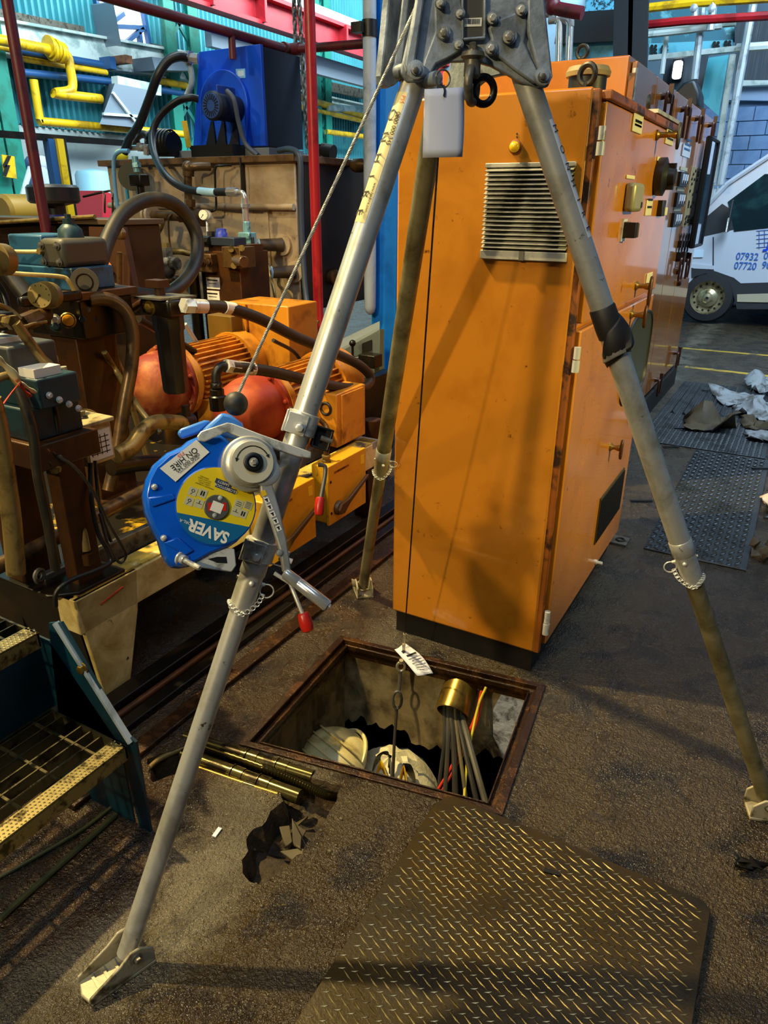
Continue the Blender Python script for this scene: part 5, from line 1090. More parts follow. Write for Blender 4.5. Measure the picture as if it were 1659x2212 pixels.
# round label: yellow part, teal part, raised rim
lc = ws(467, 1093, 0); R_ = 84*px
mb = MB(); mb.lathe(lc-nw*.008, nw, [(R_*1.02, 0), (R_*1.02, .010), (R_*.985, .011)], 48, cap=False); obj('label_rim', mb, BLUE, hs_)
def chord(a, up_): 
    P = []; v0 = Vector((384-467, 1107-1093, 0)); v1 = Vector((532-467, 1136-1093, 0)); a0 = math.atan2(-v0.y, v0.x); a1 = math.atan2(-v1.y, v1.x)
    aa, bb = (a1, a0 % (2*pi)) if up_ else (a0 % (2*pi), a1+2*pi)
    return [lc+(wr*math.cos(aa+(bb-aa)*i/40)+wu*math.sin(aa+(bb-aa)*i/40))*R_*.985+nw*.0025 for i in range(41)]
mb = MB(); mb.prism(chord(0, True), nw*.0012); ly = obj('label_yellow', mb, YEL, hs_); mb = MB(); mb.prism(chord(0, False), nw*.0012); lt = obj('label_blue', mb, TEAL, hs_)
tx = (ws(455, 1137)-ws(493, 1151)).normalized(); ty = nw.cross(tx)   # the label hangs upside down
text('lettering', 'SAVER', 34*px, ws(450, 1147, .0042), tx, ty, PAPER, lt, sx=.92, bold=.035)
text('lettering', 'DRL-R', 9*px, ws(400, 1127, .0042), tx, ty, PAPER, lt)
for q, s in (((487, 1055), 'GLOBESTOCK'), ((482, 1044), 'SAFETY')):
    c = ws(*q, .0040); w = (46 if s[0] == 'G' else 36)*px; mb = MB(); mb.obox(c, tx*w/2, ty*5.2*px, nw*.0006); p_ = obj('name_block', mb, mat('slate_block', '#2a3f58', .5), ly); text('lettering', s, 8*px, c+nw*.0008, tx, ty, PAPER, p_)
for i, s in enumerate(('MAXIMUM WORKING', 'LOAD 140 KG', 'LENGTH 20 M', 'DO NOT USE IF', 'DAMAGED')): text('print', s, 4.2*px, ws(441-2*0, 1050-i*4.6, .004), tx, ty, INK, ly)
text('print', 'CE 2927', 7*px, ws(530, 1062, .004), tx, ty, INK, ly)
PICT = mat('pictogram', '#b9b48e', .5)
for i, (u, v) in enumerate(((416, 1062), (437, 1066), (408, 1083), (429, 1088), (515, 1089), (535, 1092), (508, 1106), (524, 1110))):
    mb = MB(); mb.obox(ws(u, v, .004), tx*9*px, ty*9*px, nw*.0005); p_ = obj('pictogram', mb, PICT, ly)
    mb = MB(); c = ws(u, v, .0047)
    if i in (0, 2): mb.torus(c-ty*2*px, nw, 3*px, .7*px, 14, 4); mb.bar(c+ty*2*px, c+ty*7*px+tx*3*px, 1*px, .0004, nw)
    elif i in (1, 7): mb.obox(c-tx*2.6*px, tx*1.5*px, ty*5*px, nw*.0003); mb.obox(c+tx*2.6*px, tx*1.5*px, ty*5*px, nw*.0003)
    elif i == 4: mb.obox(c+ty*4*px, tx*6*px, ty*.6*px, nw*.0003); mb.obox(c, tx*6*px, ty*.6*px, nw*.0003); mb.obox(c-ty*4*px, tx*5*px, ty*.6*px, nw*.0003)
    elif i == 5:
        for k in range(5): mb.obox(c+ty*(k-2)*3*px, tx*6*px, ty*.5*px, nw*.0003)
    else: mb.bar(c-tx*6*px, c+tx*6*px, 1*px, .0004, nw); mb.bar(c, c-ty*6*px, 1.4*px, .0004, nw)
    obj('symbol', mb, INK, p_) if False else obj('symbol', mb, INK, ly)
mb = MB(); mb.lathe(ws(467, 1096, .003), nw, [(27*px, 0), (27*px, .004), (25*px, .0055)], 32); cp = obj('centre_plate', mb, GREYPL, hs_)
for (u, v) in ((474, 1076), (462, 1113)): mb = MB(); mb.bolt(ws(u, v, .0085), nw, .0032, .003); obj('screw', mb, ZINC, cp)
for u in (452, 483): mb = MB(); mb.obox(ws(u, 1095, .0088), wr*4*px, wu*9*px, nw*.0004); obj('red_tab', mb, RED, cp)
mb = MB(); mb.obox(ws(467, 1096, .0090), tx*12*px, ty*11*px, nw*.0004); obj('blank_sticker', mb, PAPER, cp)
# ON HIRE sticker on the upper shoulder
SK = [ws(424, 950, .001), ws(452, 977, .001), ws(379, 1041, .001), ws(345, 1012, .001)]
mb = MB(); mb.prism([p+nw*.001 for p in SK], nw*.0008); sk = obj('hire_sticker', mb, PAPER, hs_)
sx_ = (SK[3]-SK[0]).normalized(); sy_ = nw.cross(sx_); sy_ = sy_; cc = sum(SK, Vector())/4+nw*.0022
for off, s, z, m in ((13, 'www.rescue-hire.com', 6, INK), (6, '0800 000 345', 11, INK), (-5, 'ON HIRE', 17, INK), (-15, 'FSS', 11, REDINK)): text('lettering', s, z*px, cc+sy_*off*px, sx_, sy_, m, sk)
# blue nose cap, lug and black rubber ball where the rope leaves
mb = MB(); mb.prism([ws(u, v, -.075) for u, v in ((443, 922), (468, 900), (481, 887), (503, 893), (528, 911), (533, 928), (528, 950), (500, 945), (470, 940), (445, 945))], nw*.062); obj('nose_cap', mb, BLUE2, hs_, bevel=.008)
mb = MB(); mb.prism([ws(u, v, -.09) for u, v in ((391, 926), (396, 916), (452, 896), (468, 898), (440, 925), (402, 938))], nw*.022); obj('lug', mb, BLUE2, hs_, bevel=.005)
mb = MB(); mb.sphere(ws(517, 865, -.04), 27*px, 24, 16); ball = obj('rubber_ball', mb, mat('ball_black', '#22201d', .55), win_)
# fixing bolt at the lower left
mb = MB(); c = ws(391, 1206, .0); mb.lathe(c-nw*.006, nw+wr*.75-wu*.45, [(.015, 0), (.015, .004), (.0095, .004), (.0095, .013), (.0052, .013), (.0052, .052), (.0038, .055)], 20); obj('fixing_bolt', mb, ZINC, hs_)
# ratchet head and crank
gc = ws(535, 1004, 0)
mb = MB(); mb.lathe(gc-nw*.01, nw, [(.042, 0), (.044, .012), (.054, .018), (.056, .024), (.056, .032), (.053, .036), (.048, .037), (.047, .045), (.043, .048), (.043, .060), (.041, .063)], 44); gh = obj('ratchet_head', mb, ALU, win_)
mb = MB(); mb.lathe(gc+nw*.0535, nw, [(.040, 0), (.040, .0012), (.022, .0012)], 40); obj('dial_face', mb, mat('dial_cream', '#c2baa0', .4), gh)
fa = lambda ang, r, d=.0552: gc+(wr*math.cos(ang)+wu*math.sin(ang))*r+nw*d
mb = MB(); P = [fa(.5+2.4*i/24, .032) for i in range(25)]; mb.tube(P, .0011, 6)
for a_, s_ in ((.5, -1), (2.9, 1)): c = fa(a_, .032); t = (fa(a_+.01, .032)-fa(a_, .032)).normalized()*s_; rr = (c-fa(a_, 0)).normalized(); mb.prism([c-t*-.0035*2, c+rr*.0035+t*.0*1, c-rr*.0035], nw*.001)
obj('arrow', mb, INK, gh)
mb = MB(); mb.lathe(gc+nw*.053, nw, [(.019, 0), (.019, .008), (.016, .010), (.012, .010), (.012, .004)], 26); hb = obj('hub', mb, BLACK, gh); mb = MB(); mb.bolt(gc+nw*.058, nw, .006, .010); obj('bolt', mb, ZINC, hb)
dA = .034
arm = [(540, 1030), (552, 1046), (553, 1064), (575, 1130), (594, 1190), (600, 1232), (612, 1243), (617, 1238), (615, 1215), (606, 1160), (592, 1100), (578, 1052), (583, 1030), (580, 1012), (560, 1020)]
mb = MB(); mb.prism([ws(u, v, dA) for u, v in arm], nw*.014); cr = obj('crank_arm', mb, ALU, win_, bevel=.003)
mb = MB(); mb.lathe(ws(562, 1022, dA), nw, [(.030, 0), (.030, .014), (.027, .016)], 26); obj('crank_head', mb, ALU, cr)
for i in range(6):
    u, v = 559+i*6.2, 1068+i*14.6; m_ = YPIPE if i == 0 else PAPER; dd = (ws(595, 1150)-ws(560, 1070)).normalized(); q_ = nw.cross(dd)
    mb = MB(); mb.obox(ws(u, v, dA+.0145), dd*6*px, q_*5.2*px, nw*.0005); pp = obj('arm_label', mb, m_, cr)
    if i: mb = MB(); mb.obox(ws(u, v, dA+.0152), dd*3.4*px, q_*1.6*px, nw*.0003); mb.obox(ws(u-1.5, v-2, dA+.0152), dd*1.2*px, q_*3.4*px, nw*.0003); obj('arm_symbol', mb, INK, cr)
mb = MB(); mb.bolt(ws(592, 1193, dA+.014), nw, .005, .003, 16); obj('rivet', mb, ALU, cr)
g0 = ws(604, 1234, dA+.006); g1 = ws(684, 1301, dA+.045); gd = (g1-g0).normalized(); gl = (g1-g0).length
mb = MB(); mb.lathe(g0, gd, [(.008, 0), (.012, .004), (.0125, gl*.3), (.0118, gl*.31), (.0118, gl*.33), (.0125, gl*.34), (.0125, gl-.003), (.011, gl), (.0065, gl), (.0065, gl+.004), (.002, gl+.005)], 24); obj('crank_grip', mb, CHROME, cr)
# upper bracket
lA_ = (LEG['A'][1]-LEG['A'][0]).normalized()
mb = MB(); q = [(424, 944), (432, 934), (488, 915), (500, 917), (560, 940), (640, 968), (668, 978), (668, 992), (640, 988), (560, 962), (496, 938), (488, 934), (440, 956), (428, 953)]
mb.prism([ws(u, v, .004) for u, v in q], nw*.012); br = obj('bracket_arm', mb, ZINC, win_, bevel=.002)
mb = MB(); mb.prism([ws(u, v, -.03) for u, v in ((560, 955), (630, 968), (632, 1000), (612, 1008), (575, 1000), (560, 985))], nw*.006); sp_ = obj('slot_plate', mb, ZINC, br); mb = MB(); mb.prism([ws(u, v, -.0235) for u, v in ((576, 962), (610, 971), (610, 992), (578, 985))], nw*.0008); obj('slot', mb, BLACK, sp_)
def clampset(u, v, par, s=1.0):
    c = lp('A', {960: .366, 1226: .511}[v]); vw = (Vector(CAM)-c).normalized(); sd = lA_.cross(vw).normalized(); vv = sd.cross(lA_); vv = vv if vv.dot(vw) > 0 else -vv; sd = sd if sd.dot(rv) > 0 else -sd
    mb = MB(); mb.lathe(c-lA_*.028, lA_, [(.028, 0), (.034, .002), (.034, .046), (.028, .048)], 24); k_ = obj('clamp_sleeve', mb, ZINC, par)
    mb = MB(); mb.obox(c+vv*.031-sd*.010, sd*.022, lA_*.022, vv*.004); mb.obox(c-sd*.034+vv*.012, sd*.003, lA_*.024, vv*.022); obj('clamp_plate', mb, ZINC, k_, bevel=.002)
    mb = MB(); mb.bolt(c+vv*.034-sd*.002+lA_*.006, vv, .009, .012); obj('clamp_bolt', mb, ZINC, k_)
    return c, sd, vv, k_
c, sd, vv, k1 = clampset(640, 960, win_)
mb = MB(); b0 = c+sd*.048+lA_*.012; mb.tube([b0-sd*.016-lA_*.022, b0+sd*.02-lA_*.022, b0+sd*.022+lA_*.022, b0-sd*.012+lA_*.022], .004, 8, closed=True); mb.obox(b0+vv*-.012, sd*.018, lA_*.022, vv*.004); obj('clamp_jaw', mb, BLACK, k1, bevel=.002)
mb = MB(); mb.cyl(b0, b0+sd*.026, .006); lv = smooth([ws(688, 1004, .0), ws(700, 1006, .0), ws(703, 1016, .0), ws(700, 1040, .0), ws(692, 1082, .0)], 5); mb.tube(lv, .0045, 10); h1 = obj('clamp_lever', mb, STEEL, k1)
mb = MB(); gd = (ws(689, 1112, 0)-ws(692, 1076, 0)).normalized(); mb.lathe(ws(692, 1074, 0), gd, [(.008, 0), (.010, .004), (.0105, .03), (.0085, .037), (.003, .039)], 18); obj('red_grip', mb, RED, h1, label='red rubber grip')
# lower bracket
mb = MB(); mb.prism([ws(u, v, -.012) for u, v in ((424, 1215), (452, 1194), (484, 1182), (508, 1186), (512, 1222), (502, 1236), (470, 1232), (430, 1226))], nw*.005); b2 = obj('lower_bracket', mb, ZINC, win_, bevel=.002)
mb = MB(); mb.prism([ws(u, v, -.0068) for u, v in ((450, 1208), (470, 1203), (490, 1203), (492, 1217), (470, 1216))], nw*.0006); obj('slot', mb, BLACK, b2)
c, sd, vv, k2 = clampset(545, 1226, win_)
mb = MB(); b0 = c+sd*.044+lA_*.0; mb.tube([b0-sd*.012-lA_*.018, b0+sd*.018-lA_*.018, b0+sd*.018+lA_*.018, b0-sd*.012+lA_*.018], .0025, 6, closed=True); obj('clamp_jaw', mb, ZINC, k2)
mb = MB(); mb.cyl(b0, b0+sd*.03, .006); mb.tube([ws(600, 1240, -.03), ws(634, 1262, -.03), ws(640, 1282, -.02), ws(659, 1334, -.01)], .0042, 10); h2 = obj('clamp_lever', mb, ZINC, k2)
mb = MB(); gd = (ws(670, 1368, -.01)-ws(658, 1328, -.01)).normalized(); mb.lathe(ws(657, 1325, -.01), gd, [(.010, 0), (.0125, .003), (.0150, .026), (.012, .038), (.004, .043)], 20); obj('red_grip', mb, RED, h2, label='red rubber grip')
# wire rope from the winch over the head and down to the worker
def rope(pts, r, name, par, m=WIRE):
    P = [Vector(p) for p in pts]; mb = MB()
    for s in range(5):
        Q = []; L = 0; 
        for i in range(len(P)-1):
            a, b = P[i], P[i+1]; n = max(2, int((b-a).length/.0045)); u, w = MB.frame(b-a)
            for k in range(n+(i == len(P)-2)):
                t = k/n; ang = 2*pi*s/5+(L+(b-a).length*t)/(r*9)*2*pi; Q.append(a+(b-a)*t+(u*math.cos(ang)+w*math.sin(ang))*r*.55)
            L += (b-a).length
        mb.tube(Q, r*.56, 5)
    return obj(name, mb, m, par)
rp = thing('wire_rope', 'grey steel wire rope running from the winch up over the tripod head and down', 'rope', ws(517, 850, -.04))
top = hp(905, 2, -.02)
rope([ws(521, 845, -.04), top, top+Vector((.02, .03, .12))], .0034, 'rope_run', rp)
pl0 = ay(947, 330, 1.74); botm = az(872, 1400, .06)
rope([pl0+(pl0-botm).normalized()*.1, botm+(pl0-botm)*.04], .0026, 'rope_run', rp, mat('wire_dark', '#3a352b', .45, .8))
hd0 = botm+(pl0-botm)*.045; dn_ = (botm-pl0).normalized()
FERR = mat('ferrule', '#c8bfa0', .35, .7)
mb = MB(); mb.cyl(hd0, hd0+dn_*.045, .006); mb.cyl(hd0+dn_*.055, hd0+dn_*.10, .0065); fe = obj('ferrule', mb, FERR, rp)
mb = MB(); mb.torus(hd0+dn_*.115, rv+fv*.4, .014, .0035, 18, 6, sx=.8); obj('thimble', mb, FERR, fe)
hk = az(866, 1440, .0); mb = MB(); mb.torus(hk, fv, .02, .005, 22, 8, sx=.75); mb.cyl(hk-dn_*.035, hk-dn_*.02, .008); hook = obj('hook', mb, FERR, rp)
q = [hk+dn_*.02, az(862, 1490, -.10), az(857, 1530, -.17), az(852, 1600, -.28), az(848, 1690, -.40)]
mb = MB(); mb.tube([q[0], q[1]], .007, 8); mb.torus(az(858, 1512, -.13), fv, .04, .006, 24, 8, sx=.42, u=rv); obj('karabiner', mb, STEEL, rp)
mb = MB(); mb.tube(q[2:], .006, 8); obj('lanyard', mb, mat('lanyard_dark', '#241c0e', .7), rp)
ta = thing('inspection_tag', 'creased white printed inspection tag tied to the rope hook over the pit', 'tag', az(895, 1420, .0))
tq = [az(852, 1403, .05), az(876, 1390, .055), az(937, 1455, .0), az(902, 1460, .0)]; rows = []
for j in range(9):
    t = j/8; L0 = tq[0].lerp(tq[3], t); R0 = tq[1].lerp(tq[2], t)+(tq[1]-tq[0])*.25*math.sin(t*pi); rows.append([L0.lerp(R0, i/6)+nw*(.004*math.sin(t*5)+.006*math.sin(i)) for i in range(7)])
mb = MB(); mb.grid(rows); o = obj('card', mb, WHITE, ta); md = o.modifiers.new('s', 'SOLIDIFY'); md.thickness = .0008
ld = (tq[3]-tq[0]).normalized(); wd = (tq[1]-tq[0]).normalized(); nn_ = wd.cross(ld); nn_ = nn_ if nn_.dot(nw) > 0 else -nn_
def tagpt(s, t): return (tq[0].lerp(tq[3], t)).lerp(tq[1].lerp(tq[2], t)+(tq[1]-tq[0])*.25*math.sin(t*pi), s)+nn_*.007
mb = MB(); mb.obox(tagpt(.3, .2), wd*.006, ld*.006, nn_*.0008); obj('logo_square', mb, INK, ta); text('lettering', 'FSS', .012, tagpt(.75, .14)+nn_*.002, wd, -ld, INK, ta)
for t, s0, s1, h in ((.36, .25, .85, .004), (.47, .2, .9, .001), (.54, .3, .8, .0012), (.62, .2, .9, .001), (.70, .25, .85, .001), (.78, .2, .8, .0012), (.86, .3, .75, .001)):
    a, b = tagpt(s0, t), tagpt(s1, t); mb = MB(); mb.obox((a+b)/2, (b-a)/2, ld*h, nn_*.0006); obj('print_line', mb, INK if h > .002 else GREYPL, ta)
# ================================================================== HYDRAULIC SKID AND MACHINERY (left)
SX = -1.85
sk_ = thing('machine_skid', 'worn cream and yellow steel base frame carrying the hydraulic pumps', 'frame', (-2.6, 2.2, 0))
mb = MB(); mb.box((SX-.10, 1.24, .30), (SX, 3.22, .43)); obj('side_rail', mb, CREAM, sk_, bevel=.004)
mb = MB(); mb.prism([(SX, 1.24, .43), (SX, 1.50, .43), (SX, 1.48, .28), (SX, 1.40, .02), (SX, 1.29, .0)], (-.02, 0, 0)); obj('leg_panel', mb, CREAM, sk_, bevel=.003)
mb = MB(); mb.prism([(SX-.03, 1.24, .43), (SX-.03, 1.29, 0), (-3.5, 1.29, 0), (-3.5, 1.24, .43)], (0, .02, 0)); obj('end_panel', mb, DARK, sk_)
mb = MB(); mb.prism([(SX-.005, 3.08, .43), (SX-.005, 3.22, .43), (SX-.005, 3.22, 0), (SX-.005, 3.12, 0)], (-.1, 0, 0)); obj('leg_panel', mb, BROWN, sk_, bevel=.003)
mb = MB(); mb.box((-3.5, 1.26, .36), (SX-.1, 3.2, .40)); obj('deck_plate', mb, DECK, sk_)
mb = MB(); mb.box((SX-.10, 1.26, .431), (SX-.01, 3.2, .437)); obj('rail_cap', mb, RAILCAP, sk_)
mb = MB(); mb.box((SX-.20, 1.26, .40), (SX-.17, 3.2, .47)); obj('deck_channel', mb, STEEL, sk_, bevel=.003)
mb = MB(); mb.box((-3.5, 3.14, .40), (SX, 3.22, .437)); obj('end_rail', mb, ALU, sk_)
mb = MB(); mb.box((-3.4, 1.26, .02), (-2.2, 3.2, .36)); obj('underframe', mb, DARK, sk_)
mb = MB(); mb.bar((SX+.001, 1.33, .375), (SX+.001, 1.43, .395), .003, .005, (1, 0, 0)); obj('scratch', mb, REDINK, sk_)
for i, (x, z, w, lb) in enumerate(((-1.79, .05, .07, 'dark steel channel along the floor nearest the skid'), (-1.68, .028, .05, 'low black floor rail between skid and pit'), (-1.56, .02, .06, 'flat rusty floor strip beside the pit frame'))):
    mb = MB(); mb.box((x-w/2, .9, 0), (x+w/2, 4.6, z)); obj('floor_channel', mb, DARK if i < 2 else RUST, None, label=lb, cat='channel', bevel=.004)
mb = MB(); mb.cyl((-1.735, 1.0, .016), (-1.735, 4.2, .016), .014, n=10); obj('floor_pipe', mb, BROWN, None, label='dark pipe lying between the floor channels', cat='pipe')
# motor isolator boxes on the rail
def isolator(y0, y1, z0, z1, label, seed):
    x0 = SX+.002; x1 = x0+.10; o = thing('isolator_box', label, 'box', ((x0+x1)/2, (y0+y1)/2, z0))
    mb = MB(); mb.box((x0, y0+.008, z0+.006), (x1-.016, y1-.008, z1-.004)); obj('body', mb, YBOX, o, bevel=.006)
    mb = MB(); mb.box((x1-.018, y0, z0), (x1, y1, z1)); lid = obj('lid', mb, YBOX, o, bevel=.004)
    mb = MB(); c = Vector((x1, y0+(y1-y0)*.22, z0+(z1-z0)*.24)); mb.lathe(c, (1, 0, 0), [(.036, 0), (.036, .012), (.03, .02)], 20); h = obj('switch_base', mb, mat('switch_brown', '#4a3418', .45), lid)
    e = Vector((x1+.02, y0+(y1-y0)*.92, z0+(z1-z0)*.56)); c2 = c+Vector((.02, 0, 0)); d = (e-c2).normalized(); w = d.cross(Vector((1, 0, 0)))
    mb = MB(); mb.prism([c2-d*.03+w*.014, c2+w*.03, c2+d*.06+w*.016, e+w*.008, e-w*.008, c2+d*.06-w*.012, c2-w*.03, c2-d*.03-w*.014], (.016, 0, 0)); obj('switch_lever', mb, mat('switch_brown', '#4a3418', .45), h, bevel=.004)
    mb = MB(); mb.box((x1, y1-.05, z1-.075), (x1+.002, y1-.02, z1-.03)); pl_ = obj('rating_label', mb, mat('label_amber', '#e8c020', .4), lid)
    mb = MB(); mb.box((x1, y0+.05, z1-.048), (x1+.0015, y0+.18, z1-.038)); obj('scuff', mb, EDGE, lid)
    for (a, b) in ((.012, .06), (.012, z1-z0-.08)): mb = MB(); mb.bolt((x1, y0+a+.008, z0+b), (1, 0, 0), .005, .004); obj('screw', mb, BLACK, lid)
    mb = MB(); mb.lathe((x0+.045, y0+.07, z1-.004), (0, 0, 1), [(.022, 0), (.022, .010), (.018, .012), (.018, .022), (.021, .024), (.021, .034), (.016, .036)], 18); obj('gland', mb, OLIVE, o)
    mb = MB(); mb.tube(smooth([(x0+.045, y0+.07, z1+.02), (x0+.04, y0+.07, z1+.12), (x0-.04, y0+.04, z1+.2), (x0-.16, y0+.08, z1+.22)], 6), .014, 10); obj('cable_conduit', mb, PIPEB, o); return o
isolator(2.56, 2.90, .20, .50, 'yellow isolator box with brown lever, the farther of the two on the skid rail', 1)
isolator(2.10, 2.45, .19, .485, 'yellow isolator box half hidden behind the winch leg, nearer of the two', 2)
# motor pump sets
def motor(x, y0, z, R, label, red=MRED):
    o = thing('pump_motor', label, 'motor', (x, y0+.4, .40)); A = (0, 1, 0)
    mb = MB(); mb.lathe((x, y0, z), A, [(.03, -.05), (R*.55, -.02), (R*.78, .0), (R*.92, .05), (R*1.0, .10), (R*1.02, .16), (R*1.02, .19), (R*1.16, .19), (R*1.16, .215)], 36); bh = obj('bell_housing', mb, red, o)
    for k in range(8): t = 2*pi*k/8+.3; mb = MB(); mb.bolt((x+R*1.09*math.cos(t), y0+.19, z+R*1.09*math.sin(t)), (0, -1, 0), .011, .014); obj('bolt', mb, red, bh)
    mb = MB(); mb.lathe((x, y0+.215, z), A, [(R*1.2, 0), (R*1.2, .035), (R*1.02, .05), (R*.95, .09)], 36); obj('flange_ring', mb, MOTOR, o)
    mb = MB(); mb.lathe((x, y0+.25, z), A, [(R*.86, 0), (R*.86, .50)], 32); st = obj('stator', mb, MOTOR, o)
    for k in range(34):
        t = 2*pi*k/34; d = Vector((math.cos(t), 0, math.sin(t))); w = Vector((-d.z, 0, d.x)); c = Vector((x, y0+.52, z))+d*R*.94
        mb = MB(); mb.obox(c, d*R*.1, (0, .21, 0), w*.004); obj('fin', mb, MOTOR, st)
    mb = MB(); mb.lathe((x, y0+.72, z), A, [(R*1.13, 0), (R*1.15, .02), (R*1.15, .17), (R*1.05, .2), (R*.5, .21)], 36); obj('fan_cowl', mb, MOTOR, o)
    for s in (-1, 1): mb = MB(); mb.box((x+s*R*.8-.05, y0+.3, .40), (x+s*R*.8+.05, y0+.7, z-R*.6)); obj('foot', mb, MOTOR, o, bevel=.004)
    return o
M1 = motor(-2.24, 2.50, .685, .165, 'orange finned pump motor nearer the camera with red bell housing')
M2 = motor(-2.98, 2.62, .70, .175, 'orange finned pump motor farther left with worn red bell housing', mat('bell_red_worn', '#7e2610', .6, col2='#b46a34', scale=5, lo=.46, hi=.62))
mb = MB(); mb.box((-2.06, 2.92, .46), (-1.93, 3.2, .74)); tb = obj('terminal_box', mb, MOTOR, M1, bevel=.006)
for z in (.52, .66):
    mb = MB(); mb.torus((-1.995, 2.918, z), (0, 1, 0), .03, .008, 18, 6); obj('gland_ring', mb, BLACK, tb)
mb = MB(); mb.box((-1.945, 2.96, .47), (-1.922, 3.17, .73)); obj('lid', mb, MOTOR, tb, bevel=.003)
mb = MB(); a, b = ay(502, 772, 3.45), ay(622, 662, 3.45); mb.box((a.x, 3.45, .62), (b.x, 3.75, b.z)); o = obj('junction_box', mb, MOTOR, None, label='tall orange junction box standing behind the pump motors', cat='box', bevel=.008)
mb = MB(); mb.box((a.x+.14, 3.44, .64), (a.x+.15, 3.452, b.z-.01)); obj('door_seam', mb, EDGE, o)
mb = MB(); q = ay(455, 680, 3.35); mb.box((q.x-.03, 3.35, .5), (q.x+.16, 3.5, q.z)); obj('steel_post', mb, mat('ochre_steel', '#6a4e12', .5), None, label='ochre square post left of the tall orange junction box', cat='post', bevel=.004)
# suction pipe, deck pipes
def tubeT(name, pts, r, m, label, cat='pipe', k=8, n=12):
    mb = MB(); mb.tube(smooth(pts, k), r, n); return obj(name, mb, m, None, label=label, cat=cat)
def P3(*q): return [ax(u, v, x) for u, v, x in q]
sp = thing('suction_pipe', 'dusty bent suction pipe with hose clamp behind the winch', 'pipe', ax(330, 930, -2.25))
mb = MB(); mb.tube(smooth(P3((250, 985, -2.2), (285, 965, -2.2), (310, 930, -2.22), (345, 912, -2.25), (405, 915, -2.3)), 8), .034, 14); obj('pipe_run', mb, OLIVE, sp)
mb = MB(); a, b = P3((392, 912, -2.3), (412, 912, -2.3)); mb.cyl(a, b, .042); mb.obox(ax(402, 890, -2.28), (.01, 0, 0), (0, .015, 0), (0, 0, .03)); obj('hose_clamp', mb, BLACK, sp)
tubeT('deck_pipe', P3((-40, 1240, -2.05), (100, 1172, -2.05), (310, 1062, -2.05), (420, 1010, -2.05)), .026, PIPEB, 'long brown pipe lying along the skid deck')
tubeT('deck_pipe', P3((240, 1010, -2.3), (330, 1000, -2.3), (480, 1010, -2.3)), .035, DARK, 'thick black pipe behind the deck, beneath the suction pipe')
tubeT('return_pipe', P3((192, 648, -2.42), (222, 645, -2.40), (252, 655, -2.38), (276, 682, -2.36), (287, 725, -2.35), (284, 790, -2.35), (268, 880, -2.35), (252, 985, -2.35), (235, 1060, -2.35)), .027, PIPEB, 'glossy brown pipe bending down beside the brown valve stand', n=16)
tubeT('brace_bar', P3((222, 720, -2.7), (262, 800, -2.7), (318, 990, -2.6)), .014, OLIVE, 'thin olive bar leaning behind the glossy brown pipe', k=2)
# ---- brown valve stand with blue valve on top
vs_ = thing('valve_stand', 'brown oily column stand carrying the dusty blue hydraulic valve', 'stand', (-2.58, 1.98, .40))
mb = MB(); mb.box((-2.66, 1.90, .40), (-2.50, 2.10, 1.12)); obj('column', mb, BROWN, vs_, bevel=.004)
mb = MB(); mb.box((-2.72, 1.86, .40), (-2.46, 2.14, .415)); obj('base_plate', mb, BROWN, vs_)
mb = MB(); mb.box((-2.74, 1.88, 1.12), (-2.42, 2.14, 1.27)); mf = obj('manifold', mb, DARK, vs_, bevel=.006)
mb = MB(); a = ay(64, 580, 1.9); mb.box((a.x+.0, 1.87, 1.27), (-2.40, 2.16, 1.30)); obj('top_plate', mb, BROWN, vs_, bevel=.003)
bv = thing('hydraulic_valve', 'dusty blue hydraulic directional valve on top of the brown stand', 'valve', (-2.66, 1.98, 1.30))
a, b = ay(75, 625, 1.9), ay(200, 600, 1.9)
mb = MB(); mb.box((-2.80, 1.90, 1.30), (-2.46, 2.10, 1.385)); obj('lower_body', mb, BLUEV, bv, bevel=.006)
mb = MB(); mb.box((-2.83, 1.91, 1.385), (-2.62, 2.09, 1.50)); obj('solenoid_block', mb, BLUEV, bv, bevel=.008)
mb = MB(); mb.box((-2.62, 1.89, 1.385), (-2.48, 2.11, 1.49)); pb = obj('pilot_head', mb, mat('pilot_grey', '#4a463a', .5, .2), bv, bevel=.02)
mb = MB(); mb.lathe((-2.56, 2.0, 1.49), (0, 0, 1), [(.05, 0), (.045, .03), (.03, .045), (.022, .05), (.022, .07), (.012, .07), (.012, .085)], 16); obj('adjuster', mb, GREENB, pb)
for dx_, dz in ((-.045, -.03), (.045, -.03), (-.045, .03), (.045, .03)): mb = MB(); mb.bolt((-2.55+dx_, 1.888, 1.435+dz), (0, -1, 0), .010, .01); obj('bolt', mb, STEEL, pb)
mb = MB(); mb.lathe((-2.455, 1.95, 1.335), (.75, -.66, 0), [(.045, 0), (.045, .03), (.052, .032), (.052, .04)], 24); ec = obj('end_cap', mb, mat('cap_grey', '#6a604a', .5, .2), bv)
mb = MB(); mb.torus((-2.424, 1.922, 1.335), (.75, -.66, 0), .03, .0025, 22, 5); obj('cap_groove', mb, DARK, ec)
tubeT('steel_tube', P3((-20, 543, -2.75), (60, 544, -2.66), (100, 543, -2.6), (145, 540, -2.55)), .008, CREAM, 'pale straight steel tube feeding the blue valve', k=3)
for i, u in enumerate((88, 104, 118)):
    mb = MB(); a, b = ax(u-5, 543, -2.6), ax(u+5, 543, -2.6); mb.cyl(a, b, .013, n=6); obj('tube_fitting', mb, OLIVE, None, label=['left hex fitting on the pale tube by the blue valve', 'middle hex fitting on the pale tube by the blue valve', 'right hex fitting on the pale tube by the blue valve'][i], cat='fitting')
tubeT('steel_tube', P3((-10, 588, -2.45), (60, 593, -2.43), (132, 598, -2.42), (150, 610, -2.41), (170, 650, -2.41)), .008, CREAM, 'pale bent steel tube crossing before the blue valve base', k=6)
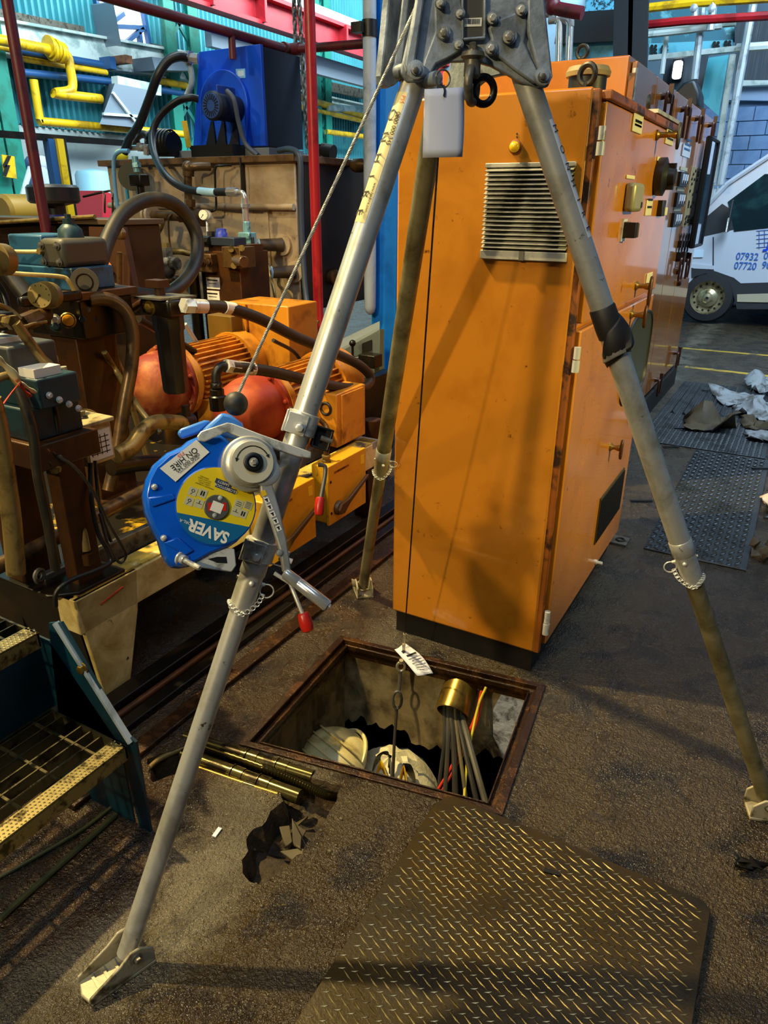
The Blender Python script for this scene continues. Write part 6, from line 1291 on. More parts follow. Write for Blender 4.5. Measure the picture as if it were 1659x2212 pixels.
tubeT('steel_tube', P3((-10, 706, -2.15), (52, 705, -2.15), (70, 700, -2.17), (100, 695, -2.2)), .005, OLIVE, 'thin tube with fittings left of the brown stand', k=4)
# pressure gauges
def gauge(p, n, r, label, m=OLIVE, stem=None):
    o = thing('pressure_gauge', label, 'gauge', p); n = Vector(n).normalized(); p = Vector(p)
    mb = MB(); mb.lathe(p-n*r*.9, n, [(r*.9, 0), (r, .004), (r, r*.9), (r*1.05, r*.92), (r*1.05, r*.98), (r*.93, r*1.0)], 28); obj('case', mb, m, o)
    mb = MB(); mb.lathe(p+n*r*1.005, n, [(r*.92, 0), (r*.92, .001)], 28); f_ = obj('dial', mb, PAPER if m is not OLIVE else mat('dial_aged', '#b89a50', .4), o)
    u = n.cross(ZZ).normalized()*-1; v = u.cross(n)*-1; mb = MB(); mb.bar(p+n*(r*1.005+.0022)+u*r*.05+v*r*.1, p+n*(r*1.005+.0022)-u*r*.4-v*r*.55, r*.07, .001, n); mb.lathe(p+n*(r*1.005+.0012), n, [(r*.1, 0), (r*.1, .002)], 10); obj('needle', mb, INK, o)
    for k in range(9):
        t = -.9+k*.6; mb = MB(); c = p+n*(r*1.005+.0014)+(u*math.sin(t)+v*math.cos(t))*r*.75; mb.obox(c, u*r*.03, v*r*.05, n*.0003); obj('tick', mb, INK, f_)
    if stem: mb = MB(); mb.tube([p-n*r*.5-v*r*.9, Vector(stem)], .008, 8); obj('stem', mb, m, o)
    return o
vw_ = lambda p: (Vector(CAM)-Vector(p)).normalized()
g1 = ax(99, 638, -2.35); gauge(g1, (.45, -.85, .1), .046, 'round brass pressure gauge with aged dial on the left manifold', OLIVE, ax(105, 700, -2.4))
g2 = ay(444, 465, 3.9); gauge(g2, (.25, -1, .1), .034, 'small white dial pressure gauge in front of the brown tank', CHROME, ay(449, 510, 3.9))
g3 = ax(-8, 560, -2.3); gauge(g3, (.3, -1, .1), .05, 'large gauge cut off at the left edge', OLIVE)
# fittings cluster on the manifold
mb = MB(); a, b = P3((45, 700, -2.3), (80, 685, -2.35)); mb.cyl(a, b, .03, n=6); mb.cyl(b, ax(100, 678, -2.4), .026); obj('pipe_union', mb, PIPEB, None, label='brown hex pipe union below the brass gauge', cat='fitting')
mb = MB(); mb.box(ax(38, 665, -2.42), ax(100, 632, -2.44)+Vector((.05, .12, 0))); obj('valve_block', mb, DARK, None, label='dark cast valve block left of the brass gauge', cat='block', bevel=.01)
tubeT('fat_hose', P3((-20, 540, -2.75), (10, 575, -2.7), (35, 610, -2.66), (58, 640, -2.62)), .034, HOSE, 'short fat dusty hose at the left edge behind the gauge', 'hose')
sg_ = thing('sight_glass', 'round sight glass with glowing amber reflection on the manifold', 'gauge', ax(147, 692, -2.44)); p = ax(147, 692, -2.44); mb = MB(); mb.lathe(p, vw_(p), [(.03, -.03), (.03, 0), (.026, .004)], 22); obj('body', mb, BRASS, sg_); mb = MB(); mb.lathe(p+vw_(p)*.003, vw_(p), [(.022, 0), (.020, .004), (.01, .007)], 20); obj('lens', mb, mat('amber_lens', '#c88a20', .1), sg_)
for i, (u, v) in enumerate(((118, 690), (170, 640), (178, 690), (188, 668), (205, 690), (120, 705))):
    p = ax(u, v, -2.44); mb = MB(); mb.bolt(p, vw_(p), .014, .024); mb.cyl(p-vw_(p)*.03, p, .018); obj('plug_fitting', mb, (ZINC, STEEL, BLACK, STEEL, BLACK, GREENB)[i], None, label='small hex plug fitting on the manifold, ' + ('left of the sight glass', 'under the blue valve', 'right of the sight glass', 'above right of the sight glass', 'rightmost by the glossy pipe', 'lower left by the brown stand')[i], cat='fitting')
# ---- big black hose loop
hl = thing('hose_loop', 'large dusty black hydraulic hose bent in a full loop', 'hose', ax(330, 640, -2.75))
HP = P3((206, 625, -2.62), (210, 590, -2.66), (236, 510, -2.75), (272, 455, -2.8), (330, 430, -2.84), (385, 447, -2.85), (422, 500, -2.83), (424, 560, -2.8), (398, 608, -2.76), (350, 638, -2.74), (296, 636, -2.7), (232, 628, -2.62))
mb = MB(); mb.tube(smooth(HP, 8), .034, 16); obj('hose_body', mb, HOSE, hl)
mb = MB(); mb.cyl(HP[-1], HP[-1]+(HP[-1]-HP[-2]).normalized()*-.06, .038); mb.cyl(HP[0]-ZZ*.03, HP[0]+ZZ*.03, .037); obj('ferrule', mb, OLIVE, hl)
# ---- filter with bowl
fl_ = thing('oil_filter', 'black hanging filter bowl with dark cast head behind the winch rope', 'filter', (-2.36, 2.25, .84))
fx_, fy_ = -2.34, 2.25
mb = MB(); mb.lathe((fx_, fy_, .86), (0, 0, 1), [(.01, -.02), (.05, -.015), (.055, 0), (.06, .25), (.066, .26), (.066, .33)], 8); obj('bowl', mb, mat('filter_black', '#14110d', .5), fl_)
mb = MB(); mb.box((fx_-.085, fy_-.07, 1.18), (fx_+.085, fy_+.07, 1.25)); fh = obj('filter_head', mb, DARK, fl_, bevel=.012)
mb = MB(); mb.prism([(fx_-.09, fy_-.09, 1.25), (fx_+.06, fy_-.09, 1.25), (fx_+.10, fy_+.08, 1.25), (fx_-.05, fy_+.08, 1.25)], (0, 0, .008)); obj('cover', mb, STEEL, fh)
mb = MB(); mb.cyl((fx_-.03, fy_, 1.258), (fx_-.03, fy_, 1.32), .022, n=10); mb.box((fx_-.08, fy_-.03, 1.29), (fx_-.0, fy_+.03, 1.32)); obj('bypass_plug', mb, BROWN, fh)
mb = MB(); mb.cyl((fx_-.085, fy_-.02, 1.20), (fx_-.17, fy_-.03, 1.19), .026, n=6); obj('inlet_union', mb, STEEL, fh)
mb = MB(); mb.bolt((fx_-.02, fy_-.072, 1.215), (0, -1, 0), .02, .018); obj('plug', mb, BRASS, fh)
# ---- long hose bending right and back to the pump
lh = thing('pressure_hose', 'long black hose with silver ends sweeping right and back to the pump', 'hose', ax(780, 800, -2.0))
H2 = P3((412, 661, -2.2), (450, 661, -2.18), (490, 665, -2.16), (560, 688, -2.12), (640, 728, -2.08), (720, 762, -2.05), (775, 788, -2.02), (800, 815, -2.0), (788, 836, -1.99), (750, 838, -1.99), (690, 828, -2.0), (600, 806, -2.02), (545, 797, -2.04), (500, 792, -2.06))
mb = MB(); mb.tube(smooth(H2, 8), .026, 14); obj('hose_body', mb, HOSE, lh)
def ferr(a, b, r, m=ZINC, par=lh):
    a, b = Vector(a), Vector(b); d = b-a; mb = MB(); mb.cyl(a, a+d*.42, r*1.12, n=6); mb.cyl(a+d*.44, b, r, n=20); return obj('hose_end', mb, m, par)
ferr(ax(396, 660, -2.2), ax(444, 662, -2.18), .029); ferr(ax(488, 790, -2.07), ax(548, 798, -2.04), .028)
mb = MB(); a, b = P3((484, 664, -2.16), (506, 668, -2.155)); mb.cyl(a, b, .0272, n=20); obj('hose_label', mb, PAPER, lh)
e0 = ax(492, 791, -2.07); mb = MB(); mb.tube(smooth([e0, ax(478, 792, -2.08), ax(468, 805, -2.09), ax(467, 826, -2.09)], 6), .02, 12); obj('elbow', mb, BLACK, lh)
p = ax(467, 826, -2.09); mb = MB(); mb.lathe(p, (0, 0, -1), [(.022, 0), (.026, .005), (.026, .022), (.02, .026), (.03, .03), (.03, .055), (.036, .06), (.036, .12)], 8); obj('adaptor', mb, DARK, lh)
# ---- near left stand with green valves
ns = thing('valve_stand', 'brown plate stand at the front left corner of the skid', 'stand', (-1.98, 1.3, .43))
mb = MB(); mb.box((-2.16, 1.22, .44), (-2.06, 1.36, .95)); mb2 = MB(); obj('leg', mb, BROWN, ns, bevel=.004); mb2.box((-1.96, 1.30, .44), (-1.90, 1.40, .95)); obj('leg', mb2, BROWN, ns, bevel=.004)
mb = MB(); mb.box((-2.16, 1.22, .88), (-1.86, 1.44, .96)); obj('top_plate', mb, BROWN, ns, bevel=.004)
mb = MB(); mb.prism([(-2.25, 1.20, .437), (-1.93, 1.20, .437), (-1.86, 1.27, .437), (-1.86, 1.46, .437), (-2.25, 1.46, .437)], (0, 0, .012)); obj('base_plate', mb, DARK, ns, bevel=.004)
mb = MB(); p = ay(45, 1270, 1.2); mb.torus((-1.98, 1.22, .50), (1, .3, 0), .02, .008, 16, 6); obj('tie_ring', mb, STEEL, ns)
gv = thing('hydraulic_valve', 'dark green stacked valve block on the front left stand', 'valve', (-2.02, 1.3, .96))
mb = MB(); mb.box((-2.18, 1.24, .96), (-1.90, 1.42, 1.06)); obj('subplate', mb, GREENB, gv, bevel=.006)
mb = MB(); mb.box((-2.14, 1.26, 1.06), (-1.86, 1.40, 1.15)); obj('valve_body', mb, GREENB, gv, bevel=.006)
mb = MB(); mb.box((-2.12, 1.25, 1.15), (-1.95, 1.41, 1.235)); obj('solenoid', mb, mat('solenoid_grey', '#3a3c38', .5), gv, bevel=.008)
mb = MB(); mb.box((-1.95, 1.27, 1.15), (-1.88, 1.36, 1.175)); obj('nameplate', mb, PAPER, gv)
mb = MB(); mb.box((-2.14, 1.26, 1.235), (-2.02, 1.34, 1.25)); obj('terminal_cover', mb, PAPER, gv)
for k in range(4): mb = MB(); mb.bolt((-1.858, 1.29+.03*k, 1.10-.02*k), (1, 0, 0), .007, .01); obj('bolt', mb, ZINC, gv)
mb = MB(); mb.box((-2.09, 1.26, 1.27), (-2.02, 1.34, 1.32)); o = obj('tee_block', mb, DARK, None, label='dark tee block with fittings above the green valve', cat='fitting', bevel=.006)
for k in range(3): mb = MB(); a = Vector((-2.02+.025*k, 1.29, 1.30)); mb.cyl(a, a+Vector((.02, .0, 0)), (.02, .016, .022)[k], n=6); obj('union_nut', mb, OLIVE, o)
tubeT('dusty_hose', [Vector((-1.95, 1.29, 1.30))]+P3((85, 768, -1.95), (110, 795, -1.94), (140, 860, -1.93), (155, 920, -1.92), (158, 1010, -1.92), (172, 1110, -1.92), (186, 1190, -1.90)), .015, OLIVE, 'olive hose arching from the tee block down to the deck', 'hose')
p = ax(189, 1200, -1.9); mb = MB(); mb.cyl(p-ZZ*.03, p+ZZ*.01, .022, n=6); obj('hose_fitting', mb, BROWN, None, label='brown hex hose fitting on the deck below the olive hose', cat='fitting')
tubeT('dusty_hose', P3((38, 835, -1.9), (55, 880, -1.88), (72, 940, -1.87), (82, 1030, -1.87), (105, 1140, -1.87), (120, 1230, -1.87)), .015, HOSE, 'darker hose hanging from the red and white tape knot', 'hose')
tubeT('dusty_hose', P3((-20, 860, -1.8), (-5, 920, -1.8), (8, 1000, -1.8), (25, 1120, -1.8), (35, 1240, -1.8)), .026, OLIVE, 'thick hose at the far left edge of the front stand', 'hose')
tubeT('steel_tube', P3((-10, 745, -2.1), (60, 755, -2.05), (112, 766, -2.02), (122, 775, -2.0), (122, 805, -2.0)), .005, CREAM, 'thin bent tube above the green valve', k=5)
tubeT('grey_rod', P3((136, 792, -2.2), (148, 860, -2.2), (182, 1150, -2.2)), .012, mat('rod_grey', '#8a8a78', .5), 'grey rod standing beside the brown valve stand', 'rod', k=3)
tp = thing('barrier_tape', 'knotted red and white barrier tape tied on the hose at left', 'tape', ax(40, 830, -1.86))
for i, q in enumerate((((-10, 772), (12, 790), (42, 822)), ((42, 826), (22, 850), (-8, 892)), ((44, 826), (62, 838), (78, 848)), ((44, 830), (56, 848), (68, 858)))):
    C_ = smooth(P3(*[(u, v, -1.86) for u, v in q]), 5); w = (.026, .016, .012, .012)[i]; rows = [[p+(ZZ*.5+rv*.6)*w*s*(1+.3*math.sin(k)) for k, p in enumerate(C_)] for s in (-.5, 0, .5)]; mb = MB(); mb.grid(rows); o = obj('tape_end', mb, (mat('tape_white', '#d8cfa0', .6), mat('tape_red', '#c83a18', .5), mat('tape_white', '#d8cfa0', .6), mat('tape_red', '#c83a18', .5))[i], tp); md = o.modifiers.new('s', 'SOLIDIFY'); md.thickness = .003
# labelled junction box with black cables
jb = thing('switch_box', 'small cream labelled switch box with screw knob beside the brown stand', 'box', (-2.02, 1.54, .80))
mb = MB(); mb.box((-2.10, 1.46, .80), (-1.97, 1.58, .94)); bx_ = obj('body', mb, mat('box_cream', '#b8a878', .45, col2='#6a5a34', scale=8), jb, bevel=.006)
mb = MB(); mb.box((-2.11, 1.45, .935), (-1.96, 1.59, .950)); obj('lid', mb, mat('box_cream', '#b8a878', .45), jb, bevel=.004)
mb = MB(); mb.lathe((-2.03, 1.52, .95), (0, 0, 1), [(.016, 0), (.016, .006), (.01, .008), (.011, .024), (.005, .026)], 14); obj('knob', mb, STEEL, jb)
mb = MB(); mb.box((-1.970, 1.475, .815), (-1.968, 1.57, .915)); lb_ = obj('diagram_label', mb, PAPER, bx_)
for k in range(4): mb = MB(); mb.box((-1.968, 1.485+.02*k, .83), (-1.9675, 1.488+.02*k, .90)); obj('diagram_line', mb, INK, lb_); mb = MB(); mb.box((-1.968, 1.483, .835+.018*k), (-1.9675, 1.56, .838+.018*k)); obj('diagram_line', mb, INK, lb_)
mb = MB(); mb.tube(smooth(P3((158, 925, -2.2), (164, 903, -2.2), (184, 893, -2.2), (206, 902, -2.2), (218, 925, -2.2)), 6), .018, 10); obj('cable_duct', mb, OLIVE, None, label='curved olive duct behind the cream switch box', cat='duct')
cn = thing('cable_connector', 'cluster of dark cable connectors on the front stand', 'connector', ax(105, 985, -1.88))
for i, (u, v) in enumerate(((95, 972), (108, 978), (122, 985), (100, 1000), (118, 1010))): p = ax(u, v, -1.88); mb = MB(); mb.lathe(p, (.6, -.3, -.1), [(.014, -.02), (.018, 0), (.018, .012), (.011, .02)], 8); obj('plug', mb, (PIPEB, BLACK, mat('plug_green', '#3c5a3c', .5), BLACK, OLIVE)[i], cn)
for i, (q, r, m, lb) in enumerate(((((122, 985, -1.86), (160, 1008, -1.84), (200, 1060, -1.83), (235, 1130, -1.83), (264, 1180, -1.83), (272, 1200, -1.84), (258, 1215, -1.85), (235, 1180, -1.86), (215, 1110, -1.87)), .005, RUBBER, 'thin looping grey cable from the connectors down over the rail'), (((195, 1000, -1.9), (198, 1080, -1.88), (212, 1150, -1.86), (234, 1190, -1.84), (238, 1215, -1.83), (200, 1235, -1.83), (150, 1255, -1.84), (122, 1280, -1.85), (120, 1310, -1.85)), .008, BLACK, 'black cable from the switch box curling along the yellow rail'), (((205, 995, -1.92), (212, 1070, -1.9), (222, 1120, -1.9), (240, 1170, -1.88)), .006, BLACK, 'short black cable beside the switch box cable'))):
    tubeT('signal_cable', P3(*q), r, m, lb, 'cable')
# ================================================================== TANKS AND COOLER
TY = 4.5
tk = thing('oil_tank', 'large brown oily reservoir tank with pipework on its front', 'tank', (-4.2, 5.2, 0))
t0, t1 = ay(250, 500, TY).x, ay(642, 500, TY).x
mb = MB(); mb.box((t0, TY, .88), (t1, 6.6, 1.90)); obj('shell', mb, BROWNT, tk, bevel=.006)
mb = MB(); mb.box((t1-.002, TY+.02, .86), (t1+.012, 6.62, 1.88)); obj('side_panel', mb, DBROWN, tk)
mb = MB(); mb.box((t0-.05, TY-.05, 1.885), (t1+.03, 6.65, 1.93)); obj('top_flange', mb, mat('flange_brown', '#6a4e30', .4, col2='#3c2812', scale=5), tk, bevel=.004)
zr = ay(500, 446, TY).z; mb = MB(); mb.cyl((t0, TY-.03, zr), (t1, TY-.03, zr), .022, n=14); obj('seam_pipe', mb, BROWNT, tk)
for u in (528,): q = ay(u, 400, TY); mb = MB(); mb.box((q.x-.012, TY-.012, zr), (q.x+.012, TY+.002, 1.88)); obj('weld_strip', mb, DBROWN, tk)
mb = MB(); q = ay(575, 400, TY); mb.box((q.x-.01, TY-.01, .9), (q.x+.01, TY, zr)); obj('weld_strip', mb, BROWNT, tk)
for x in (t0+.1, t1-.1):
    for y in (4.6, 6.4): mb = MB(); mb.box((x-.06, y-.06, 0), (x+.06, y+.06, .88)); obj('leg', mb, DARK, tk)
mb = MB(); mb.box((t0, TY-.04, .80), (t1, TY+.06, .89)); obj('bottom_rail', mb, DBROWN, tk)
F = lambda u, v, d=.06: ay(u, v, TY-d)
pf = thing('flanged_pipe', 'brown flanged pipe stub crossing the upper tank front', 'pipe', F(380, 468))
mb = MB(); mb.cyl(F(322, 465, .25), F(435, 470, .25), .034, n=18); obj('pipe_run', mb, PIPEB, pf)
for u in (318, 326): mb = MB(); mb.cyl(F(u, 465, .25), F(u+5, 465, .25), .075, n=22); obj('flange', mb, BROWNT, pf)
mb = MB(); mb.cyl(F(428, 470, .25), F(440, 471, .25), .06, n=20); mb.cyl(F(390, 468, .25), F(398, 468, .25), .045, n=6); obj('collar', mb, BROWN, pf)
for k in range(6): t = 2*pi*k/6; c = F(318, 465, .25)+Vector((0, .055*math.cos(t), .055*math.sin(t))); mb = MB(); mb.bolt(c, (-1, 0, 0), .009, .012); obj('bolt', mb, DARK, pf)
tubeT('drain_pipe', [F(352, 472, .25), F(344, 495, .27), F(328, 520, .28), F(326, 535, .28), F(345, 545, .28), F(385, 543, .28), F(430, 550, .2), F(480, 548, .0)], .024, OLIVE, 'tan bent drain pipe looping below the flanged pipe')
tubeT('thin_tube', [F(372, 462, .28), F(364, 475, .30), F(366, 520, .30), F(370, 545, .3)], .007, PIPEB, 'thin brown tube hanging beside the tan drain pipe')
pf2 = thing('flanged_pipe', 'lower flanged pipe with grey valve beneath the hose loop', 'pipe', F(345, 600, .4))
mb = MB(); mb.tube(smooth([F(310, 600, .4), F(372, 607, .4), F(392, 610, .3), F(400, 612, .0)], 5), .045, 16); obj('pipe_run', mb, PIPEB, pf2); mb = MB(); mb.cyl(F(303, 598, .4), F(312, 599, .4), .085, n=22); obj('flange', mb, PIPEB, pf2)
vb = thing('gate_valve', 'grey cast valve with brass cap inside the hose loop', 'valve', F(362, 575, .5))
mb = MB(); c = F(362, 575, .5); mb.sphere(c, (.07, .06, .09), 14, 10); mb.cyl(c+Vector((0, 0, .05)), c+Vector((0, 0, .13)), .045, n=8); mb.cyl(c+Vector((-.08, 0, .02)), c+Vector((.1, 0, .02)), .045, n=14); obj('valve_body', mb, mat('valve_grey', '#6e6a60', .45, .4, col2='#2e2a22', scale=14), vb)
mb = MB(); mb.cyl(c+Vector((0, 0, .13)), c+Vector((0, 0, .16)), .035, n=6); obj('brass_cap', mb, OLIVE, vb); mb = MB(); mb.cyl(c+Vector((-.05, -.05, -.09)), c+Vector((-.05, -.05, .02)), .018, n=8); obj('side_plug', mb, OLIVE, vb)
mb = MB(); mb.cyl(c+Vector((-.18, 0, .06)), c+Vector((-.06, 0, .07)), .012); mb.sphere(c+Vector((-.19, 0, .06)), .022, 10, 8); obj('handle', mb, DARK, vb)
# right-angle pipe, electric black fitting, thin tubes, ball valve with conduit
ep = thing('elbow_pipe', 'brown elbowed pipe dropping down the tank front', 'pipe', F(408, 400, .1))
mb = MB(); mb.tube(smooth([F(455, 360, .05), F(425, 360, .12), F(408, 364, .14), F(406, 380, .14), F(407, 430, .14), F(410, 455, .14)], 6), .03, 14); obj('pipe_run', mb, PIPEB, ep)
mb = MB(); mb.sphere(F(407, 362, .14), .048, 14, 10); mb.cyl(F(407, 366, .14), F(407, 380, .14), .042); obj('elbow_fitting', mb, PIPEB, ep); mb = MB(); mb.cyl(F(410, 430, .14), F(410, 446, .14), .042, n=6); obj('union_nut', mb, PIPEB, ep)
tubeT('thin_tube', [F(500, 357, .05), F(480, 358, .1), F(466, 362, .12), F(465, 400, .12), F(467, 445, .12), F(460, 456, .14), F(440, 457, .14)], .008, DARK, 'thin dark tube dropping down the tank front centre')
tubeT('thin_wire', [F(518, 340, .06), F(521, 380, .06), F(522, 420, .06)], .006, RHOSE, 'thin grey sensor wire hanging on the tank front', 'wire')
bvv = thing('ball_valve', 'pale blue ball valve assembly on an upright brown pipe by the tank', 'valve', F(535, 520, .4))
mb = MB(); mb.cyl(F(528, 428, .4), F(532, 480, .4), .022, n=12); mb.cyl(F(530, 440, .4), F(530, 448, .4), .03, n=6); obj('hose_tail', mb, CHROME, bvv)
mb = MB(); mb.cyl(F(532, 478, .4), F(534, 505, .4), .026, n=10); mb.box(F(524, 535, .4)-Vector((0, .04, 0)), F(546, 502, .4)+Vector((0, .04, 0))); obj('valve_body', mb, mat('valve_pale', '#7fb0b8', .4, .3, col2='#2c4a50', scale=16), bvv, bevel=.006)
mb = MB(); mb.bar(F(545, 512, .46), F(549, 555, .46), .02, .016, (0, 1, 0)); obj('valve_lever', mb, BLACK, bvv, bevel=.004)
mb = MB(); mb.cyl(F(538, 535, .4), F(544, 680, .4), .034, n=14); obj('upright_pipe', mb, mat('upright_brown', '#5a3410', .4, .2), bvv)
iv = thing('isolating_valve', 'dark valve with pale blue body and round disc on the tank top left', 'valve', F(295, 380, .2))
mb = MB(); mb.cyl(F(291, 338, .2), F(296, 372, .2), .024, n=10); mb.cyl(F(294, 352, .2), F(296, 362, .2), .034, n=6); obj('pipe_neck', mb, mat('valve_pale', '#7fb0b8', .4, .3), iv)
mb = MB(); mb.box(F(290, 402, .2)-Vector((0, .05, 0)), F(312, 376, .2)+Vector((0, .05, 0))); mb.cyl(F(303, 400, .2), F(306, 432, .2), .03); obj('valve_body', mb, DARK, iv, bevel=.01)
mb = MB(); mb.cyl(F(284, 382, .16), F(284, 382, .12), .1, n=24); obj('disc_handle', mb, mat('disc_olive', '#4a4630', .5), iv)
mb = MB(); mb.tube([F(270, 365, .1), F(272, 396, .1)], .024, 10); mb.tube([F(272, 396, .1), F(279, 452, .1)], .014, 8); obj('grease_gun', mb, mat('grease_blue', '#2f8fb8', .4), None, label='pale blue slim rod clipped at the tank left corner', cat='rod')
# thermometers with conduits
for i, (u, v, lb) in enumerate(((601, 528, 'upper of two blue-faced level sensors on the tank front'), (628, 586, 'lower of two blue-faced level sensors on the tank front'))):
    o = thing('level_sensor', lb, 'sensor', F(u, v, .1)); q = F(u, v, .0); ax_ = Vector((-.62, -.78, 0)).normalized()
    mb = MB(); mb.cyl(q+Vector((.05, 0, 0)), q+Vector((.05, -.025, 0)), .075, n=22); obj('flange', mb, BROWNT, o)
    mb = MB(); mb.lathe(q+Vector((.05, -.02, 0)), ax_, [(.05, 0), (.045, .04), (.042, .17)], 20); bd = obj('sensor_body', mb, mat('sensor_brown', '#4a3a2a', .45), o)
    mb = MB(); e = q+Vector((.05, -.02, 0))+ax_*.17; mb.lathe(e, ax_, [(.044, 0), (.044, .006), (.036, .008)], 20); fc = obj('sensor_face', mb, mat('face_blue', '#8fb4dc', .4), bd); mb = MB(); mb.lathe(e+ax_*.008, ax_, [(.02, 0), (.02, .002)], 12); obj('face_mark', mb, mat('mark_blue', '#1c2f6a', .4), fc)
    mb = MB(); b0 = e-ax_*.05; mb.tube(smooth([b0-ZZ*.03, b0-ZZ*.10, F(u-8+10*i, v+(110 if i == 0 else 50), .25), F(u-4+6*i, v+(130 if i == 0 else 90), .25), F(u+60, v+(160 if i == 0 else 110), .3)] if i else [b0-ZZ*.03, b0-ZZ*.12, F(594, 640, .2), F(596, 690, .2)], 6), .011, 8); obj('flex_conduit', mb, OLIVE, o)
# manifold tower with blue knob
mt = thing('manifold_tower', 'brown manifold tower with blue knob and two white labels', 'manifold', ay(490, 690, 3.7))
MY = 3.75; mm = lambda u, v, d=0: ay(u, v, MY+d)
mb = MB(); a, b = mm(452, 700), mm(516, 545); mb.box((a.x, MY, .6), (b.x, MY+.3, b.z)); obj('column', mb, BROWN, mt, bevel=.006)
mb = MB(); a, b = mm(428, 585), mm(468, 548); mb.box((a.x, MY-.06, a.z), (b.x, MY+.1, b.z)); sb_ = obj('side_block', mb, PIPEB, mt, bevel=.006)
for u in (437, 452): mb = MB(); mb.bolt(mm(u, 566, -.062), (0, -1, 0), .02, .016); obj('bolt', mb, BROWN, sb_)
mb = MB(); a, b = mm(452, 530), mm(505, 514); mb.box((a.x, MY+.0, a.z), (b.x, MY+.12, b.z)); obj('valve_plate', mb, mat('plate_navy', '#1c2434', .5), mt, bevel=.004)
mb = MB(); mb.box((mm(448, 560).x, MY+.02, mm(480, 548).z), (mm(516, 548).x, MY+.25, mm(480, 529).z)); obj('cap_block', mb, BROWN, mt)
mb = MB(); p = mm(479, 514, .06); mb.lathe(p, (0, 0, 1), [(.04, 0), (.038, .03), (.033, .036), (.033, .055), (.025, .058)], 8); obj('blue_knob', mb, mat('knob_blue', '#1f2f9a', .4), mt)
mb = MB(); p = mm(457, 514, .06); mb.lathe(p, (0, 0, 1), [(.03, 0), (.028, .04)], 8); mb.cyl(mm(440, 522), mm(455, 522), .035, n=8); obj('port_fitting', mb, DARK, mt)
mb = MB(); a, b = mm(484, 578, -.04), mm(520, 534, -.04); mb.box((a.x, MY-.05, a.z), (b.x, MY+.1, b.z)); mb.cyl(mm(510, 562, -.04), mm(528, 566, -.1), .035, n=14); vb2 = obj('valve_cluster', mb, PIPEB, mt, bevel=.004)
for u, v in ((499, 538), (522, 536), (505, 574)): mb = MB(); mb.cyl(mm(u, v, -.08), mm(u, v, 0), .02, n=8); obj('plug', mb, OLIVE, vb2)
for v0 in (600, 629):
    mb = MB(); a, b = mm(448, v0+23), mm(474, v0); mb.box((a.x, MY-.004, a.z), (b.x, MY, b.z)); wl_ = obj('white_label', mb, PAPER, mt, label='white printed label'); mb = MB(); mb.box((a.x+.01, MY-.0055, b.z-.022), (b.x-.015, MY-.004, b.z-.014)); mb.box((a.x+.02, MY-.0055, b.z-.04), (b.x-.025, MY-.004, b.z-.037)); obj('label_print', mb, INK, wl_)
for i, (u, w) in enumerate(((412, 24), (440, 16))): p, q = mm(u, 585), mm(u, 700); mb = MB(); mb.cyl((p.x, MY+.02, .0), (p.x, MY+.02, p.z), .04 if i == 0 else .03, n=14); obj('accumulator', mb, DARK, None, label=('thick dark cylinder left of the manifold tower', 'thinner dark cylinder touching the manifold tower')[i], cat='cylinder')
# white gauge, tube etc. behind loop; left dark tank
lt = thing('oil_tank', 'dark brown tank at left behind the blue valve', 'tank', (-4.5, 3.6, 0))
q = ay(258, 478, 3.0); mb = MB(); mb.box((-6.2, 3.0, .55), (q.x, 3.3, 1.50)); obj('shell', mb, DBROWN, lt, bevel=.008)
mb = MB(); mb.box((-6.2, 2.96, 1.50), (q.x+.02, 3.32, 1.53)); obj('lid', mb, mat('lid_brown', '#4a3a28', .45), lt, bevel=.004)
mb = MB(); mb.tube([ay(-20, 482, 2.95), ay(120, 473, 2.95), ay(205, 468, 2.95)], .012, 8); obj('edge_tube', mb, OLIVE, lt)
for x in (-6.0, q.x-.15): mb = MB(); mb.box((x-.05, 3.05, 0), (x+.05, 3.15, .55)); obj('leg', mb, DARK, lt)
dt = thing('warning_disc', 'pink round sticker plate on the dark frame panel behind the hose', 'sign', ay(234, 580, 2.93)); mb = MB(); c = ay(234, 580, 2.93); mb.lathe(c, (0, -1, 0), [(.036, 0), (.036, .003)], 24); obj('disc', mb, mat('sticker_pink', '#b87858', .5), dt); mb = MB(); mb.obox(c+Vector((0, -.004, 0)), (.03, 0, 0), (0, .0005, 0), (0, 0, .003)); obj('disc_bar', mb, DBROWN, dt)
mb = MB(); a, b = ay(205, 690, 2.96), ay(282, 492, 2.96); mb.prism([Vector((a.x, 2.95, a.z)), Vector((b.x, 2.95, a.z)), Vector((b.x-.06, 2.95, b.z)), Vector((a.x+.08, 2.95, b.z))], (0, .04, 0)); obj('frame_panel', mb, mat('panel_rust', '#3c2210', .5), None, label='dark rusty frame panel behind the hose loop left side', cat='panel')
mb = MB(); mb.tube([ay(258, 545, 2.9), ay(258, 680, 2.9)], .014, 8); mb.lathe(ay(265, 505, 2.88), (0, -1, 0), [(.03, 0), (.03, .03), (.02, .035)], 14); obj('tap_pipe', mb, PIPEB, None, label='small tap and brown tube on the rusty frame panel', cat='tap')
mb = MB(); mb.tube([ay(272, 520, 4.3), ay(293, 594, 4.3), ay(372, 900, 4.3)], .014, 8); obj('grey_rod', mb, mat('rod_pale', '#aab4b0', .4), None, label='pale leaning rod seen through the hose loop', cat='rod')
mb = MB(); mb.prism([ay(276, 575, 4.47), ay(286, 582, 4.47), ay(278, 604, 4.47)], (0, .03, 0)); obj('red_flag', mb, mat('flag_red', '#d02818', .5), None, label='small red triangle patch behind the hose loop', cat='flag')
cp_ = thing('filler_cap', 'large dark mushroom filler breather cap on the left tank', 'cap', ay(121, 462, 3.2))
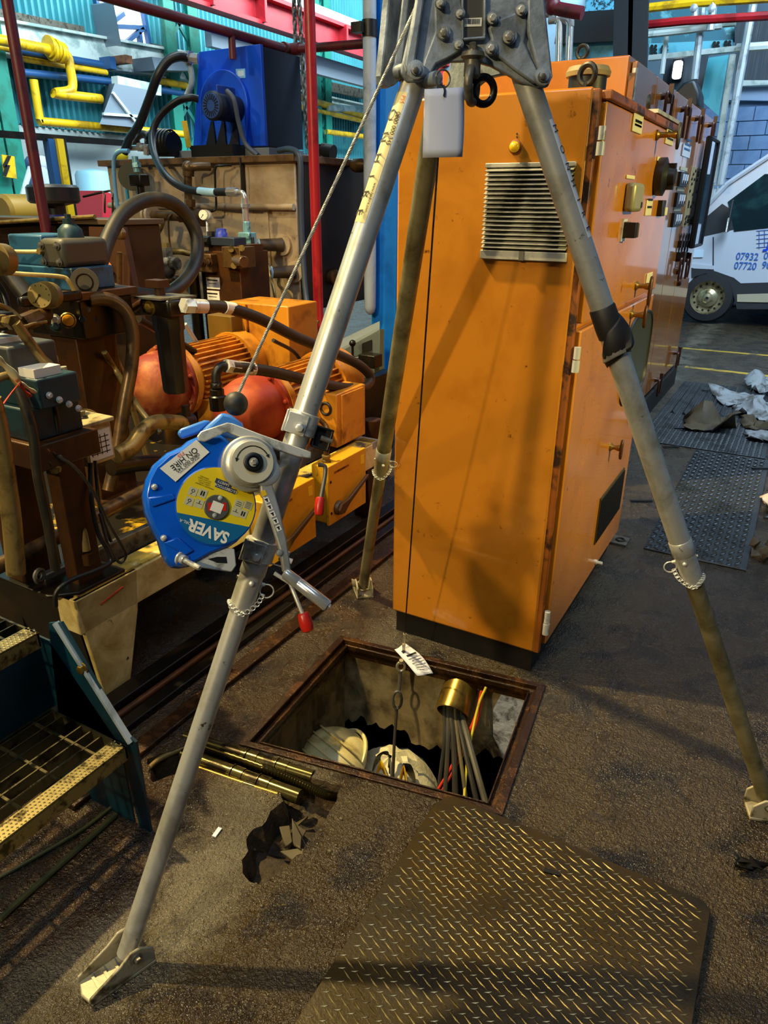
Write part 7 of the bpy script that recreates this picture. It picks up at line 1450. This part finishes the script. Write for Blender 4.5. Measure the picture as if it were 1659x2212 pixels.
c = ay(121, 456, 3.2); mb = MB(); mb.lathe(c, (0, 0, 1), [(.06, -.03), (.06, .03), (.10, .04), (.14, .045), (.155, .06), (.155, .135), (.14, .15), (.05, .155)], 28); obj('cap_dome', mb, mat('cap_black', '#14161c', .35), cp_); mb = MB(); mb.cyl(c-ZZ*.06, c-ZZ*.02, .075); obj('neck', mb, mat('neck_blue', '#20308a', .4), cp_)
mb = MB(); P = [ay(180, 425, 3.3), ay(222, 415, 3.3), ay(226, 420, 3.3), ay(226, 460, 3.3)]; mb.tube(P, .007, 6); mb.tube([ay(205, 418, 3.4), ay(238, 412, 3.4), ay(243, 418, 3.4), ay(243, 475, 3.4)], .007, 6); obj('lid_handle', mb, DARK, None, label='thin dark bent rod handles on the left tank lid', cat='handle')
# top of the brown tank: cooler and hoses
CYY = 4.8
cl = thing('oil_cooler', 'bright blue square oil cooler with fan motor on the brown tank', 'cooler', (-4.1, 5.0, 1.93))
kk = lambda u, v, d=0: ay(u, v, CYY+d)
a, b = kk(416, 318), kk(562, 98); x0, x1 = (kk(428, 110).x+kk(418, 318).x)/2, kk(568, 200).x
ztop = 2.68; zbot = 2.02
mb = MB(); mb.prism([kk(430, 112), kk(562, 95), kk(574, 315), kk(417, 320)], (0, .03, 0)); obj('front_sheet', mb, COOLER, cl, bevel=.003)
mb = MB(); mb.prism([kk(432, 114, .03), kk(560, 98, .03), kk(572, 314, .03), kk(419, 318, .03)], (0, .5, 0)); obj('core_box', mb, COOLD, cl)
mb = MB(); c = kk(488, 228, -.002); R1 = (kk(540, 228)-kk(488, 228)).length
P = [c+Vector((R1*math.cos(t), 0, R1*math.sin(t))) for t in [pi*i/20 for i in range(21)]]; P = P+[kk(420, 318, -.002), kk(545, 316, -.002)][::1] if False else [c+Vector((R1*math.cos(t), 0, R1*math.sin(t))) for t in [pi*(.0+i/20) for i in range(21)]]+[kk(440, 318, -.002), kk(536, 318, -.002)]
mb.prism(P, (0, -.03, 0)); sh_ = obj('fan_shroud', mb, COOLER, cl, bevel=.006)
for (u0, u1, uc) in ((450, 470, 460), (472, 492, 484), (500, 520, 511)):
    mb = MB(); mb.prism([kk(uc-1, 262, -.03), kk(uc+3, 262, -.03), kk(u1, 316, -.03), kk(u0-2, 316, -.03)], (0, -.02, 0)); obj('gusset_slot', mb, COOLD, sh_)
mc = kk(456, 228, -.30); dirm = Vector((0, 1, 0)); mb = MB(); mb.lathe(mc, dirm, [(.085, 0), (.097, .012), (.097, .03), (.09, .032), (.09, .30)], 28); fm = obj('fan_motor', mb, COOLD, cl)
mb = MB(); mb.lathe(mc, (0, -1, 0), [(.082, 0), (.080, .004)], 26); gr = obj('motor_grille', mb, mat('grille_blue', '#2a4a8a', .4), fm)
for k in range(20): t = 2*pi*k/20; mb = MB(); q = mc+Vector((math.cos(t), 0, math.sin(t)))*.055; mb.obox(q+Vector((0, -.005, 0)), Vector((math.cos(t), 0, math.sin(t)))*.018, (0, .001, 0), Vector((-math.sin(t), 0, math.cos(t)))*.004); obj('grille_slot', mb, BLACK, gr)
mb = MB(); mb.box(kk(478, 210, -.2)-Vector((.0, .05, 0)), kk(498, 188, -.1)+Vector((0, .05, 0))); obj('terminal_box', mb, mat('cool_grey', '#1c3a8a', .5), fm, bevel=.006)
mb = MB(); mb.tube(smooth([kk(490, 196, -.2), kk(505, 215, -.2), kk(515, 262, -.16), kk(530, 310, -.12), kk(556, 335, -.1)], 6), .018, 10); obj('motor_cable', mb, mat('cable_grey', '#4a5260', .5), cl)
mb = MB(); a, b = kk(509, 169, -.002), kk(529, 148, -.002); mb.prism([kk(509, 149, -.004), kk(529, 148, -.004), kk(530, 168, -.004), kk(511, 169, -.004)], (0, .004, 0)); pl_ = obj('rating_plate', mb, mat('plate_sky', '#7fc0f0', .4), cl); mb = MB(); mb.prism([kk(513, 153, -.0055), kk(526, 152, -.0055), kk(527, 164, -.0055), kk(514, 165, -.0055)], (0, .0015, 0)); obj('plate_print', mb, mat('plate_print', '#c8e4f8', .4), pl_)
mb = MB(); mb.box((kk(366, 335, -.1).x, CYY-.05, 1.93), (kk(590, 335).x, CYY+.4, 2.0)); obj('support_tray', mb, mat('tray_grey', '#6a7078', .5), cl, bevel=.004)
mb = MB(); mb.box((kk(452, 335).x, CYY-.2, 1.94), (kk(540, 335).x, CYY-.06, 2.02)); obj('support_box', mb, BLACK, cl)
mb = MB(); mb.tube([kk(398, 262, .1), kk(408, 318, .1)], .03, 4); obj('yellow_post', mb, YPIPE, None, label='short yellow post left of the blue cooler', cat='post')
def hose(name, q, r, m, label, par=None):
    mb = MB(); mb.tube(smooth(q, 8), r, 12); return obj(name, mb, m, par, label=label if not par else None, cat='hose' if not par else None)
h_ = thing('cooler_hose', 'upper black hose arching from the cooler down to the tank top', 'hose', kk(330, 200, -.3)); hose('hose_body', [kk(404, 124, -.15), kk(385, 122, -.2), kk(362, 132, -.25), kk(340, 165, -.3), (kk(322, 215, -.3)), kk(300, 270, -.3), kk(280, 300, -.3), kk(268, 330, -.3)], .033, RHOSE, '', h_)
mb = MB(); mb.cyl(kk(398, 124, -.15), kk(428, 127, -.1), .036, n=8); mb.cyl(kk(408, 124, -.13), kk(414, 124, -.13), .046, n=6); obj('hose_end', mb, CHROME, h_)
h_ = thing('cooler_hose', 'lower black hose swinging across the tank front from the cooler', 'hose', kk(340, 330, -.5)); hose('hose_body', [kk(428, 214, -.2), kk(408, 211, -.25), kk(378, 222, -.3), kk(345, 252, -.35), kk(329, 290, -.4), kk(334, 335, -.5), kk(355, 375, -.6), kk(388, 402, -.62), kk(430, 414, -.64), kk(492, 415, -.65)], .026, RHOSE, '', h_)
mb = MB(); mb.tube(smooth([kk(430, 413, -.64), kk(448, 415, -.645), kk(466, 416, -.65)], 3), .0275, 12); obj('hose_label', mb, mat('band_sky', '#a8d0e4', .4), h_)
mb = MB(); mb.cyl(kk(492, 415, -.65), kk(512, 415, -.65), .03, n=8); mb.tube(smooth([kk(510, 415, -.65), kk(524, 417, -.65), kk(529, 428, -.65), kk(530, 440, -.65)], 4), .018, 10); obj('hose_end', mb, CHROME, h_)
tubeT('bent_pipe', [kk(402, 130, -.1), kk(412, 150, -.12), kk(414, 180, -.12), kk(404, 206, -.12)], .022, WBEAM, 'white bent pipe between hoses left of the cooler', k=6)
tubeT('side_conduit', [F(602, 325, -.05), F(625, 322, .0), F(642, 330, .04), F(649, 355, .05), F(650, 450, .05), F(655, 560, .06), F(663, 650, .1), F(680, 705, .2)], .02, mat('conduit_grey', '#3c4654', .45), 'grey conduit bending over the tank corner and down its side', k=7)
tubeT('side_conduit', [F(278, 326, .1), F(258, 328, .1), F(246, 345, .1), F(248, 400, .1), F(255, 455, .1)], .016, mat('conduit_sky', '#6fa0c0', .45), 'pale blue conduit bending down the tank left corner', k=7)
vbk = thing('valve_manifold', 'black coil assembly with silver fittings on the tank top left', 'manifold', kk(340, 310, -.2))
mb = MB(); mb.tube(smooth([kk(292, 318, -.1), kk(296, 296, -.1), kk(310, 290, -.1), kk(322, 300, -.1), kk(322, 325, -.1)], 5), .03, 10); obj('bent_tube', mb, BLACK, vbk)
mb = MB(); mb.cyl(kk(330, 312, -.1), kk(376, 312, -.1), .09, n=18); obj('coil_body', mb, BLACK, vbk)
for k in range(6): mb = MB(); mb.torus(kk(334+k*7, 308, -.1), (1, 0, 0), .092, .008, 20, 5); obj('coil_fin', mb, DARK, vbk)
mb = MB(); mb.cyl(kk(276, 320, -.25), kk(322, 318, -.25), .02, n=8); mb.cyl(kk(300, 318, -.25), kk(308, 318, -.25), .035, n=6); mb.cyl(kk(316, 335, -.25), kk(316, 312, -.25), .024, n=6); obj('silver_fitting', mb, CHROME, vbk)
mb = MB(); c = kk(262, 336, -.1); mb.sphere(c, (.07, .05, .05), 12, 8); obj('yellow_cap', mb, mat('cap_yellow', '#d8d020', .5), tk, label='yellow cap')
# things right of the tank: grey machine frame, coupling on the dark panel
gf = thing('machine_bed', 'grey steel machine bed frame behind the front tripod leg', 'frame', ay(760, 760, 4.2))
mb = MB(); P = [ay(735, 760, 4.0), ay(820, 712, 4.0), ay(820, 800, 4.0), ay(735, 850, 4.0)]; mb.prism(P, (0, .06, 0)); obj('side_plate', mb, mat('bed_grey', '#4a5252', .5), gf, bevel=.004)
mb = MB(); P = [ay(735, 760, 4.0), ay(820, 712, 4.0), ay(820, 700, 4.3), ay(735, 740, 4.3)]; mb.prism(P, (0, 0, .02)); obj('top_plate', mb, mat('bed_top', '#7a8488', .4), gf)
mb = MB(); mb.prism([ay(782, 742, 3.99), ay(802, 734, 3.99), ay(802, 756, 3.99), ay(782, 765, 3.99)], (0, .02, 0)); obj('slot', mb, BLACK, gf)
mb = MB(); mb.box((ay(735, 800, 4.1).x, 3.8, 0), (ay(820, 800, 4.1).x, 4.3, .56)); obj('plinth', mb, DARK, gf)
mb = MB(); c = ay(800, 775, 3.9); mb.box(c-Vector((.06, .05, .05)), c+Vector((.06, .05, .03))); mb.cyl(c+Vector((-.06, -.02, 0)), c+Vector((-.13, -.03, -.01)), .018, n=8); mb.sphere(c+Vector((-.12, -.02, .09)), .022, 10, 8); mb.cyl(c+Vector((-.12, -.02, -.01)), c+Vector((-.12, -.02, .09)), .008); obj('lever_valve', mb, DARK, None, label='small black lever valve beside the blue column', cat='valve', bevel=.004)
mb = MB(); c = ay(703, 598, 4.9); mb.lathe(c, (1, 0, 0), [(.05, 0), (.05, .06), (.06, .065), (.06, .10), (.04, .11)], 12); obj('pipe_plug', mb, PIPEB, None, label='brown pipe plug on the dark tank side behind the red post', cat='plug')
mb = MB(); mb.lathe(ay(757, 358, 5.2), (1, -.2, 0), [(.02, 0), (.05, .05), (.05, .12), (.02, .2), (.02, .4)], 12); obj('hose_nozzle', mb, PIPEB, None, label='grey nozzle fitting on the dark tank side near the white downpipe', cat='fitting')
mb = MB(); mb.cyl(ay(696, 325, 5.6), ay(720, 330, 5.6), .06); mb.cyl(ay(698, 340, 5.6), ay(698, 312, 5.6), .05); obj('pipe_stub', mb, BLACK, None, label='black pipe stub on the dark tank top right of the red post', cat='pipe')
mb = MB(); p = az(690, 1190, 0); mb.cyl(Vector((-1.97, 3.35, 0)), Vector((-1.97, 3.35, .5)), .05, n=14); mb.cyl(Vector((-1.97, 3.35, .28)), Vector((-1.97, 3.35, .32)), .075); obj('floor_pipe', mb, BROWN, None, label='upright brown pipe with flange behind the skid end', cat='pipe')
for q, r, m, lb, nm in (
    (((255, 660, -2.55), (285, 668, -2.5), (310, 655, -2.42), (334, 660, -2.36)), .02, BROWN, 'brown pipe joining the filter inlet to the valve stand', 'link_pipe'),
    (((-15, 600, -2.35), (10, 640, -2.33), (18, 690, -2.3), (5, 730, -2.28)), .012, DARK, 'black hose curving down at the far left below the gauge', 'dusty_hose'),
    (((-15, 655, -2.3), (20, 668, -2.3), (45, 690, -2.28)), .009, OLIVE, 'short olive tube entering the brown pipe union', 'steel_tube'),
    (((300, 690, -2.9), (370, 730, -2.9), (420, 760, -2.9)), .02, DARK, 'dark cross pipe behind the filter bowl', 'link_pipe'),
    (((400, 700, -3.0), (425, 740, -3.0), (445, 775, -3.0)), .012, GPIPE, 'thin grey brace behind the pump motors', 'brace_bar'),
    (((225, 760, -2.45), (250, 800, -2.5), (300, 880, -2.3), (345, 935, -2.2)), .012, OLIVE, 'olive hose sagging in front of the far bell housing', 'dusty_hose'),
    (((60, 800, -1.98), (95, 830, -1.92), (118, 880, -1.9), (126, 930, -1.9)), .007, BLACK, 'thin black lead over the green valve face', 'signal_cable'),
    (((-10, 820, -1.95), (20, 812, -1.95), (50, 838, -1.92)), .012, OLIVE, 'short olive hose end behind the barrier tape', 'dusty_hose'),
    (((590, 735, -2.3), (640, 765, -2.3), (668, 820, -2.25)), .010, DARK, 'black lead running behind the rope to the near motor', 'signal_cable'),
    (((690, 905, -2.02), (706, 925, -1.98), (708, 960, -1.93)), .013, PIPEB, 'brown conduit from the motor terminal box to the isolator', 'cable_duct')):
    tubeT(nm, P3(*q), r, m, lb, {'link_pipe': 'pipe', 'dusty_hose': 'hose', 'steel_tube': 'pipe', 'brace_bar': 'bar', 'signal_cable': 'cable', 'cable_duct': 'duct'}[nm])
# ================================================================== STEEL STEPS (lower left)
stp = thing('steel_steps', 'teal and bare steel grated steps at the lower left', 'steps', (-1.5, .6, 0))
YS = .955
mb = MB(); mb.prism([(-1.555, YS, .60), (-1.50, YS, .62), (-1.32, YS, .335), (-1.285, YS, .32), (-1.285, YS, .0), (-1.33, YS, 0), (-1.35, YS, .28), (-1.6, YS, .28)], (0, .008, 0)); obj('stringer', mb, STAIRB, stp)
mb = MB(); mb.prism([(-1.66, YS, 0), (-1.35, YS, 0), (-1.35, YS, .28), (-1.57, YS, .54), (-1.66, YS, .54)], (0, .006, 0)); obj('side_sheet', mb, STAIRB, stp)
mb = MB(); mb.bar((-1.52, YS-.002, .615), (-1.30, YS-.002, .315), .016, .010, (0, 0, 1)); obj('stringer_edge', mb, GPIPE, stp)
mb = MB(); mb.prism([(-1.62, -.2, .56), (-1.62, YS, .56), (-1.62, YS, .3), (-1.62, -.2, .3)], (-.006, 0, 0)); obj('riser_sheet', mb, STAIRB, stp)
NOS = mat('nosing', '#8a7c50', .35, .75, col2='#3a3018', scale=30)
def tread_step(xf, z, y0, y1, depth):
    mb = MB(); mb.box((xf-.05, y0, z-.004), (xf, y1, z)); mb.box((xf-.004, y0, z-.045), (xf, y1, z)); ns_ = obj('nosing', mb, NOS, stp, bevel=.001)
    mb = MB(); n = int((y1-y0)/.0105)
    for j in range(4):
        for i in range(n):
            c = Vector((xf-.007-.0115*j, y0+.006+i*.0105+(.005 if j % 2 else 0), z)); r = .0036; mb.add([c+Vector((r, 0, 0)), c+Vector((0, r, 0)), c+Vector((-r, 0, 0)), c+Vector((0, -r, 0)), c+Vector((0, 0, .0028))], [(0, 1, 4), (1, 2, 4), (2, 3, 4), (3, 0, 4)])
    obj('grip_studs', mb, NOS, ns_, kind='stuff', sm=False)
    for k in range(1, int(depth/.04)): mb = MB(); x = xf-.05-.04*k; mb.box((x-.002, y0, z-.032), (x+.002, y1, z-.001)); obj('grating_bar', mb, STAIRG, stp)
    y = y1-.06
    while y > y0: mb = MB(); mb.bar((xf-.05, y, z-.006), (xf-depth, y, z-.006), .007, .007); obj('cross_bar', mb, STAIRG, stp); y -= .105
    mb = MB(); mb.box((xf-depth-.006, y0, z-.04), (xf-depth, y1, z)); obj('back_bar', mb, STAIRG, stp)
    mb = MB(); mb.box((xf-depth, y1-.006, z-.04), (xf, y1, z)); obj('end_bar', mb, STAIRG, stp)
tread_step(-1.31, .305, -.15, .945, .30); tread_step(-1.515, .615, -.15, .90, .34)
mb = MB(); mb.bolt((-1.44, YS-.002, .50), (0, -1, 0), .012, .014); obj('bolt', mb, BRASS, stp)
for i, (q, lb) in enumerate((([(0, 1985), (60, 1930), (150, 1850), (250, 1760)], 'olive cable on the floor under the steps, nearest'), ([(-10, 1900), (80, 1850), (180, 1790), (270, 1720)], 'thin cable on the floor under the steps, farther in'))):
    mb = MB(); mb.tube(smooth([az(u, v, .008) for u, v in q], 6), (.008, .005)[i], 8); obj('floor_cable', mb, mat('cable_moss', '#4a4a24', .5), None, label=lb, cat='cable')
